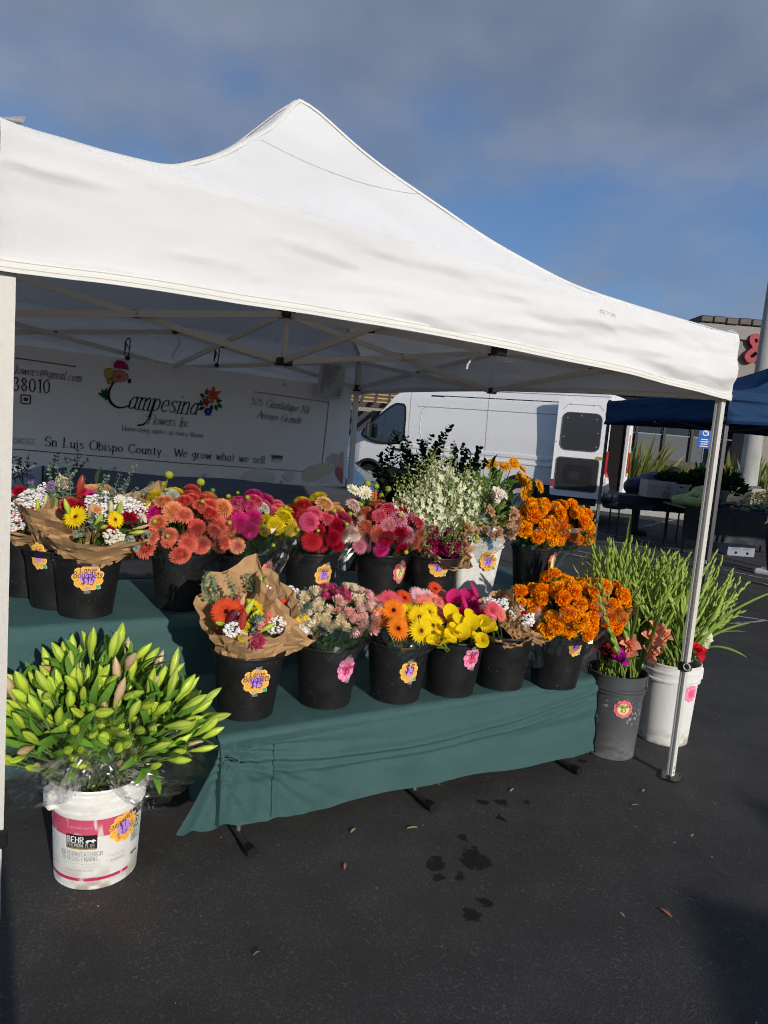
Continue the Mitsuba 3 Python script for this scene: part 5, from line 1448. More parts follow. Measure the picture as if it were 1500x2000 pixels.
k = thing('gerbera_bunch', 'coral and pink gerberas behind the yellow ones', 'bouquet')
st = MB()
for px, py, kd, s, oy in ((848, 1178, 'gco', .10, .04), (872, 1185, 'gco', .105, .02), (865, 1168, 'gco', .09, .08), (880, 1200, 'gco', .10, -.02), (860, 1198, 'gco', .10, -.03), (815, 1163, 'gpk', .09, .06), (835, 1165, 'gpk', .09, .1), (790, 1168, 'gred', .09, .05), (762, 1172, 'gpr', .10, .03), (745, 1180, 'gpr', .09, .03), (828, 1180, 'gco', .095, .02), (775, 1180, 'gpr', .09, .02), (850, 1150, 'gred', .08, .12)):
    p = at(px, py, y=SPOT['G'][1] + oy); n = np.array([U(-.3, .3) - .1, -.8, U(.5, 1)])
    bloom(k, kd, p, n, s); stems_to(st, B_ + (0, .04, 0), [(p, n / np.linalg.norm(n))], .0034, (.16, .28, .08))
st.put(f'{k}__stems', 'leaf', True); tag(f'{k}__stems', kind='stuff')
sleeve(k, bb('G') + (.02, .04, -.02), dc('G', .05, .05, .14), .08, .15, 33)
# C: callas
k = thing('calla_bunch', 'bright yellow calla lilies crowding over the bucket with the calla tag', 'bouquet')
st = MB(); B_ = bb('C')
for px, py, oy in ((852, 1250, -.17), (862, 1228, -.12), (855, 1240, -.16), (875, 1228, -.15), (895, 1222, -.13), (915, 1228, -.15), (935, 1215, -.12), (900, 1245, -.18), (925, 1240, -.17), (948, 1232, -.15), (870, 1250, -.18), (880, 1210, -.08), (888, 1236, -.16), (942, 1248, -.17), (953, 1222, -.1), (910, 1210, -.06)):
    p = at(px, py, y=SPOT['C'][1] + oy); n = np.array([U(-.8, .8), -.6 + U(-.2, .3), U(.4, 1.1)])
    n /= np.linalg.norm(n); bloom(k, 'calla_y', p - n * .03, n, U(.07, .092)); stems_to(st, B_ + (0, -.03, 0), [(p - n * .03, n)], .004, (.2, .32, .06))
st.put(f'{k}__stems', 'leaf', True); tag(f'{k}__stems', kind='stuff')
k = thing('calla_bunch', 'magenta calla lilies standing behind the yellow ones', 'bouquet')
st = MB()
for px, py, oy in ((885, 1180, .05), (905, 1175, .06), (925, 1185, .03), (900, 1195, .0), (915, 1200, .0), (890, 1200, .0), (935, 1200, .02), (880, 1168, .1), (905, 1160, .12), (918, 1170, .1)):
    p = at(px, py, y=SPOT['C'][1] + oy); n = np.array([U(-.7, .7), -.5 + U(-.3, .3), U(.4, 1.1)]); n /= np.linalg.norm(n)
    bloom(k, 'calla_m' if U(0, 1) < .55 else 'rose_m', p - n * .02, n, U(.075, .10)); stems_to(st, B_, [(p - n * .03, n)], .004, (.2, .3, .06))
st.put(f'{k}__stems', 'leaf', True); tag(f'{k}__stems', kind='stuff')

# ---- tall white spikes, snapdragons, lisianthus
def spike(root, name, b, e, florets, size, fl, budc, f0=.3, n_buds=9, bs='petal', bow=.05):
    """A flower spike: open florets low on the stem, closed buds towards the tip."""
    b, e = np.asarray(b, float), np.asarray(e, float); L = np.linalg.norm(e - b); t = np.linspace(0, 1, 12)[:, None]
    bw = rng.normal(size=3) * bow * L * (1, 1, 0); c = b + (e - b) * t + bw * np.sin(PI * t)
    m = MB().add(tube(c, np.linspace(.0034, .0012, 12), 5), (.14, .24, .06))
    for i in range(florets + n_buds):
        u = f0 + (1 - f0) * (i + .5) / (florets + n_buds); j = min(10, int(u * 11)); p = lerp(c[j], c[j + 1], u * 11 - j); d = (c[j + 1] - c[j]); d = d / np.linalg.norm(d)
        side = frame(p, d, 1, i * GA + U(-.3, .3))[:3, 0]; n = side + d * U(.05, .5)
        if i < florets:
            s = size * lerp(1.1, .7, i / florets) * U(.8, 1.15); q = p + side * s * .8
            m.add(tube([p, q], .0009, 3, False), (.2, .3, .08))
            for h in range(5): m.add(petal(s, s * .8, .5 + U(-.2, .3), -.1, .0, .0, .45, 4, .6, lerp(fl[0], fl[1], U(0, .4)), lerp(fl[0], fl[1], U(.5, 1)), jit=.05, ruff=.2), m=frame(q, n, 1, h * 1.257 + i))
        else:
            s = size * lerp(.55, .25, (i - florets) / max(1, n_buds)); q = p + side * s * .9
            v, f = lathe([(.001, -.7), (.42, -.2), (.5, .2), (.25, .75), (.001, 1)], 6); m.add((v * s * .7, f), np.asarray(budc) * U(.8, 1.15), frame(q, side + d * .8)); m.add(tube([p, q], .0008, 3, False), (.2, .3, .08))
    m.put(num(f'{root}__{name}'), bs, True)


k = thing('white_delphinium_bunch', 'tall loose spikes of greenish white delphinium rising above the snapdragons', 'bouquet')
B_ = np.array([2.28, 1.02, TBz + .1])
for i in range(78):
    px, py = U(768, 960), 0
    py = np.interp(px, [768, 800, 850, 900, 950], [905, 868, 852, 862, 892]) + abs(rng.normal()) * 45 + (i % 3) * 22
    e = at(px, min(py, 1000), y=U(.86, 1.22)); spike(k, 'flower_spike', lerp(B_, e, .25) + rng.normal(size=3) * .02, e, 26, .0255, ((.68, .72, .44), (.85, .85, .70)), (.58, .62, .28), .16, 9)
m = MB()
leaves_in(m, (2.26, 1.02, 1.22), (.2, .13, .16), 90, (.04, .09), (.006, .014), ((.10, .18, .05), (.20, .30, .09))); stems_to(m, B_, [(np.array([2.26 + U(-.2, .2), 1.02 + U(-.12, .12), U(1.1, 1.3)]), np.array([0, 0, 1.0])) for _ in range(34)], .0025, (.14, .24, .06))
m.put(f'{k}__stems', 'leaf', True); tag(f'{k}__stems', kind='stuff')
k = thing('snapdragon_bunch', 'deep maroon snapdragons tipping forward out of a kraft wrap', 'bouquet')
B_ = bb('G2') + (.02, 0, 0)
for i in range(36):
    px = U(822, 930); py = U(1035, 1088) if i < 27 else U(1000, 1040)
    e = at(px, py, y=U(.80, .98)); spike(k, 'flower_spike', lerp(B_ + (.02, .02, .12), e, .15), e, 17, .021, ((.24, .004, .06), (.44, .012, .13)), (.30, .34, .14), .12, 6, bow=.1)
for i in range(13):
    px = U(830, 925); e = at(px, U(1015, 1060), y=U(.76, .82)); spike(k, 'green_spike', e + (0, .05, -.08), e + (U(-.03, .03), -.02, .05), 3, .009, ((.3, .34, .14), (.5, .5, .25)), (.36, .40, .18), .1, 12)
paper(k, bb('G2') + (.02, .0, .085), dc('G2', .025, -.065, .06), .105, .145, 5, lambda a: .10 * np.sin(a * 2) + .15 * np.clip(np.sin(a + 1.2), 0, 1), amp=.016)
k = thing('lisianthus_bunch', 'brown pink lisianthus in a sleeve over the white square bucket', 'bouquet')
st = MB(); B_ = np.array([SWX, SWY, TBz + .15])
for i in range(34):
    if i < 18: px, py = U(955, 1012), U(990, 1050); kd = 'rose_b'
    elif i < 27: px, py = U(890, 955), U(1025, 1050); kd = 'rose_b'
    else: px, py = U(960, 1000), U(960, 990); kd = 'rose_w'
    p = at(px, py, y=U(.84, 1.0)); n = np.array([U(-.5, .3), -.9, U(.1, .8)]); bloom(k, kd, p, n, U(.055, .075)); stems_to(st, B_, [(p, n / np.linalg.norm(n))], .0024)
leaves_in(st, (SWX + .0, SWY - .05, 1.16), (.17, .12, .1), 150, (.03, .07), (.010, .022), ((.12, .2, .06), (.26, .34, .10)))
st.put(f'{k}__stems', 'leaf', True); tag(f'{k}__stems', kind='stuff')
for i in range(28):
    px = U(915, 1005); e = at(px, np.interp(px, [915, 960, 1012], [925, 900, 925]) + abs(rng.normal()) * 32, y=U(.98, 1.2)); spike(k, 'bud_spike', lerp(B_, e, .45), e, 0, .030, ((.4, .45, .2), (.5, .5, .3)), (.40, .48, .18), .45, 9, 'leaf')
sleeve(k, (SWX, SWY, TBz + .2), (SWX + .02, SWY - .06, 1.17), .12, .19, 41)
for i in range(12):
    px = U(885, 950); py = U(1020, 1062); p = at(px, py, y=.86); scene[num(f'{k}__green_bud')] = {**GBUD, 'to_world': T(frame(p, (U(-.4, .4), -.6, .8), U(.03, .042)))}
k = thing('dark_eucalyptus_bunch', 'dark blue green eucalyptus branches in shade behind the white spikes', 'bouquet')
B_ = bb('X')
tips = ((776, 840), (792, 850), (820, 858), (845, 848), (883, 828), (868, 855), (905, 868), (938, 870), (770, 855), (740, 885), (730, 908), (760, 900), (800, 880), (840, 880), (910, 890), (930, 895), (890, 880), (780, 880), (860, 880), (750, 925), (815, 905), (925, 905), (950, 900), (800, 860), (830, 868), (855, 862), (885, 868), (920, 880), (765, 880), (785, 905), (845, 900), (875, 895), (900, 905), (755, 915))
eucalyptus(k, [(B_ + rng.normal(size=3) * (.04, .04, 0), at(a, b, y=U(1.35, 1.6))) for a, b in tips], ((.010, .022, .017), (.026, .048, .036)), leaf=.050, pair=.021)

# ---- kraft bouquets
def mixed(k, items, base, stem=True):
    """Blooms and greens of a mixed bouquet. items: (px, py, depth y, kind, size, facing)."""
    st = MB()
    for px, py, y, kd, s, n in items:
        p = at(px, py, y=y); n = np.asarray(n, float); n = n / np.linalg.norm(n)
        if kd in ('bud', 'budr', 'budd'):
            scene[num(f'{k}__lily_bud')] = {**(BUDS[int(rng.integers(5))] if kd == 'bud' else BUD_RED if kd == 'budr' else BUD_DARK), 'to_world': T(frame(p - n * s * .4, n, s))}
        elif kd == 'gyp': gyp(k, p, (s, s * .6, s * .8), int(900 * s * s / .004 / 4) + 30, stem_base=base)
        elif kd == 'cluster': gyp(k, p, (s, s * .6, s * .8), int(s * 2600), (.80, .76, .62), .008, 'cream_cluster', base)
        elif kd == 'lav': gyp(k, p, (s, s * .6, s * 1.1), int(s * 2200), (.30, .18, .42), .006, 'purple_statice', base)
        elif kd == 'euc': eucalyptus(k, [(p - n * s, p + n * s * .5)], leaf=.024, pair=.017)
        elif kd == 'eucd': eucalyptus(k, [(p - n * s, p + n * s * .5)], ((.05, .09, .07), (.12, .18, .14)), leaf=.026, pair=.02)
        elif kd == 'euch': eucalyptus(k, [(p - n * s + rng.normal(size=3) * .012, p + n * s * .35 + rng.normal(size=3) * .03) for _ in range(4)], leaf=.030, pair=.012)
        elif kd == 'leaf': st.add(blade(s, s * .4, .6, 0, (.05, .10, .05), (.08, .14, .07), 7, .6), m=frame(p, n, 1, U(0, 6)))
        else: bloom(k, kd, p, n, s)
        if kd not in ('gyp', 'euc', 'eucd', 'euch', 'cluster', 'lav'): stems_to(st, base, [(p, n)])
    if st.n: st.put(f'{k}__stems', 'leaf', True); tag(f'{k}__stems', kind='stuff')


F_ = lambda a=0, b=-.8, c=.6: (a, b, c)
yA = SPOT['A'][1]
k = thing('kraft_bouquet', 'large kraft bouquet with yellow gerbera and white blossom, front left on the back table', 'bouquet')
mixed(k, [(148, 1010, yA - .14, 'gye', .10, F_(-.6, -.6, .6)), (175, 1000, yA - .08, 'bud', .08, F_(.1, -.3, 1)), (132, 995, yA - .12, 'bud', .085, F_(-.4, -.3, 1)), (150, 990, yA - .06, 'crim', .09, F_(-.3, -.5, .8)), (135, 985, yA - .05, 'red', .09, F_(-.4, -.4, .9)), (170, 1028, yA - .17, 'euch', .05, F_(0, -.8, .4)), (190, 1018, yA - .15, 'bud', .07, F_(.3, -.6, .8)),
          (190, 985, yA - .06, 'gyp', .055, F_()), (205, 1000, yA - .08, 'gyp', .05, F_()), (180, 968, yA + .02, 'mag', .07, F_()), (248, 990, yA - .08, 'gyp', .05, F_()), (265, 1000, yA - .06, 'gyp', .06, F_()), (235, 978, yA, 'star_w', .07, F_()), (215, 985, yA - .08, 'euch', .05, F_(0, -.4, .9)), (190, 995, yA - .1, 'peach', .05, F_()), (232, 1000, yA - .14, 'bud', .085, F_(.05, -.3, 1)), (215, 998, yA - .12, 'bud', .08, F_(-.1, -.3, 1)),
          (225, 1015, yA - .15, 'gye', .075, F_(.2, -.9, .3)), (253, 1012, yA - .1, 'crim', .09, F_(.3, -.7, .6)), (245, 1025, yA - .15, 'leaf', .08, F_(.5, -.8, .3)), (268, 992, yA - .06, 'mag', .07, F_(.4, -.5, .7)), (283, 998, yA - .06, 'bud', .075, F_(.5, -.2, .9)), (222, 1048, yA - .19, 'cluster', .042, F_()), (252, 1052, yA - .19, 'euch', .045, F_(.3, -.8, .3)), (265, 1040, yA - .16, 'bud', .075, F_(.6, -.7, .2)), (272, 1030, yA - .14, 'bud', .07, F_(.7, -.5, .3)),
          (200, 1030, yA - .17, 'bud', .06, F_(.2, -.8, .3)), (215, 1035, yA - .16, 'crim', .06, F_()), (275, 1015, yA - .1, 'rose_w', .06, F_(.5, -.7, .4)), (258, 1030, yA - .15, 'leaf', .07, F_(.6, -.6, .4))], bb('A'))
tA = lambda a: .16 * np.sin(a * 1.0 + 2.2) + .09 * np.sin(a * 3 + 1) + .07 * np.sin(a * 5 + 2.0)
paper(k, bb('A') + (0, -.01, .095), dc('A', .01, -.04, .12), .122, .22, 11, lambda a: tA(a) + .30 * np.abs((a / (PI / 2.5)) % 1 - .5), amp=.035, pleat=.02)
eucalyptus(k, [(bb('A') + (.03, .05, .15), at(a, b, y=yA + o)) for a, b, o in ((213, 925, .04), (235, 925, .08), (265, 908, .06), (270, 950, .03), (298, 940, .05), (245, 950, .02), (222, 955, .03), (285, 960, .02), (255, 935, .1))], leaf=.026, pair=.019)
k = thing('kraft_bouquet', 'kraft bouquet with dark red lily opening behind the leftmost big bucket', 'bouquet')
yA3 = SPOT['A3'][1]
mixed(k, [(155, 955, yA3, 'budr', .11, F_(.1, -.2, 1)), (165, 965, yA3, 'red', .085, F_(.3, -.6, .6)), (178, 972, yA3, 'red', .08, F_(.4, -.5, .6)), (195, 962, yA3 + .05, 'bud', .085, F_(.2, -.2, 1)), (205, 970, yA3, 'star_w', .07, F_()), (115, 945, yA3 + .05, 'bud', .08, F_(0, 0, 1)), (123, 942, yA3 + .08, 'cream', .08, F_()), (100, 950, yA3 + .06, 'lav', .022, F_()), (135, 950, yA3 + .1, 'lav', .018, F_()), (180, 955, yA3 + .08, 'peach', .06, F_())], bb('A3'))
paper(k, bb('A3') + (0, 0, .10), dc('A3', .035, -.03, .15), .10, .215, 17, lambda a: .20 * np.sin(a + 2.6) + .10 * np.sin(a * 2 + .4) + .06 * np.sin(a * 5), amp=.03)
eucalyptus(k, [(bb('A3') + (.04, .06, .2), at(a, b, y=yA3 + .08)) for a, b in ((105, 892), (125, 890), (140, 895), (150, 920), (165, 930), (98, 905))], leaf=.028, pair=.022)
k = thing('kraft_bouquet', 'shaded kraft bouquet at the far left with white statice spilling beside the pole', 'bouquet')
yA2 = SPOT['A2'][1]
mixed(k, [(60, 975, yA2 - .2, 'gyp', .055, F_()), (48, 990, yA2 - .2, 'gyp', .055, F_()), (75, 970, yA2 - .18, 'lav', .025, F_()), (85, 985, yA2 - .18, 'bud', .085, F_(.2, -.2, 1)), (72, 995, yA2 - .22, 'bud', .08, F_(-.1, -.3, 1)), (55, 1000, yA2 - .22, 'crim', .07, F_()), (35, 1010, yA2 - .2, 'coral', .06, F_()), (62, 965, yA2 - .15, 'star_w', .07, F_(-.3, -.5, .8)), (38, 960, yA2 - .1, 'crim', .07, F_(-.2, -.6, .7)), (30, 1020, yA2 - .2, 'gyp', .05, F_()), (92, 960, yA2 - .1, 'gyp', .05, F_()), (50, 975, yA2 - .12, 'euch', .05, F_())], bb('A2'))
paper(k, bb('A2') + (0, -.02, .10), dc('A2', .01, -.07, .13), .11, .21, 23, lambda a: .16 * np.sin(a + 2.4) + .1 * np.sin(a * 2 + 3) + .06 * np.sin(a * 4), amp=.03)
k = thing('kraft_bouquet', 'dark kraft bouquet deepest in shade at the far left, topped with grey green leaves', 'bouquet')
mixed(k, [(45, 915, 1.95, 'eucd', .10, F_(-.2, 0, 1)), (55, 908, 1.95, 'eucd', .10, F_(0, 0, 1)), (35, 912, 1.95, 'eucd', .10, F_(-.2, 0, 1)), (65, 920, 1.95, 'eucd', .09, F_(.2, 0, 1)), (25, 920, 1.95, 'eucd', .09, F_(-.3, 0, 1)), (110, 905, 1.9, 'eucd', .10, F_(.1, 0, 1)), (150, 900, 1.9, 'eucd', .10, F_(.1, 0, 1)), (170, 915, 1.9, 'eucd', .09, F_(.2, 0, 1)), (60, 938, 1.9, 'lav', .02, F_()), (90, 935, 1.9, 'eucd', .08, F_()), (140, 925, 1.85, 'eucd', .09, F_(.2, 0, 1))], np.array([.55, 1.9, TBz + .1]))
paper(k, (.45, 1.80, .84), (.50, 1.80, 1.13), .09, .26, 29, lambda a: .1 * np.sin(a + 2) + .08 * np.sin(a * 3), amp=.03)
k = thing('kraft_bouquet', 'kraft bouquet in shade between the eucalyptus tips and the banner', 'bouquet')
paper(k, (.78, 1.72, .86), (.80, 1.72, 1.17), .07, .18, 37, lambda a: .16 * np.sin(a * 2 + 1) + .06 * np.sin(a * 5), amp=.03)
mixed(k, [(200, 950, 1.68, 'eucd', .10, F_(.2, 0, 1)), (190, 945, 1.68, 'leaf', .09, F_(0, -.2, 1)), (210, 960, 1.66, 'crim', .07, F_())], np.array([.8, 1.72, .9]))

y1 = SPOT['B1'][1]
k = thing('kraft_bouquet', 'tall kraft wrapped bouquet of red and orange blooms on the front table by the lilies', 'bouquet')
mixed(k, [(442, 1195, y1 - .06, 'gred', .115, F_(-.5, -.7, .5)), (470, 1200, y1 - .08, 'red', .085, F_(0, -.9, .4)), (460, 1190, y1 - .04, 'budr', .10, F_(.05, -.2, 1)), (470, 1185, y1 - .05, 'bud', .085, F_(.1, -.2, 1)), (448, 1215, y1 - .10, 'budd', .10, F_(.3, -.4, 1)), (468, 1225, y1 - .14, 'budr', .115, F_(-.05, -.4, 1)), (482, 1195, y1 - .09, 'bud', .095, F_(.35, -.3, 1)), (495, 1185, y1 - .04, 'gye', .085, F_(.2, -.5, .9)), (508, 1205, y1 - .1, 'gye', .08, F_(.5, -.6, .5)),
          (525, 1212, y1 - .11, 'gco', .085, F_(.6, -.7, .3)), (508, 1225, y1 - .13, 'straw_p', .05, F_()), (432, 1218, y1 - .10, 'bud', .07, F_(-.8, -.5, .3)), (455, 1230, y1 - .14, 'gyp', .035, F_()), (540, 1222, y1 - .12, 'gyp', .045, F_()), (495, 1232, y1 - .15, 'euch', .035, F_(.2, -.8, .3)), (518, 1228, y1 - .14, 'bud', .075, F_(.7, -.5, .6)), (500, 1252, y1 - .19, 'straw_m', .078, F_(.1, -1, .2)), (475, 1243, y1 - .17, 'straw_c', .04, F_()), (490, 1210, y1 - .12, 'bud', .09, F_(.5, -.3, .8)), (480, 1225, y1 - .12, 'yellow', .05, F_()), (462, 1210, y1 - .09, 'gyp', .03, F_()), (472, 1246, y1 - .17, 'yellow', .035, F_())], bb('B1'))
paper(k, bb('B1') + (0, .0, .09), dc('B1', -.03, -.03, .155), .115, .172, 43, lambda a: .44 * np.clip(np.sin(a + .3), -.5, 1) + .34 * np.abs((a / (PI / 2) + .35) % 1 - .5) + .07 * np.sin(a * 2), amp=.034, pleat=.022)
eucalyptus(k, [(bb('B1') + (0, .02, .2), at(a, b, y=y1 + .02)) for a, b in ((405, 1115), (412, 1125), (440, 1118), (448, 1165), (452, 1160))], ((.14, .24, .14), (.30, .40, .22)), leaf=.030, pair=.02)
k = thing('kraft_bouquet', 'second kraft bouquet with eucalyptus and a red gerbera, right of the tall one', 'bouquet')
mixed(k, [(550, 1188, y1 - .02, 'gred', .085, F_(-.2, -.9, .3)), (592, 1217, y1 - .08, 'gye', .10, F_(.1, -.95, .3)), (568, 1187, y1, 'bud', .075, F_(.3, -.3, .9)), (580, 1180, y1 + .02, 'bud', .075, F_(.4, -.3, .9)), (605, 1222, y1 - .08, 'gyp', .045, F_()), (575, 1200, y1 - .05, 'euch', .07, F_(.5, -.4, .6)), (600, 1185, y1, 'euch', .075, F_(.5, -.2, .7)), (612, 1175, y1 + .03, 'euch', .055, F_(.3, -.6, .6)), (540, 1195, y1 - .02, 'euch', .06, F_(-.3, -.4, .8)), (560, 1165, y1 + .05, 'gyp', .06, F_()), (530, 1160, y1 + .08, 'gyp', .05, F_()), (548, 1155, y1 + .1, 'gred', .08, F_(0, -.4, .9)), (505, 1145, y1 + .06, 'bud', .085, F_(0, -.2, 1)), (590, 1232, y1 - .1, 'gyp', .03, F_()), (618, 1215, y1 - .06, 'euch', .04, F_(.4, -.8, .3))], bb('B1') + (.08, .05, 0))
paper(k, bb('B1') + (.05, .03, .08), dc('B1', .16, .0, .13), .08, .165, 47, lambda a: .25 * np.clip(np.sin(a + .5), -.3, 1) + .07 * np.sin(a * 3), amp=.03)
eucalyptus(k, [(bb('B1') + (.08, .08, .25), at(a, b, y=y1 + .08)) for a, b in ((488, 1115), (478, 1120), (520, 1125), (510, 1130), (495, 1130))], ((.14, .24, .14), (.30, .40, .22)), leaf=.028, pair=.02)
yM = SPOT['M'][1]
k = thing('kraft_bouquet', 'small kraft bouquet of pink gerberas on the front table beside the callas', 'bouquet')
mixed(k, [(962, 1192, yM - .1, 'gpr', .085, F_(-.2, -.9, .4)), (978, 1200, yM - .11, 'gco', .075, F_(.2, -.9, .4)), (955, 1180, yM - .05, 'gyp', .04, F_()), (980, 1182, yM - .04, 'gyp', .04, F_()), (945, 1185, yM - .05, 'bud', .05, F_()), (990, 1175, yM, 'leaf', .07, F_(0, -.3, 1)), (985, 1180, yM, 'leaf', .07, F_(.4, -.3, 1)), (1000, 1170, yM, 'crim', .05, F_()), (962, 1208, yM - .12, 'straw_p', .04, F_())], bb('M'))
paper(k, bb('M') + (-.01, .0, .095), dc('M', -.035, -.04, .07), .10, .135, 53, lambda a: .20 * np.clip(np.sin(a + .2), -.3, 1) + .08 * np.sin(a * 3 + 1), amp=.02, n=72, rows=14)
k = thing('kraft_bouquet', 'small kraft bouquet with a maroon bloom in white baby breath near the marigolds', 'bouquet')
mixed(k, [(1022, 1203, yM - .1, 'crim', .062, F_(0, -.9, .4)), (1035, 1195, yM - .07, 'gyp', .055, F_()), (1010, 1195, yM - .07, 'gyp', .045, F_()), (1030, 1212, yM - .12, 'gyp', .04, F_()), (1042, 1212, yM - .1, 'straw_p', .05, F_()), (1015, 1215, yM - .12, 'leaf', .05, F_(0, -.8, .5)), (1025, 1185, yM - .02, 'rose_w', .05, F_())], bb('M') + (.06, 0, 0))
paper(k, bb('M') + (.03, .0, .09), dc('M', .085, -.04, .065), .09, .135, 59, lambda a: .20 * np.clip(np.sin(a + .2), -.3, 1) + .08 * np.sin(a * 3 + 2), amp=.02, n=72, rows=14)

# ---- the lily buds in the paint pail
PB = np.array([BX, BYY, BH])
LIL = [('loose sheaf of green lily buds at the left of the paint pail', -.175, -.02, .145), ('middle sheaf of pale lily buds rising highest from the paint pail', .02, .07, .185), ('sheaf of green lily buds leaning right from the paint pail towards the cloth', .18, -.01, .13)]
for j, (lab, dx, dy, dz) in enumerate(LIL):
    k = thing('lily_bunch', lab, 'bouquet')
    c = PB + (dx * .80 * .793, dy - dx * .5 * .609, dz); RR = np.array([.205, .18, .185])
    st = MB(); pts = dome(c, RR, .068, -.46)
    for p, n in pts:
        d = n * (.8, .8, .4) + np.array([dx * 1.2, -.12, .52]) + rng.normal(size=3) * .22; d /= np.linalg.norm(d)
        s = U(.092, .120) * (1.0 if n[2] > -.1 else .85); p = p + n * U(-.075, .02)
        i = int(rng.choice(5, p=[.38, .28, .27, .04, .03]))
        scene[num(f'{k}__bud')] = {**BUDS[i], 'to_world': T(frame(p, d, s, U(0, 6.28)) @ sc(U(.9, 1.1), U(.9, 1.1), 1))}
        b = PB + np.array([dx * .25, dy * .2, -.05]) + rng.normal(size=3) * (.03, .03, 0); st.add(tube([b, lerp(b, p, .6) + (0, 0, .02), p + d * .004], [.0042, .0036, .0026], 6, False), (.17, .26, .06))
    st.put(f'{k}__stems', 'leaf', True); tag(f'{k}__stems', kind='stuff')
    for q in range(130):
        dd = rng.normal(size=3); dd /= np.linalg.norm(dd); p = c + dd * RR * (U(.35, .92) * np.array([1, 1, .8])) + (0, 0, .02); n = dd * (1, 1, .5) + (0, 0, .55)
        if p[2] < BH + .04: continue
        lfm = LEAFS[int(rng.integers(len(LEAFS)))] if 'LEAFS' in globals() else None
        if lfm is None:
            LEAFS = [MB().add(blade(1, .18, .8 + .25 * h, 0, (.07, .17, .025), (.15, .31, .045), 9, .6)).shape('leaf', True) for h in range(5)]; lfm = LEAFS[0]
        scene[num(f'{k}__leaf')] = {**lfm, 'to_world': T(frame(p, n, U(.09, .16), U(0, 6.28)))}
    sleeve(k, PB + (dx * .2, dy * .2, .0), c + (dx * .25, 0, .02), .105, .245, 61 + j, amp=.035, n=90, rows=18)
    sleeve(k, PB + (dx * .2, dy * .2, .0), c + (dx * .1, -.02, -.05), .115, .225, 71 + j, lambda a: .16 * np.sin(a * 2 + j) + .10 * np.sin(a * 5), amp=.04, n=90, rows=18)

# ---- gladioli: every stalk stands loose in its pail
def gladiolus(label, group, b, e, open_=None, bud=(.30, .41, .085), nl=3, tip=.5):
    k = thing('gladiolus_stalk', label, 'flower', group)
    q, e = np.asarray(b, float), np.asarray(e, float); d0 = (q - e) / max(.2, e[2] - q[2]); off = d0[:2] * .30 * .5; off = off * min(1, .012 / (np.linalg.norm(off) + 1e-9))
    b = np.array([q[0] + off[0], q[1] + off[1], q[2] - .22]); L = np.linalg.norm(e - b)
    cc_ = spline([b, q, lerp(q, e, .55) + rng.normal(size=3) * .015, e + rng.normal(size=3) * (.02, .02, 0)], 8); ln_ = np.r_[0, np.cumsum(np.linalg.norm(np.diff(cc_, axis=0), axis=1))]
    c = np.stack([np.interp(np.linspace(0, ln_[-1], 12), ln_, cc_[:, i]) for i in range(3)], 1)
    m = MB().add(tube(c, np.linspace(.0058, .0016, 12), 6), np.asarray(bud) * .85)
    nb = 11; a0 = U(0, 6.28)
    for i in range(nb):
        u = tip + (1 - tip) * (i + .3) / nb; j = min(10, int(u * 11)); p = lerp(c[j], c[j + 1], u * 11 - j); d = c[j + 1] - c[j]; d = d / np.linalg.norm(d)
        s = lerp(.092, .040, i / nb); side = frame(p, d, 1, a0 + (i % 2) * 2.5)[:3, 0]
        v, f = lathe([(.001, 0), (.10, .12), (.145, .4), (.10, .75), (.004, 1.06)], 6); cc = lerp(np.asarray(bud) * .9, np.asarray(bud) * 1.45, np.clip(v[:, 2:], 0, 1))
        m.add((v * s * (1, 1, 1), f, np.clip(cc, 0, 1)), m=frame(p, d + side * .20, 1))
    m.put(f'{k}__spike', 'leaf', True)
    for i in range(nl):
        q = c[int(rng.integers(3, 6))]; d = (e - q) / np.linalg.norm(e - q) + rng.normal(size=3) * .10
        lm = MB().add(blade(L * U(.38, .62), U(.012, .022), U(.05, .5) if U(0, 1) < .75 else U(.7, 1.1), 0, np.asarray((.12, .22, .045)) * U(.8, 1.2), np.asarray((.28, .39, .085)) * U(.85, 1.15), 10, .45), m=frame(q, d, 1, U(0, 6.28)))
        lm.put(num(f'{k}__leaf'), 'leaf', True)
    if open_:
        for i in range(open_[1]):
            u = .44 + .065 * i; j = min(10, int(u * 11)); p = lerp(c[j], c[j + 1], u * 11 - j); d = (c[j + 1] - c[j]) / np.linalg.norm(c[j + 1] - c[j])
            side = np.array([U(-.7, .5), -.8, .2]); M = frame(p + side * .018, side + d * .5, U(.10, .125), U(0, 6))
            scene[num(f'{k}__flower')] = {**open_[0], 'to_world': T(M)}
    return k


def glad_flower(c0, c1): return shp(rose_like(c0, c1, 9))


GF = {'salmon': glad_flower((.88, .26, .14), (.95, .44, .30)), 'purple': glad_flower((.42, .01, .30), (.62, .03, .46)), 'maroon': glad_flower((.12, .012, .014), (.24, .03, .03)), 'ivory': glad_flower((.62, .66, .34), (.80, .80, .62)), 'redg': glad_flower((.62, .01, .02), (.74, .03, .04))}
gb_, wb_ = np.array([GX, GY, GH - .02]), np.array([WX, WY, WH - .02])
def rim_pt(c): a, r_ = U(0, 6.28), .105 * U(0, 1) ** .5; return c + (r_ * math.cos(a), r_ * math.sin(a), 0)
GLG, GLW = 'closed gladioli in the grey pail', 'closed gladioli in the white pail'
for i in range(56):
    px = U(1140, 1345); e = at(px, np.interp(px, [1140, 1200, 1250, 1345], [1070, 1035, 1065, 1075]) + abs(rng.normal()) * 30, y=U(.12, .55))
    gladiolus('pale green gladiolus stalk with closed buds standing in the grey pail', GLG, rim_pt(gb_), e, tip=U(.45, .6))
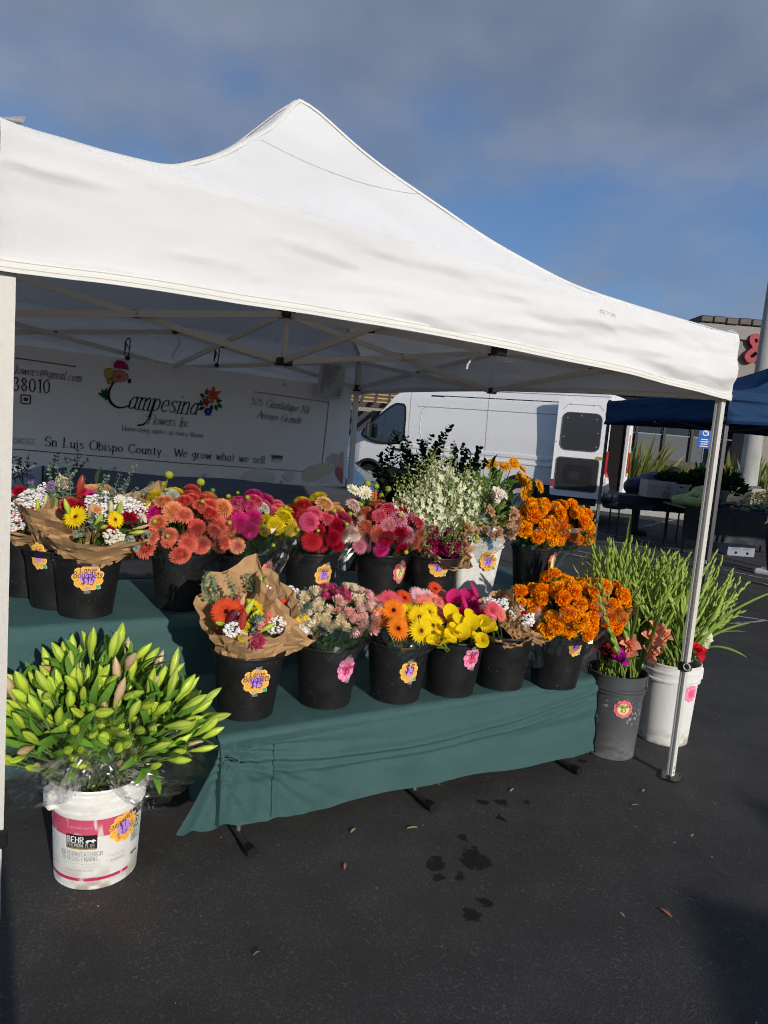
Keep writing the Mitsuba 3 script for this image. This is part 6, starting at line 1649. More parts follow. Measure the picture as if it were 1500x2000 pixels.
for i in range(54):
    px = U(1225, 1462); e = at(px, np.interp(px, [1225, 1300, 1390, 1462], [1085, 1075, 1062, 1130]) + abs(rng.normal()) * 36, y=U(.15, .6))
    gladiolus('pale green gladiolus stalk with closed buds standing in the white pail', GLW, rim_pt(wb_), e, bud=(.36, .46, .11), tip=U(.5, .62))
for lab, base, e, f in (('gladiolus with salmon flowers open low on its stalk, front right of the grey pail', gb_ + (.06, -.085, 0), at(1310, 1130, y=.12), ('salmon', 4)), ('gladiolus with a spray of salmon flowers between the two pails', gb_ + (.095, -.04, 0), at(1330, 1150, y=.2), ('salmon', 4)), ('gladiolus with a few salmon flowers in the middle of the grey pail', gb_ + (.0, -.08, 0), at(1225, 1120, y=.15), ('salmon', 2)),
                        ('gladiolus with one vivid purple flower in the grey pail', gb_ + (-.055, -.085, 0), at(1170, 1160, y=.08), ('purple', 1)), ('gladiolus with wilted maroon flowers at the left rim of the grey pail', gb_ + (-.10, -.03, 0), at(1140, 1160, y=.2), ('maroon', 4)), ('gladiolus with dark maroon flowers deep in the grey pail', gb_ + (-.04, -.02, 0), at(1190, 1130, y=.22), ('maroon', 3)),
                        ('gladiolus with ivory flowers leaning right of the canopy pole', wb_ + (.10, -.03, 0), at(1430, 1190, y=.2), ('ivory', 3)), ('gladiolus with one red flower right of the canopy pole', wb_ + (.09, -.06, 0), at(1400, 1150, y=.25), ('redg', 1))):
    gladiolus(lab, None, base, e, (GF[f[0]], f[1]), tip=.5)
for px, a in ((1435, .9), (1450, .2), (1425, 1.2), (1400, .5), (1390, 1.0)):
    pass
# ---------------------------------------------------------------- behind the stall: van, neighbouring stall, shop, planting
F2, R2 = np.array([.609, .793, 0]), np.array([.793, -.609, 0])


def atD(px, py, D):
    """The point on this sight line D metres ahead of the camera."""
    d = ray(px, py); return CAM + d * (D / (d @ AX[2]))


def gp_(px, D):
    """The ground point D metres ahead under this column."""
    p = atD(px, 1000, D); return np.array([p[0], p[1], float(gz(p[0], p[1]))])


# ---- the white van
VR = np.array([10.87, 6.32]); VF = np.array([-.375, .927]); VN = np.array([.927, .375])   # rear left corner, towards the front, towards its right side
VZ = float(gz(*VR)) + .02
van = thing('cargo_van', 'white high roof cargo van parked behind the stall with its rear doors open', 'van')
VM = np.eye(4); VM[:2, 0], VM[:2, 1], VM[:3, 3] = VF, VN, (*VR, VZ)      # local x forwards, y to the right side, z up  (left-handed: flipped below)


def vput(key, pieces, bs='gloss', smooth=30, label=None):
    m = MB()
    for vf, c in pieces:
        v, f = np.asarray(vf[0], float), np.asarray(vf[1])
        if f.shape[1] == 4: f = np.vstack([f[:, [0, 1, 2]], f[:, [0, 2, 3]]])
        m.add((v @ VM[:3, :3].T + VM[:3, 3], f[:, ::-1]), c)
    k = num(f'{van}__{key}')
    if label: tag(k, label)
    return m.put(k, bs, smooth)


VW = (.74, .75, .75); VB = (.02, .021, .023)
Wd = 2.0
# side outline (x forwards from the rear, z), cab to the left of the picture
out = [(0, .46), (0, 2.30), (.10, 2.44), (.4, 2.48), (3.7, 2.50), (4.15, 2.44), (4.55, 2.20), (5.05, 1.62), (5.30, 1.42), (5.85, 1.20), (5.98, 1.0), (6.0, .5), (5.9, .36), (5.45, .34), (5.40, .55), (5.25, .72), (5.05, .78), (4.85, .72), (4.70, .55), (4.65, .36), (1.95, .36), (1.90, .55), (1.75, .72), (1.55, .78), (1.35, .72), (1.20, .55), (1.15, .36), (.05, .42)]
bodyp = Polygon(out)
NS = 14


def van_section(y):
    """Half width eased in towards the roof (tumblehome)."""
    return y


o = np.array(bodyp.exterior.coords)[:-1]
rings = []
for y, inset in ((0.0, .0), ):
    pass
# skin: left side, right side, roof and nose strip
def side_sheet(yside, rear_gap=False):
    g = bodyp.buffer(0)
    v, f = trimesh.creation.triangulate_polygon(g, engine='earcut')
    v, f = trimesh.remesh.subdivide_to_size(np.c_[v, v[:, :1] * 0], f, .22, max_iter=6); v = np.asarray(v)
    z = v[:, 1]; tum = np.interp(z, [.36, 1.0, 1.5, 2.2, 2.40, 2.5], [.03, .0, .01, .075, .14, .30])
    nose = np.interp(v[:, 0], [4.6, 5.4, 6.0], [0, .05, .30])
    y = (tum + nose) if yside == 0 else Wd - tum - nose
    return np.stack([v[:, 0], y, z], -1), (f if yside else f[:, ::-1])


top = [(x, z) for x, z in out[1:13]]
T_ = np.array([[(x, y, z) for x, z in top] for y in (None,)][0] if False else top)
strip = []
for x, z in top:
    tum = float(np.interp(z, [.36, 1.0, 1.5, 2.2, 2.40, 2.5], [.03, .0, .01, .075, .14, .30])); nose = float(np.interp(x, [4.6, 5.4, 6.0], [0, .05, .30]))
    a = tum + nose; strip.append([(x, a + (Wd - 2 * a) * q, z + .02 * math.sin(PI * q)) for q in np.linspace(0, 1, 9)])
vput('body_shell', [(side_sheet(0), VW), (side_sheet(1), VW), (grid(np.array(strip)), VW)], 'gloss', 32)
sy = lambda z: float(np.interp(z, [.36, 1.0, 1.5, 2.2, 2.40, 2.5], [.03, .0, .01, .075, .14, .30]))
sidep = lambda x, z, o_=.0: np.array([x, sy(z) - o_, z])
# lower cladding, mouldings and panel lines on the left side
vput('lower_cladding', [(grid(np.array([[sidep(x, z, .014) for x in np.linspace(a, b, 12)] for z in (.36, .62, .66)])), VB) for a, b in ((1.97, 4.63), (.06, 1.12))], 'paint')
for z, a, b, h, key in ((1.15, .35, 4.1, .05, 'side_moulding'), (1.02, .1, 4.1, .03, 'side_moulding')):
    vput(key, [(grid(np.array([[sidep(x, z + q, o_) for x in np.linspace(a, b, 20)] for q, o_ in ((-h, .002), (-h * .6, .022), (h * .6, .022), (h, .002))])), VW)], 'gloss', 30)
dk = (.18, .19, .19)
for z, a, b in ((2.0, .05, 4.0), (2.38, .05, 4.2), (1.13, .5, 4.0)): vput('panel_seam', [(tube([sidep(x, z, .003) for x in np.linspace(a, b, 24)], .006, 4, False), dk)], 'paint')
for x in (2.35, 4.12): vput('panel_seam', [(tube([sidep(x + .05 * (z - 1.2), z, .003) for z in np.linspace(.7, 2.44, 20)], .005, 4, False), dk)], 'paint')
vput('panel_seam', [(tube([sidep(x, z, .003) for x, z in spline([(3.75, 1.2), (3.86, 1.5), (3.86, 1.92), (3.75, 2.0)], 5)], .008, 4, False), (.5, .5, .5))], 'paint')
# cab door with its window
dw = [(4.28, 1.28), (4.26, 1.5), (4.30, 1.93), (4.40, 1.99), (4.62, 1.93), (5.22, 1.40), (5.18, 1.28), (4.9, 1.2), (4.5, 1.2)]
wp_ = Polygon(spline(dw + dw[:1], 4, True)).buffer(0)
vq = lambda g, o_: (lambda v, f: (np.array([sidep(x, z, o_) for x, z in v]), f[:, ::-1]))(*trimesh.creation.triangulate_polygon(g, engine='earcut'))
dr_ = vput('cab_door', [(vq(wp_.buffer(.05).difference(wp_), .012), (.012, .012, .013))], 'gloss')
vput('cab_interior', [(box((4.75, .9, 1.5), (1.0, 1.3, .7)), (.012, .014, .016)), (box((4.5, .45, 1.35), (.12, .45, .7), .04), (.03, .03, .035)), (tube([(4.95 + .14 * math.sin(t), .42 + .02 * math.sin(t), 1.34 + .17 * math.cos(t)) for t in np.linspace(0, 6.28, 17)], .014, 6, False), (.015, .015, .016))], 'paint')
m_ = vq(wp_, .016); k_ = f'{dr_}__window'
MB().add((m_[0] @ VM[:3, :3].T + VM[:3, 3], m_[1][:, ::-1]), (.1, .1, .1)).put(k_, 'van_glass')
two('van_glass', {'type': 'blendbsdf', 'weight': .35, 'a': PR(rgb(.008, .012, .014), .05, .5), 'b': {'type': 'roughconductor', 'alpha': .03, 'material': 'none', 'specular_reflectance': rgb(.30, .36, .40)}})
vput('cab_door__window_divider', [(slab(sidep(4.80, 1.2, .02), sidep(4.74, 1.86, .02), .03, .012), (.012, .012, .013))], 'paint')
scene[f'{dr_}__window_divider'] = scene.pop(f'{van}__cab_door__window_divider') if f'{van}__cab_door__window_divider' in scene else scene[f'{dr_}__window_divider']
for x, z in ((4.32, 1.06), (4.22, 1.13)): vput('door_handle', [(box(sidep(x, z, .02), (.22 if z < 1.1 else .12, .03, .045), .012), VB)], 'gloss')
# wheels
for x in (1.55, 5.05):
    for yy in (.16, Wd - .16):
        w = vput('wheel', [((lambda v, f: (v @ rotx(PI / 2)[:3, :3].T + (x, yy, .34), f))(*lathe([(.2, -.10), (.33, -.10), (.345, -.07), (.345, .07), (.33, .10), (.2, .10)], 30)), (.012, .012, .012)), ((lambda v, f: (v @ rotx(PI / 2)[:3, :3].T + (x, yy, .34), f))(*lathe([(.001, .06), (.16, .07), (.21, .095), (.21, -.05)], 20)), (.4, .4, .4))], 'paint')
    vput('wheel_arch', [(tube([sidep(x + .40 * math.cos(t), .36 + .42 * math.sin(t), .012) for t in np.linspace(0, PI, 16)], .035, 6), VB)], 'paint')
# front: bumper, grille, windscreen, lamp, mirror
vput('front_bumper', [(box((5.98, Wd / 2, .52), (.10, 1.5, .30), .04), VB)], 'paint')
vput('windscreen', [(grid(np.array([[(x + .012, Wd * .10 + (Wd * .8) * q, z + .01) for q in np.linspace(0, 1, 7)] for x, z in ((4.62, 2.12), (5.02, 1.66), (5.26, 1.46))])), (.1, .1, .1))], 'van_glass')
vput('mirror', [(box((5.05, -.13, 1.42), (.10, .16, .32), .03), VB)], 'gloss')
# the rear: frame posts, floor, dark hold with cargo, step bumper, lamps
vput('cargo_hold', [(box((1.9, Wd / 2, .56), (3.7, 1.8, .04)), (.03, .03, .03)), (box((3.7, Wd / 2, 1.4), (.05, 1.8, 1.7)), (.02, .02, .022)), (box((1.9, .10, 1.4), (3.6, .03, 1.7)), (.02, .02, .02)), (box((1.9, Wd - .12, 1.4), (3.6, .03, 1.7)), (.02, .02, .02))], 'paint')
vput('rear_post', [(box((.03, .09, 1.40), (.10, .14, 1.85), .02), VW)]); vput('rear_post', [(box((.03, Wd - .10, 1.40), (.10, .16, 1.85), .02), VW)]); vput('rear_header', [(box((.05, Wd / 2, 2.34), (.12, 1.7, .16), .02), VW)])
vput('rear_bumper', [(box((-.10, Wd / 2, .50), (.22, Wd - .1, .10), .03), VB), (box((-.13, Wd / 2, .56), (.16, Wd - .3, .02)), (.3, .29, .28)), (tube([(-.10, .1, .42), (-.22, .5, .38), (-.25, 1.0, .37), (-.22, 1.5, .38), (-.10, 1.9, .42)], .07, 10), VB)], 'paint')
vput('tail_lamp', [(box((-.03, .10, 1.18), (.03, .09, .42), .01), (.35, .01, .015))]); vput('tail_lamp', [(box((-.03, Wd - .1, 1.18), (.03, .09, .42), .01), (.35, .01, .015))])
# left rear door swung right round to the side
DA = math.radians(198)
dl = np.array([-.02, .02, 0]); dd = np.array([math.cos(math.radians(13)), -math.sin(math.radians(13)), 0]); dn = np.array([-dd[1], dd[0], 0]) * -1      # along the door, its visible inner face
dpt = lambda u, z, o_=0.0: dl + dd * u + np.array([0, 0, z]) + np.array([dd[1], -dd[0], 0]) * o_
DWd = .93


def dquad(u0, z0, u1, z1, o_, r=.08):
    g = Polygon([(u0, z0), (u1, z0), (u1, z1), (u0, z1)]).buffer(-r).buffer(r, 6)
    v, f = trimesh.creation.triangulate_polygon(g, engine='earcut')
    return np.array([dpt(a, b, o_) for a, b in v]), f


def dplate(u0, z0, u1, z1, o0, o1, r=.05):
    g = Polygon([(u0, z0), (u1, z0), (u1, z1), (u0, z1)]).buffer(-r).buffer(r, 6)
    v, f = extrude(g, o1 - o0)
    return np.array([dpt(a, b, o0 + c) for a, b, c in v]), f


rd = vput('rear_door', [(dplate(0, .50, DWd, 2.33, .0, .05), VW)], 'gloss', 30, 'left rear door swung back against the side of the van')
for key, args, c in (('window_blank', (.13, 1.36, .83, 2.05, .044, .056, .12), (.035, .037, .042)), ('lower_panel', (.10, .62, .86, 1.22, .044, .062, .06), (.028, .029, .032)), ('panel_recess', (.2, .74, .72, 1.10, .06, .066, .08), (.018, .019, .02)), ('reflector', (.86, .66, .92, .80, .05, .062, .015), (.5, .02, .03)), ('latch', (.05, 1.22, .16, 1.28, .05, .064, .01), (.35, .26, .03)), ('pull_handle', (.42, .82, .62, .98, .066, .072, .06), (.03, .03, .032))):
    k2 = vput('tmp_' + key, [(dplate(*args), c)], 'gloss', 30); scene[num(f'{rd}__{key}')] = scene.pop(k2)
for u0, z0, u1, z1, r_ in ((.13, 1.36, .83, 2.05, .12), (.10, .62, .86, 1.22, .06)):
    g_ = Polygon([(u0, z0), (u1, z0), (u1, z1), (u0, z1)]).buffer(-r_).buffer(r_, 8); q_ = np.array(g_.exterior.coords)
    k2 = vput('tmp_seal', [(tube([dpt(a, b, .055) for a, b in q_], .011, 5, False), (.10, .10, .105))], 'paint', 40); scene[num(f'{rd}__rubber_seal')] = scene.pop(k2)
for u0, z0 in ((.22, 1.95), (.5, 2.0), (.74, 1.95), (.18, 1.7), (.78, 1.6), (.18, 1.45), (.3, 2.2), (.7, 2.2), (.04, 1.9), (.04, .9), (.9, 1.5)):
    k2 = vput('tmp_bolt', [((lambda v, f: (np.array([dpt(u0 + a, z0 + b, .056 + c) for a, b, c in v]), f))(*lathe([(.0005, .006), (.012, .004), (.014, 0)], 8)), (.25, .25, .26))], 'paint', 40); scene[num(f'{rd}__bolt')] = scene.pop(k2)
k2 = vput('tmp_groove', [(tube([dpt(a, b, .052) for a, b in ((.12, 2.12), (.2, 2.2), (.75, 2.2), (.84, 2.1))], .006, 5, False), (.35, .35, .35))], 'paint', 40); scene[num(f'{rd}__pressed_groove')] = scene.pop(k2)
for z_ in (.85, 1.95): vput('hinge', [(box((-.05, .02, z_), (.10, .07, .12), .015), VW)], 'gloss')
rd2 = vput('rear_door', [((lambda v, f: (v, f))(*slab((.0, Wd + .02, 1.42), (.30, Wd + .86, 1.42), .05, 1.8)), VW)], 'gloss', 30, 'right rear door standing open beyond the hold')
vput('door_strap', [(slab((-.035, Wd - .16, .9), (-.035, Wd - .16, 1.75), .02, .008, (1, 0, 0)), (.6, .10, .03))], 'paint')
# cargo standing in the hold
bx_ = lambda key, lab, c, s, col, cat='box': (lambda k: MB().add((lambda v, f: (v @ VM[:3, :3].T + VM[:3, 3], np.vstack([np.asarray(f)[:, [0, 2, 1]], np.asarray(f)[:, [0, 3, 2]]]) if np.asarray(f).shape[1] == 4 else np.asarray(f)[:, ::-1]))(*box(c, s, .01)), col).put(f'{k}__carton', 'paint'))(thing(key, lab, cat))
bx_('cardboard_box', 'brown box high on the stack inside the open van', (.5, .75, 1.16), (.35, .3, .25), (.36, .22, .11))
bx_('cardboard_box', 'pale crate in the middle of the stack inside the open van', (.45, .72, .93), (.4, .42, .2), (.5, .48, .44), 'crate')
bx_('cardboard_box', 'brown box at the bottom of the stack on the van floor', (.5, .8, .70), (.4, .3, .24), (.28, .19, .11))
k = thing('cloth_bag', 'white and red bag slumped at the edge of the van floor', 'bag')
v, f = body([[((-.0), .28, .66), .12][0:0] or ((.02, .28, .66), .12), ((.03, .34, .82), .10), ((.03, .30, 1.0), .07)], []) if False else body([[((.05, .34, .68), .13), ((.05, .36, .84), .10), ((.05, .33, .98), .06)]], .05)
MB().add((v @ VM[:3, :3].T + VM[:3, 3], f[:, ::-1]), lerp((.6, .58, .56), (.5, .03, .04), np.clip((v[:, 2:] - .84) * 12, 0, 1))).put(f'{k}__sack', 'paint', True)

# ---- the navy canopy of the next stall, its tables and produce
nc = thing('market_canopy', 'navy blue pop-up canopy over the neighbouring produce stall', 'canopy')
canopy(nc, (6.05, 1.58, .04), 'navy_canvas', (.012, .03, .09), (.05, .05, .055), 1.0, seed=31, rot=math.atan2(-.56, .83), straps=False, peak=.55)
NAVY = (.004, .007, .018)


nc2 = thing('market_canopy', 'second navy blue canopy joined to the produce stall at the right edge', 'canopy')
canopy(nc2, (6.05 + .83 * 3.03, 1.58 - .56 * 3.03, .04), 'navy_canvas', (.012, .03, .09), (.05, .05, .055), 1.0, seed=47, rot=math.atan2(-.56, .83), straps=False, peak=.55)
# opposite the stall, outside the frame: what throws the shadow over the asphalt at the lower right
oc = thing('market_canopy', 'white canopy of the stall opposite, known by its shadow on the asphalt', 'canopy')
canopy(oc, (.27, -11.35, 0), 'canvas', (.74, .72, .64), FRAME, seed=61, straps=False)
um = thing('market_umbrella', 'pale market umbrella opposite the stall, known by its pointed shadow', 'umbrella')
th_ = np.arange(25) * PI / 12
MB().add(grid(np.array([[(1.20 + r_ * math.cos(a), -7.32 + r_ * math.sin(a), 2.2 - r_ * .47 - .03 * abs(math.sin(4 * a)) * r_) for a in th_] for r_ in (.01, .4, .75, 1.02)])), (.6, .6, .56)).put(f'{um}__cover', 'petal', True)
MB().add(tube([(1.2, -7.32, 0), (1.2, -7.32, 2.2)], .02, 8), (.4, .4, .4)).add(box((1.2, -7.32, .04), (.5, .5, .08), .02), (.1, .1, .1)).put(f'{um}__pole', 'paint', 40)


def side_table(label, a, b, D, h, depth, skirt):
    """A cloth-covered table seen from its long side."""
    k = thing('produce_table', label, 'table')
    p, q = gp_(a, D), gp_(b, D); d = (q - p)[:2]; L = np.linalg.norm(d); d /= L; M = mv(*p) @ rotz(math.atan2(d[1], d[0]))
    MB().add(box((L / 2, depth / 2, h - .02), (L, depth, .03), .006), (.3, .3, .3), M).put(f'{k}__tabletop', 'paint')
    for x in (.06, L - .06):
        for y in (.08, depth - .08): MB().add(tube([(x, y, 0), (x, y, h - .03)], .014, 8), (.02, .02, .022), M).put(num(f'{k}__leg'), 'paint', 40)
    x = np.linspace(-.02, L + .02, 60); rows = [np.stack([x, x * 0 + depth, x * 0 + h + .004], -1), np.stack([x, x * 0 + .02, x * 0 + h + .004], -1)]
    for t in np.linspace(0, 1, 14): rows.append(np.stack([x, -.02 - .02 * t - (meshkit.fbm(np.stack([x * 5, t * 2 + 0 * x, x * 0 + D], -1), 3, 2) - .5) * .09 * t, h - skirt * t + 0 * x], -1))
    MB().add(grid(np.array(rows)[:, ::-1]), NAVY, M).put(f'{k}__cloth', 'paint', True)
    return k, M, L


k, M1, L1 = side_table('narrow dark produce table with short skirt carrying the printed cartons', 1205, 1338, 11.9, .74, .6, .22)
k, M2, L2 = side_table('dark blue clothed produce table holding the squash and cucumbers', 1338, 1560, 10.9, .72, .9, .50)


def carton(label, px, D, w, h, dpt_, z, faces, col=(.30, .29, .28)):
    k = thing('carton', label, 'box'); p = gp_(px, D); M = mv(p[0], p[1], p[2] + z) @ rotz(math.atan2(R2[1], R2[0]))
    sd = .012
    m = MB()
    for c, s in (((0, 0, h / 2), (w, sd, h)), ((0, dpt_, h / 2), (w, sd, h)), ((-w / 2 + sd / 2, dpt_ / 2, h / 2), (sd, dpt_ - sd - .002, h - .002)), ((w / 2 - sd / 2, dpt_ / 2, h / 2), (sd, dpt_ - sd - .002, h - .002)), ((0, dpt_ / 2, .008), (w - .03, dpt_ - .03, .012))): m.add(box(c, s), col, M)
    m.put(f'{k}__tray', 'paint')
    pr = MB(); Mf_ = M @ mv(0, -sd / 2 - .001, 0) @ rotx(PI / 2)
    for g, c in faces: flat(g, Mf_, c, pr, .0)
    pr.put(f'{k}__print', 'matte')
    return k, M


checks = [(rect(.02 + i * .022, .03 + j * .022, .02 + i * .022 + .02, .03 + j * .022 + .02), (.35, .02, .04)) for i in range(9) for j in range(4) if (i + j) % 2 == 0]
carton('open carton with red checks and curly print on the dark table', 1286, 11.75, .46, .28, .36, .75, [(affinity.translate(text_shape('Sweet', 'italic', .06, 'c'), .11, .16), (.4, .02, .05))] + checks + [(stroke_shape([(-.21 + .03 * i, .18 + .03 * math.sin(i * 2.1)) for i in range(7)], [.008, .005]), (.12, .12, .13)), (stroke_shape([(-.2 + .03 * i, .11 + .012 * math.sin(i * 2.9)) for i in range(6)], [.006, .006]), (.2, .2, .2)), (rect(.06, .008, .2, .018), (.4, .05, .08))])
carton('plain white carton with a hand hole beside the checked carton', 1325, 11.6, .24, .26, .3, .75, [(rect(-.03, .2, .03, .22), (.01, .01, .01))] + [(rect(-.09, .04 + .02 * i, .07, .046 + .02 * i), (.2, .2, .2)) for i in range(6)])
carton('white carton with round holes standing on the ground under the blue table', 1458, 11.1, .42, .27, .3, .0, [(rect(-.06, .2, .06, .225, .01), (.01, .01, .01)), (Point(-.08, .05).buffer(.022), (.02, .02, .03)), (Point(.1, .05).buffer(.022), (.02, .02, .03))] + [(rect(-.16, .09 + .02 * i, -.02, .097 + .02 * i), (.15, .16, .2)) for i in range(4)] + [(rect(.02, .09 + .02 * i, .14, .097 + .02 * i), (.15, .16, .2)) for i in range(4)], (.26, .29, .36))
for px, D, s in ((1357, 11.7, .2), (1400, 11.6, .2)):
    k = thing('grey_tub', 'grey plastic tub on the produce table ' + ('left of' if px < 1380 else 'right of') + ' the white canopy pole', 'tub'); p = gp_(px, D)
    MB().add(lathe([(.001, 0), (.10, 0), (.14, .22), (.15, .22), (.15, .24), (.135, .24), (.095, .02), (.001, .02)], 24), (.10, .12, .12), mv(p[0], p[1], p[2] + .73)).put(f'{k}__wall', 'paint', 40)
sqv = lathe([(.001, -.1), (.05, -.09), (.075, -.04), (.07, .03), (.045, .08), (.02, .11), (.001, .115)], 14)
SQ = MB().add(sqv, (.30, .40, .13)).shape('gloss', True)
for i, (px, D, z) in enumerate(((1322, 11.1, 0), (1336, 11.05, 0), (1347, 11.0, 0), (1352, 11.2, .10), (1362, 11.2, .09), (1361, 10.98, 0), (1372, 11.2, .09), (1366, 11.3, .17), (1374, 11.0, 0), (1329, 11.25, .02), (1384, 11.1, .05), (1343, 11.2, .06), (1377, 11.3, .16), (1357, 11.3, .15))):
    p = gp_(px, D); k = tag(num('squash'), 'pale green round squash heaped on the end of the blue table', 'squash', 'round squash on the blue table')
    scene[k] = {**SQ, 'to_world': T(mv(p[0], p[1], p[2] + .79 + z) @ rotz(U(0, 6)) @ rotx(U(.9, 2.0)))}
cuc = tube(spline([(-.1, 0, 0), (-.03, .01, .006), (.04, .008, .004), (.1, -.006, 0)], 4), [.008] + [.022] * 11 + [.008], 8); CU = MB().add(cuc, (.025, .06, .015)).shape('gloss', True)
for i in range(34):
    px, D = U(1392, 1500), U(10.95, 11.5); p = gp_(px, D); k = tag(num('cucumber'), 'dark green cucumber in the heap right of the white canopy pole', 'cucumber', 'cucumbers heaped on the blue table')
    scene[k] = {**CU, 'to_world': T(mv(p[0], p[1], p[2] + .75 + U(0, .06)) @ rotz(U(-.6, 1.2)) @ roty(U(-.15, .15)))}
k = tag('leafy_greens', 'dark heap of leafy greens in shade on the produce table', 'leafy greens', kind='stuff')
m = MB()
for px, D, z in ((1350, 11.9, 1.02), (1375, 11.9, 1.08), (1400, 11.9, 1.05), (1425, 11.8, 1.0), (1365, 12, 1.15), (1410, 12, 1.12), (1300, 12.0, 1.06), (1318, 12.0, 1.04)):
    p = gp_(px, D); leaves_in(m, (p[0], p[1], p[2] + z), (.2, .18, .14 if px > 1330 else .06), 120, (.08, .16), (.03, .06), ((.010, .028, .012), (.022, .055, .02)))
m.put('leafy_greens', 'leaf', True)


# ---- people
def person(label, J, skin, parts, hair=None, shoes=None):
    """J: joints. One continuous body; clothes a little larger over it."""
    k = thing('person', label, 'person')
    MB().add(body(J, .025, 10), skin).put(f'{k}__body', 'paint', True)
    for nm, ch, col in parts: MB().add(body(ch, .025, 10), col).put(num(f'{k}__{nm}'), 'paint', True)
    return k


def figure(p, fw, hgt, bend_=0.0, arm=None, squat=0.0):
    """Joints of a person standing at p, facing fw, bent forward at the hip."""
    s = hgt / 1.72; f = np.array([fw[0], fw[1], 0]); f /= np.linalg.norm(f); r = np.array([f[1], -f[0], 0]); up = np.array([0, 0, 1.0]); p = np.asarray(p, float)
    P = lambda a, b, c: p + r * a * s + f * b * s + up * c * s
    hip = P(0, -.18 * math.sin(bend_), .92 - .05 * bend_); tdir = up * math.cos(bend_) + f * math.sin(bend_); tn = -up * math.sin(bend_) + f * math.cos(bend_)
    Q = lambda a, b, c: hip + r * a * s + tdir * c * s + tn * b * s
    sh = [Q(-.17, 0, .47), Q(.17, 0, .47)]; neck, head = Q(0, .02, .56), Q(0, .055, .70)
    legs = [[(P(x * .09, -.18 * math.sin(bend_), .90), .088 * s), (P(x * .10, .03 - .06 * bend_, .50), .060 * s), (P(x * .10, -.02, .09), .040 * s), ] for x in (-1, 1)]
    feet = [[(P(x * .10, -.03, .045), .042 * s), (P(x * .115, .15, .035), .034 * s)] for x in (-1, 1)]
    arms = []
    for i, x in enumerate((-1, 1)):
        el = arm[0](x) if arm else sh[i] + (-up * .29 + r * x * .05) * s; wr = arm[1](x) if arm else el + (-up * .25 + f * .05) * s
        arms.append([(sh[i], .052 * s), (el, .040 * s), (wr, .029 * s)])
    torso = [[(hip, .135 * s), (Q(0, 0, .22), .125 * s), (Q(0, 0, .40), .135 * s)], [(Q(-.12, 0, .42), .10 * s), (Q(.12, 0, .42), .10 * s)], [(Q(-.08, 0, .02), .12 * s), (Q(.08, 0, .02), .12 * s)], [(Q(0, .0, .44), .08 * s), (neck, .055 * s)]]
    hd = [[(neck, .052 * s), (Q(0, .03, .64), .062 * s)], [(head, .085 * s), (Q(0, .035, .77), .088 * s), (Q(0, .0, .78), .088 * s)], [(Q(0, .09, .64), .045 * s), (Q(0, .08, .70), .060 * s)], [(Q(0, .135, .70), .016 * s), (Q(0, .12, .74), .012 * s)], [(Q(-.088, .03, .71), .018 * s), (Q(-.088, .025, .74), .02 * s)], [(Q(.088, .03, .71), .018 * s), (Q(.088, .025, .74), .02 * s)]]
    hands = []
    for a in arms:
        w, e = a[-1][0], a[-2][0]; d = (w - e) / np.linalg.norm(w - e); side = np.cross(d, f); side /= np.linalg.norm(side) + 1e-9
        hands.append([(w, .028 * s), (w + d * .07 * s, .030 * s)])
        for j, (o_, L) in enumerate(((-.026, .065), (-.009, .078), (.009, .072), (.026, .055))):
            b = w + d * .08 * s + side * o_ * s; hands.append([(b, .0095 * s), (b + d * L * .55 * s, .0085 * s), (b + d * L * .9 * s + f * .02 * s, .0075 * s)])
        hands.append([(w + d * .02 * s + side * .02 * s, .012 * s), (w + d * .06 * s + side * .055 * s, .009 * s)])
    hair = [[(Q(0, .01, .80), .092 * s), (Q(0, -.03, .76), .088 * s), (Q(0, -.035, .69), .07 * s)]]
    grow = lambda ch, g: [[(a, b + g) for a, b in c] for c in ch]
    return dict(legs=legs, feet=feet, arms=arms, torso=torso, head=hd, hands=hands, hair=hair, grow=grow, Q=Q, P=P)


DK, NB, SKIN = (.010, .011, .014), (.012, .020, .060), (.30, .16, .10)
pp = gp_(1246, 12.75); fwp = R2[:2] * .95 - F2[:2] * .3
g = figure(pp, fwp, 1.68, 1.15, (lambda x: atD(1262 + x * 3, 968, 12.55), lambda x: atD(1268 + x * 6, 978, 12.35)))
person('person in a navy shirt bending over the cartons by the van', g['torso'] + g['head'] + g['arms'] + g['hands'] + g['legs'] + g['feet'], SKIN, [('shirt', g['grow'](g['torso'][:3], .012) + [[(a[0][0], a[0][1] + .014), (lerp(a[0][0], a[1][0], .8), a[1][1] + .014)] for a in g['arms']], NB), ('trousers', g['grow'](g['legs'], .014) + g['grow'](g['torso'][2:3], .006), DK), ('hair', g['hair'], (.008, .007, .006)), ('shoes', g['grow'](g['feet'], .012), (.012, .012, .013)),
       ('shoe_soles', [[(a - (0, 0, .032), b * .55) for a, b in c] for c in g['feet']], (.55, .55, .54))])
pp = gp_(1524, 9.6)
g = figure(pp, -R2[:2] * .7 + F2[:2] * .7, 1.70)
person('person in black with white shoes standing at the right edge of the produce stall', g['torso'] + g['head'] + g['arms'] + g['hands'] + g['legs'] + g['feet'], SKIN, [('jacket', g['grow'](g['torso'][:3], .015) + g['grow'](g['arms'], .012), DK), ('trousers', g['grow'](g['legs'], .016) + g['grow'](g['torso'][2:3], .006), DK), ('hair', g['hair'], (.008, .007, .006)), ('shoes', g['grow'](g['feet'], .012), (.62, .62, .60))])
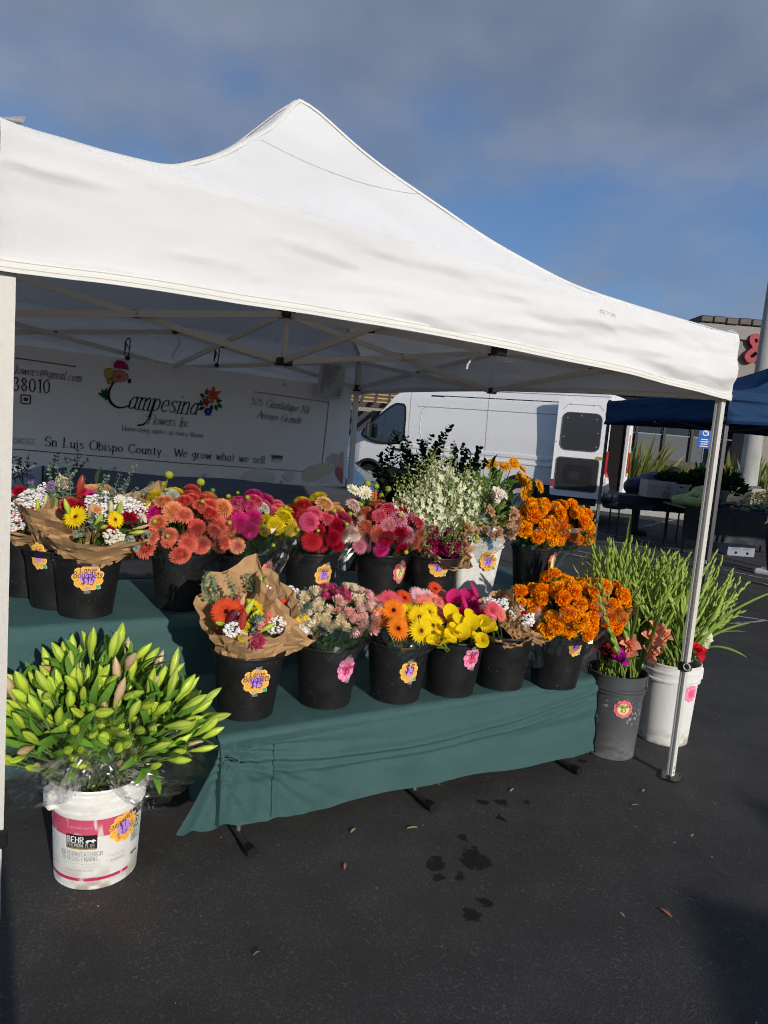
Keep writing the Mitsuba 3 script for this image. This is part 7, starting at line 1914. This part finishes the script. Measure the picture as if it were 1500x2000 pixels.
# a passer-by behind the camera: only the shadow enters the frame
g = figure((-.62, -2.85, 0), (.3, .95), 1.74)
person('person in a dark jacket standing before the stall, shadow falling on its left', g['torso'] + g['head'] + g['arms'] + g['hands'] + g['legs'] + g['feet'], SKIN, [('jacket', g['grow'](g['torso'][:3], .03) + g['grow'](g['arms'], .014), DK), ('trousers', g['grow'](g['legs'], .016) + g['grow'](g['torso'][2:3], .006), NB), ('hair', g['hair'], (.02, .014, .01)), ('shoes', g['grow'](g['feet'], .012), (.03, .03, .03))])

# ---- the shop behind: recessed glass front, pier, upper wall with big red letters
SD = 25.0
SO = CAM + F2 * SD; SO[2] = 0
sp = lambda px, py, D=SD: (lambda d: (lambda q: np.array([(q - SO) @ R2, q[2]]))(CAM + d * (D / (d @ F2))))(ray(px, py))
shop = thing('shop_building', 'beige shop with tiled parapet, glass front and big red letters beyond the planting', 'building')
SM = np.eye(4); SM[:3, 0], SM[:3, 1], SM[:3, 2], SM[:3, 3] = R2, -F2, (0, 0, 1), SO     # x along the front, y towards us


def wput(key, pieces, bs='paint', smooth=False, label=None):
    m = MB()
    for vf, c in pieces:
        v, f = np.asarray(vf[0], float), np.asarray(vf[1])
        if f.shape[1] == 4: f = np.vstack([f[:, [0, 1, 2]], f[:, [0, 2, 3]]])
        m.add((v @ SM[:3, :3].T + SM[:3, 3], f[:, ::-1]), c)
    k = num(f'{shop}__{key}')
    if label: tag(k, label)
    return m.put(k, bs, smooth)


def stucco(p, n, uv):
    return mix((.30, .275, .235), (.225, .21, .185), fbm(p.x * 1.3, p.y * 1.3, p.z * 1.8, 3))


two('stucco', PR(proc(stucco), .9, .2))
x0, x1 = sp(1140, 800)[0], sp(1500, 800)[0] + 9
zg = float(gz(*SO[:2])); zs = sp(1330, 902)[1]; zt_w = zs + 2.2; xu = sp(1345, 640)[0]; ztop = sp(1440, 641)[1]
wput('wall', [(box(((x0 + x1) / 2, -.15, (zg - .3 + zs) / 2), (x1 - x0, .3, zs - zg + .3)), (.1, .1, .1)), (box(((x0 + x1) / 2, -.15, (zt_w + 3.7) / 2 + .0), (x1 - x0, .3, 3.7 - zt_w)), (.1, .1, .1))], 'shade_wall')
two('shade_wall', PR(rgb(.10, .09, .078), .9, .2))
wput('upper_wall', [(box(((xu + x1) / 2, .3, (3.4 + ztop) / 2), (x1 - xu, .9, ztop - 3.4)), (.1, .1, .1))], 'stucco')
wput('fascia', [(box(((xu + x1) / 2, .34, ztop - .28), (x1 - xu + .04, 1.04, .46), .02), (.20, .19, .165))])
for i in range(int((x1 - xu) / .42) + 1):
    x = xu + .2 + i * .42; wput('parapet_tile', [(box((x, .36, ztop + .06 + .012 * math.sin(i * 2.3)), (.40, 1.16, .22), .03), np.array((.055, .045, .04)) * U(.8, 1.3))])
# glass
def shop_glass(p, n, uv): return mix((.010, .014, .018), (.03, .045, .05), fbm(p.x * .8, p.y * .8, p.z * 1.1, 3))


two('shop_glass', PR(proc(shop_glass), .08, .5))
pw = (x1 - x0) / 16
zm = zs + (zt_w - zs) * .40
for i in range(16):
    a, b = x0 + i * pw, x0 + (i + 1) * pw
    w = wput('window', [(box(((a + b) / 2, -.10, (zm + zt_w) / 2), (pw - .10, .02, zt_w - zm - .04)), (.02, .02, .02))], 'shop_glass')
    wput('frosted_panel', [(box(((a + b) / 2, -.09, (zs + zm) / 2), (pw - .10, .03, zm - zs - .02)), (.06, .072, .088))], 'paint')
    wput('mullion', [(box((a, -.04, (zs + zt_w) / 2), (.10, .10, zt_w - zs), .01), (.008, .008, .009))])
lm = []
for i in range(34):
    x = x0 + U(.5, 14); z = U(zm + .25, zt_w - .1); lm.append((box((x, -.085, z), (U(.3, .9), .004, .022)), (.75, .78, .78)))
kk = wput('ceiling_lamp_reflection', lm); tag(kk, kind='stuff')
# sunlit pier
a, b = sp(1416, 900)[0], sp(1462, 900)[0]
wput('pier', [(box(((a + b) / 2, .8, (zg + 3.3) / 2 - .1), (b - a, 1.0, 3.5 - zg)), (.1, .1, .1))], 'stucco')
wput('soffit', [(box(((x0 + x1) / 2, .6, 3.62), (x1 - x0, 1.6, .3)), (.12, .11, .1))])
# letters: an ampersand and an upright
LR = (.30, .004, .016)
def letter(shape, label):
    v, f = extrude(shape, .16)
    return wput('sign_letter', [((np.stack([v[:, 0], .80 + v[:, 2], v[:, 1]], -1), f[:, ::-1]), LR)], 'paint', False, label)


am = lambda x, y: sp(1360 + x / 6.664, 560 + y / 6.664)
letter(stroke_shape([am(*q) for q in ((690, 985), (640, 900), (585, 820), (545, 760), (550, 705), (595, 690), (640, 715), (640, 770), (590, 840), (520, 890), (480, 940), (500, 985), (560, 990), (620, 950), (670, 895), (690, 880))], [.16] * 16).simplify(.01), 'red ampersand of the shop sign')
q0, q1, q2, q3 = am(790, 668), am(850, 665), am(800, 960), am(742, 965)
letter(Polygon([q0, q1, q2, q3]), 'upright red letter of the shop sign beside the light pole')

# ---- light pole on its concrete drum
lp = thing('light_pole', 'tall pale concrete light pole rising from a square concrete base', 'light pole')
pb = gp_(1452, 16.2)
MB().add(box((pb[0], pb[1], pb[2] + .38), (.62, .62, .86), .04), (.34, .29, .22)).put(f'{lp}__base', 'paint', 30)
def concrete(p, n, uv): return mix((.42, .42, .40), (.30, .30, .29), fbm(p.x * 7, p.y * 7, p.z * 3, 3))


two('concrete', PR(proc(concrete), .85, .25))
MB().add(lathe([(.20, .8), (.20, 1.0), (.175, 3.0), (.15, 6.0), (.12, 9.0), (.001, 9.0)], 28), (.4, .4, .4), mv(pb[0], pb[1], pb[2])).put(f'{lp}__shaft', 'concrete', 40)
MB().add(box((pb[0], pb[1], pb[2] + .84), (.44, .44, .05), .01), (.3, .3, .3)).put(f'{lp}__base_plate', 'metal')
# ---- blue parking sign
bs_ = thing('parking_sign', 'blue accessible parking sign with white wheelchair symbol on a thin post', 'sign')
D = 19.0; c = atD(1377, 852, D); g0 = gp_(1373, D)
SMf = np.eye(4); SMf[:3, 0], SMf[:3, 1], SMf[:3, 2], SMf[:3, 3] = R2, (0, 0, 1), -F2, c
w = .17
m = MB()
for z0_, z1_ in ((-.02, .30), (-.32, -.04)): m.add((lambda v, f: (v + (0, 0, -.01), f))(*extrude(rect(-w, z0_, w, z1_, .03), .012)), (.01, .10, .42), SMf)
m.put(f'{bs_}__plate', 'gloss')
m = MB()
for g in (Point(-.01, .235).buffer(.03), stroke_shape([(-.01, .21), (.0, .12), (.06, .12), (.085, .04)], [.03, .03, .03, .03]), Point(.005, .085).buffer(.065).boundary.buffer(.012)): flat(g, SMf, (.75, .77, .8), m, .004)
for i in range(4): flat(rect(-.11 + .02 * (i % 2), -.28 + i * .06, .11 - .02 * (i % 2), -.255 + i * .06), SMf, (.7, .72, .76), m, .004)
m.put(f'{bs_}__symbol', 'matte')
MB().add(tube([(c[0] + .02 * F2[0], c[1] + .02 * F2[1], g0[2]), (c[0] + .02 * F2[0], c[1] + .02 * F2[1], c[2] + .3)], .022, 8), (.3, .3, .3)).put(f'{bs_}__post', 'metal', 40)

# ---- planting
def phormium(label, px, D, h, n, spread=1.0):
    k = thing('flax_plant', label, 'plant'); p = gp_(px, D)
    for i in range(n):
        a = U(0, 6.28); ln_ = U(.05, .95) ** .8 * spread
        d = np.array([math.cos(a) * ln_, math.sin(a) * ln_, 1.15]); L = h * U(.75, 1.12) * math.hypot(1, .3 * ln_)
        y_ = U(0, 1)
        bl = blade(L, U(.05, .085), U(.05, .7), 0, (.04, .075, .02), lerp((.12, .17, .04), (.38, .32, .10), y_ ** 2), 10, .5)
        MB().add(bl, m=frame(p + (math.cos(a) * .12 * U(0, 1), math.sin(a) * .12 * U(0, 1), -.05), d, 1, U(-.5, .5))).put(num(f'{k}__leaf'), 'leaf', True)
    return k


phormium('large striped flax plant right beside the open van door', 1232, 17.0, 1.75, 80, .95)
phormium('striped flax plant left of the white canopy pole', 1385, 18.2, 1.30, 55, .9)
phormium('sunlit striped flax plant between the canopy pole and the light pole', 1432, 18.4, 1.65, 55, .55)
phormium('striped flax plant at the right edge beyond the light pole', 1500, 17.5, 1.55, 70, .9)
k = thing('hedge_shrub', 'rounded clipped shrub with sunlit yellow green leaves', 'shrub')
p = gp_(1300, 18.5); m = MB()
for i in range(7600):
    d = rng.normal(size=3); d /= np.linalg.norm(d)
    if d[2] < -.5: continue
    r_ = 1 - abs(rng.normal()) * .10; w_ = 1 + .16 * (meshkit.noise(d * 2.6 + 3) - .5)
    q = p + (0, 0, .42) + d * np.array([.95, .8, .68]) * r_ * w_ * np.array([1.05, 1, 1])
    s = U(.018, .036); t = np.linspace(0, 1, 3)
    vv = np.array([(0, 0, 0), (s * .5, s * .9, .004), (-s * .5, s * .9, .004), (0, s * 1.9, 0)]); ff = np.array([[0, 1, 2], [1, 3, 2]])
    m.add((vv, ff), np.array(lerp((.06, .11, .025), (.22, .25, .07), U(0, 1) ** 1.5)) if U(0, 1) > .06 else (.26, .10, .04), frame(q, d + rng.normal(size=3) * .6, 1, U(0, 6.28)))
kk = m.put(f'{k}__foliage', 'leaf'); tag(kk, kind='stuff')
MB().add(tube([p - (0, 0, .1), p + (0, 0, .6)], .06, 8), (.08, .05, .03)).put(f'{k}__trunk', 'paint')
k = thing('hedge_shrub', 'dark green shrub low at the right edge below the flax', 'shrub'); p = gp_(1500, 15.6); m = MB()
for i in range(2600):
    d = rng.normal(size=3); d /= np.linalg.norm(d); q = p + (0, 0, .35) + d * np.array([.6, .6, .45]) * (1 - abs(rng.normal()) * .12); s = U(.02, .04)
    m.add((np.array([(0, 0, 0), (s * .5, s * .9, .004), (-s * .5, s * .9, .004), (0, s * 1.9, 0)]), np.array([[0, 1, 2], [1, 3, 2]])), lerp((.03, .06, .02), (.12, .15, .04), U(0, 1)), frame(q, d + rng.normal(size=3) * .6, 1, U(0, 6.28)))
kk = m.put(f'{k}__foliage', 'leaf'); tag(kk, kind='stuff')
# planting bed with its kerb
a, b = gp_(1150, 16.4), gp_(1640, 15.0); d = (b - a)[:2]; L = np.linalg.norm(d); M = mv(*a) @ rotz(math.atan2(d[1], d[0]))
MB().add(box((L / 2, .08, .06), (L, .15, .16), .02), (.28, .27, .25), M).put('kerb', 'concrete'); tag('kerb', 'low concrete kerb of the planting bed', 'kerb', kind='structure')
MB().add(box((L / 2, 4.2, .03), (L, 8.0, .1)), (.06, .045, .03), M).put('planting_bed', 'paint'); tag('planting_bed', 'brown soil of the planting bed before the shop', 'soil', kind='structure')

# ---- seen in the gap left of the van: a tiled roof with a pergola in front
hs = thing('tiled_house', 'low house with ochre tiled roof seen between the pole and the van', 'house')
HO = gp_(640, 34.0); HM = np.eye(4); HM[:3, 0], HM[:3, 1], HM[:3, 2], HM[:3, 3] = R2, F2, (0, 0, 1), HO
ze, zr = atD(730, 806, 34.0)[2], atD(730, 764, 36.0)[2]
MB().add(box((1, 3.3, ze / 2), (14, 6, ze)), (.16, .13, .10), HM).put(f'{hs}__wall', 'stucco')
for i in range(9):
    t = i / 9; z = lerp(ze, zr + .6, t); MB().add((lambda v, f: (v, f))(*slab((-6.2, .1 + t * 3.2, z), (8.2, .1 + t * 3.2, z), .48, .07, (0, .6, 1))), np.array((.42, .30, .17)) * U(.85, 1.1), HM).put(num(f'{hs}__roof_course'), 'paint')
pg = thing('pergola', 'dark timber pergola below the ochre roof, left of the van', 'pergola')
PO = gp_(690, 27.0); PM = np.eye(4); PM[:3, 0], PM[:3, 1], PM[:3, 2], PM[:3, 3] = R2, F2, (0, 0, 1), PO
zp_ = atD(725, 806, 27)[2]
for i in range(9): MB().add(slab((-1.0 + i * .5, -.6, zp_ + .12), (-1.0 + i * .5, 3.0, zp_ + .75), .09, .14), (.06, .045, .035), PM).put(num(f'{pg}__rafter'), 'paint')
for x in (-1.2, 3.2):
    MB().add(box((x, 0, zp_ / 2), (.16, .16, zp_)), (.05, .04, .03), PM).put(num(f'{pg}__post'), 'paint')
MB().add(slab((-1.4, 0, zp_), (3.6, 0, zp_), .12, .2), (.05, .04, .03), PM).put(f'{pg}__beam', 'paint')
MB().add(box((1, 4.0, 1.0), (7, .3, 2.0)), (.03, .03, .035), PM).put(f'{pg}__screen', 'paint')

# ---- vehicles glimpsed under the banner
def ground_car(label, px, D, L, col, heading):
    """A saloon: body, cabin glass, lamps, wheels."""
    k = thing('parked_car', label, 'car'); p = gp_(px, D); M = mv(*p) @ rotz(heading)
    hw = .88
    secs = [(-.5 * L, .35, .62, .80), (-.48 * L, .25, .85, .86), (-.30 * L, .2, .92, .90), (-.15 * L, .2, .95, .90), (.15 * L, .2, .96, .90), (.32 * L, .2, .92, .90), (.46 * L, .25, .80, .84), (.5 * L, .38, .62, .74)]
    ring_ = lambda x, z0, z1, w: [(x, -w, z0 + .1), (x, -w, z1 - .14), (x, -w * .93, z1 - .03), (x, -w * .6, z1), (x, 0, z1 + .03), (x, w * .6, z1), (x, w * .93, z1 - .03), (x, w, z1 - .14), (x, w, z0 + .1)]
    MB().add(grid(np.array([ring_(*s) for s in secs])), col, M).add(box((0, 0, .3), (L * .94, 1.6, .2)), (.02, .02, .02), M).put(f'{k}__body', 'gloss', 35)
    cab = [(-.36 * L, .90, .01), (-.22 * L, .92, .46), (.02 * L, .93, .52), (.20 * L, .92, .40), (.34 * L, .92, .01)]
    MB().add(grid(np.array([[(x, -.78 + (.12 if h > .3 else 0), z), (x, -.70 + (.10 if h > .3 else 0), z + h * .9), (x, 0, z + h), (x, .70 - (.10 if h > .3 else 0), z + h * .9), (x, .78 - (.12 if h > .3 else 0), z)] for x, z, h in cab])), (.02, .02, .02), M).put(f'{k}__cabin', 'van_glass', 30)
    for x in (-.31 * L, .31 * L):
        for y in (-.80, .80): MB().add(lathe([(.18, -.1), (.31, -.1), (.32, -.06), (.32, .06), (.31, .1), (.18, .1), (.001, .05)], 24), (.012, .012, .012), M @ mv(x, y, .32) @ rotx(PI / 2)).put(num(f'{k}__wheel'), 'paint', 40)
    for y in (-.62, .62): MB().add(box((.485 * L, y, .66), (.10, .34, .14), .03), (.6, .6, .6), M).put(num(f'{k}__headlamp'), 'gloss', 30)
    return k


ground_car('dark grey car parked behind the banner, only its bonnet showing below it', 480, 8.4, 4.2, (.05, .052, .056), math.atan2(R2[1], R2[0]) - .15)
k = thing('cargo_van', 'second white van behind the left of the banner, a strip of its door showing', 'van')
p = gp_(455, 8.6); M = mv(*p) @ rotz(math.atan2(-R2[1], -R2[0]) + .1)
MB().add(box((2.6, -1.0, 1.35), (5.2, 2.0, 1.9), .12), (.30, .33, .36), M).put(f'{k}__body', 'gloss', 30)
MB().add(box((.7, .012, 1.42), (1.1, .02, .55), .008), (.01, .01, .012), M).put(f'{k}__window', 'van_glass')
MB().add(box((2.2, .012, .8), (.02, .02, 1.2), .004), (.02, .02, .02), M).put(f'{k}__door_seam', 'paint')
for x in (.9, 4.3): MB().add(lathe([(.001, .06), (.18, -.1), (.33, -.1), (.34, -.06), (.34, .06), (.33, .1), (.18, .1)], 24), (.012, .012, .012), M @ mv(x, -.1, .34) @ rotx(PI / 2)).put(num(f'{k}__wheel'), 'paint', 40)
k = thing('traffic_cone', 'orange traffic cone top showing among the pale dahlia buds', 'cone')
p = gp_(727, 7.0)
MB().add(lathe([(.001, .95), (.03, .95), (.06, .70), (.13, .1), (.14, .05)], 24), (.62, .07, .015), mv(*p)).add(box((0, 0, .025), (.36, .36, .045), .01), (.03, .03, .03), mv(*p)).put(f'{k}__body', 'paint', 30)
# ---------------------------------------------------------------- the colours of all pieces as one table
_t = np.array(_rows, np.float32); PAL['n'] = len(_t); PAL['t'] = mi.Float(_t.ravel())
dr.eval(PAL['t'])
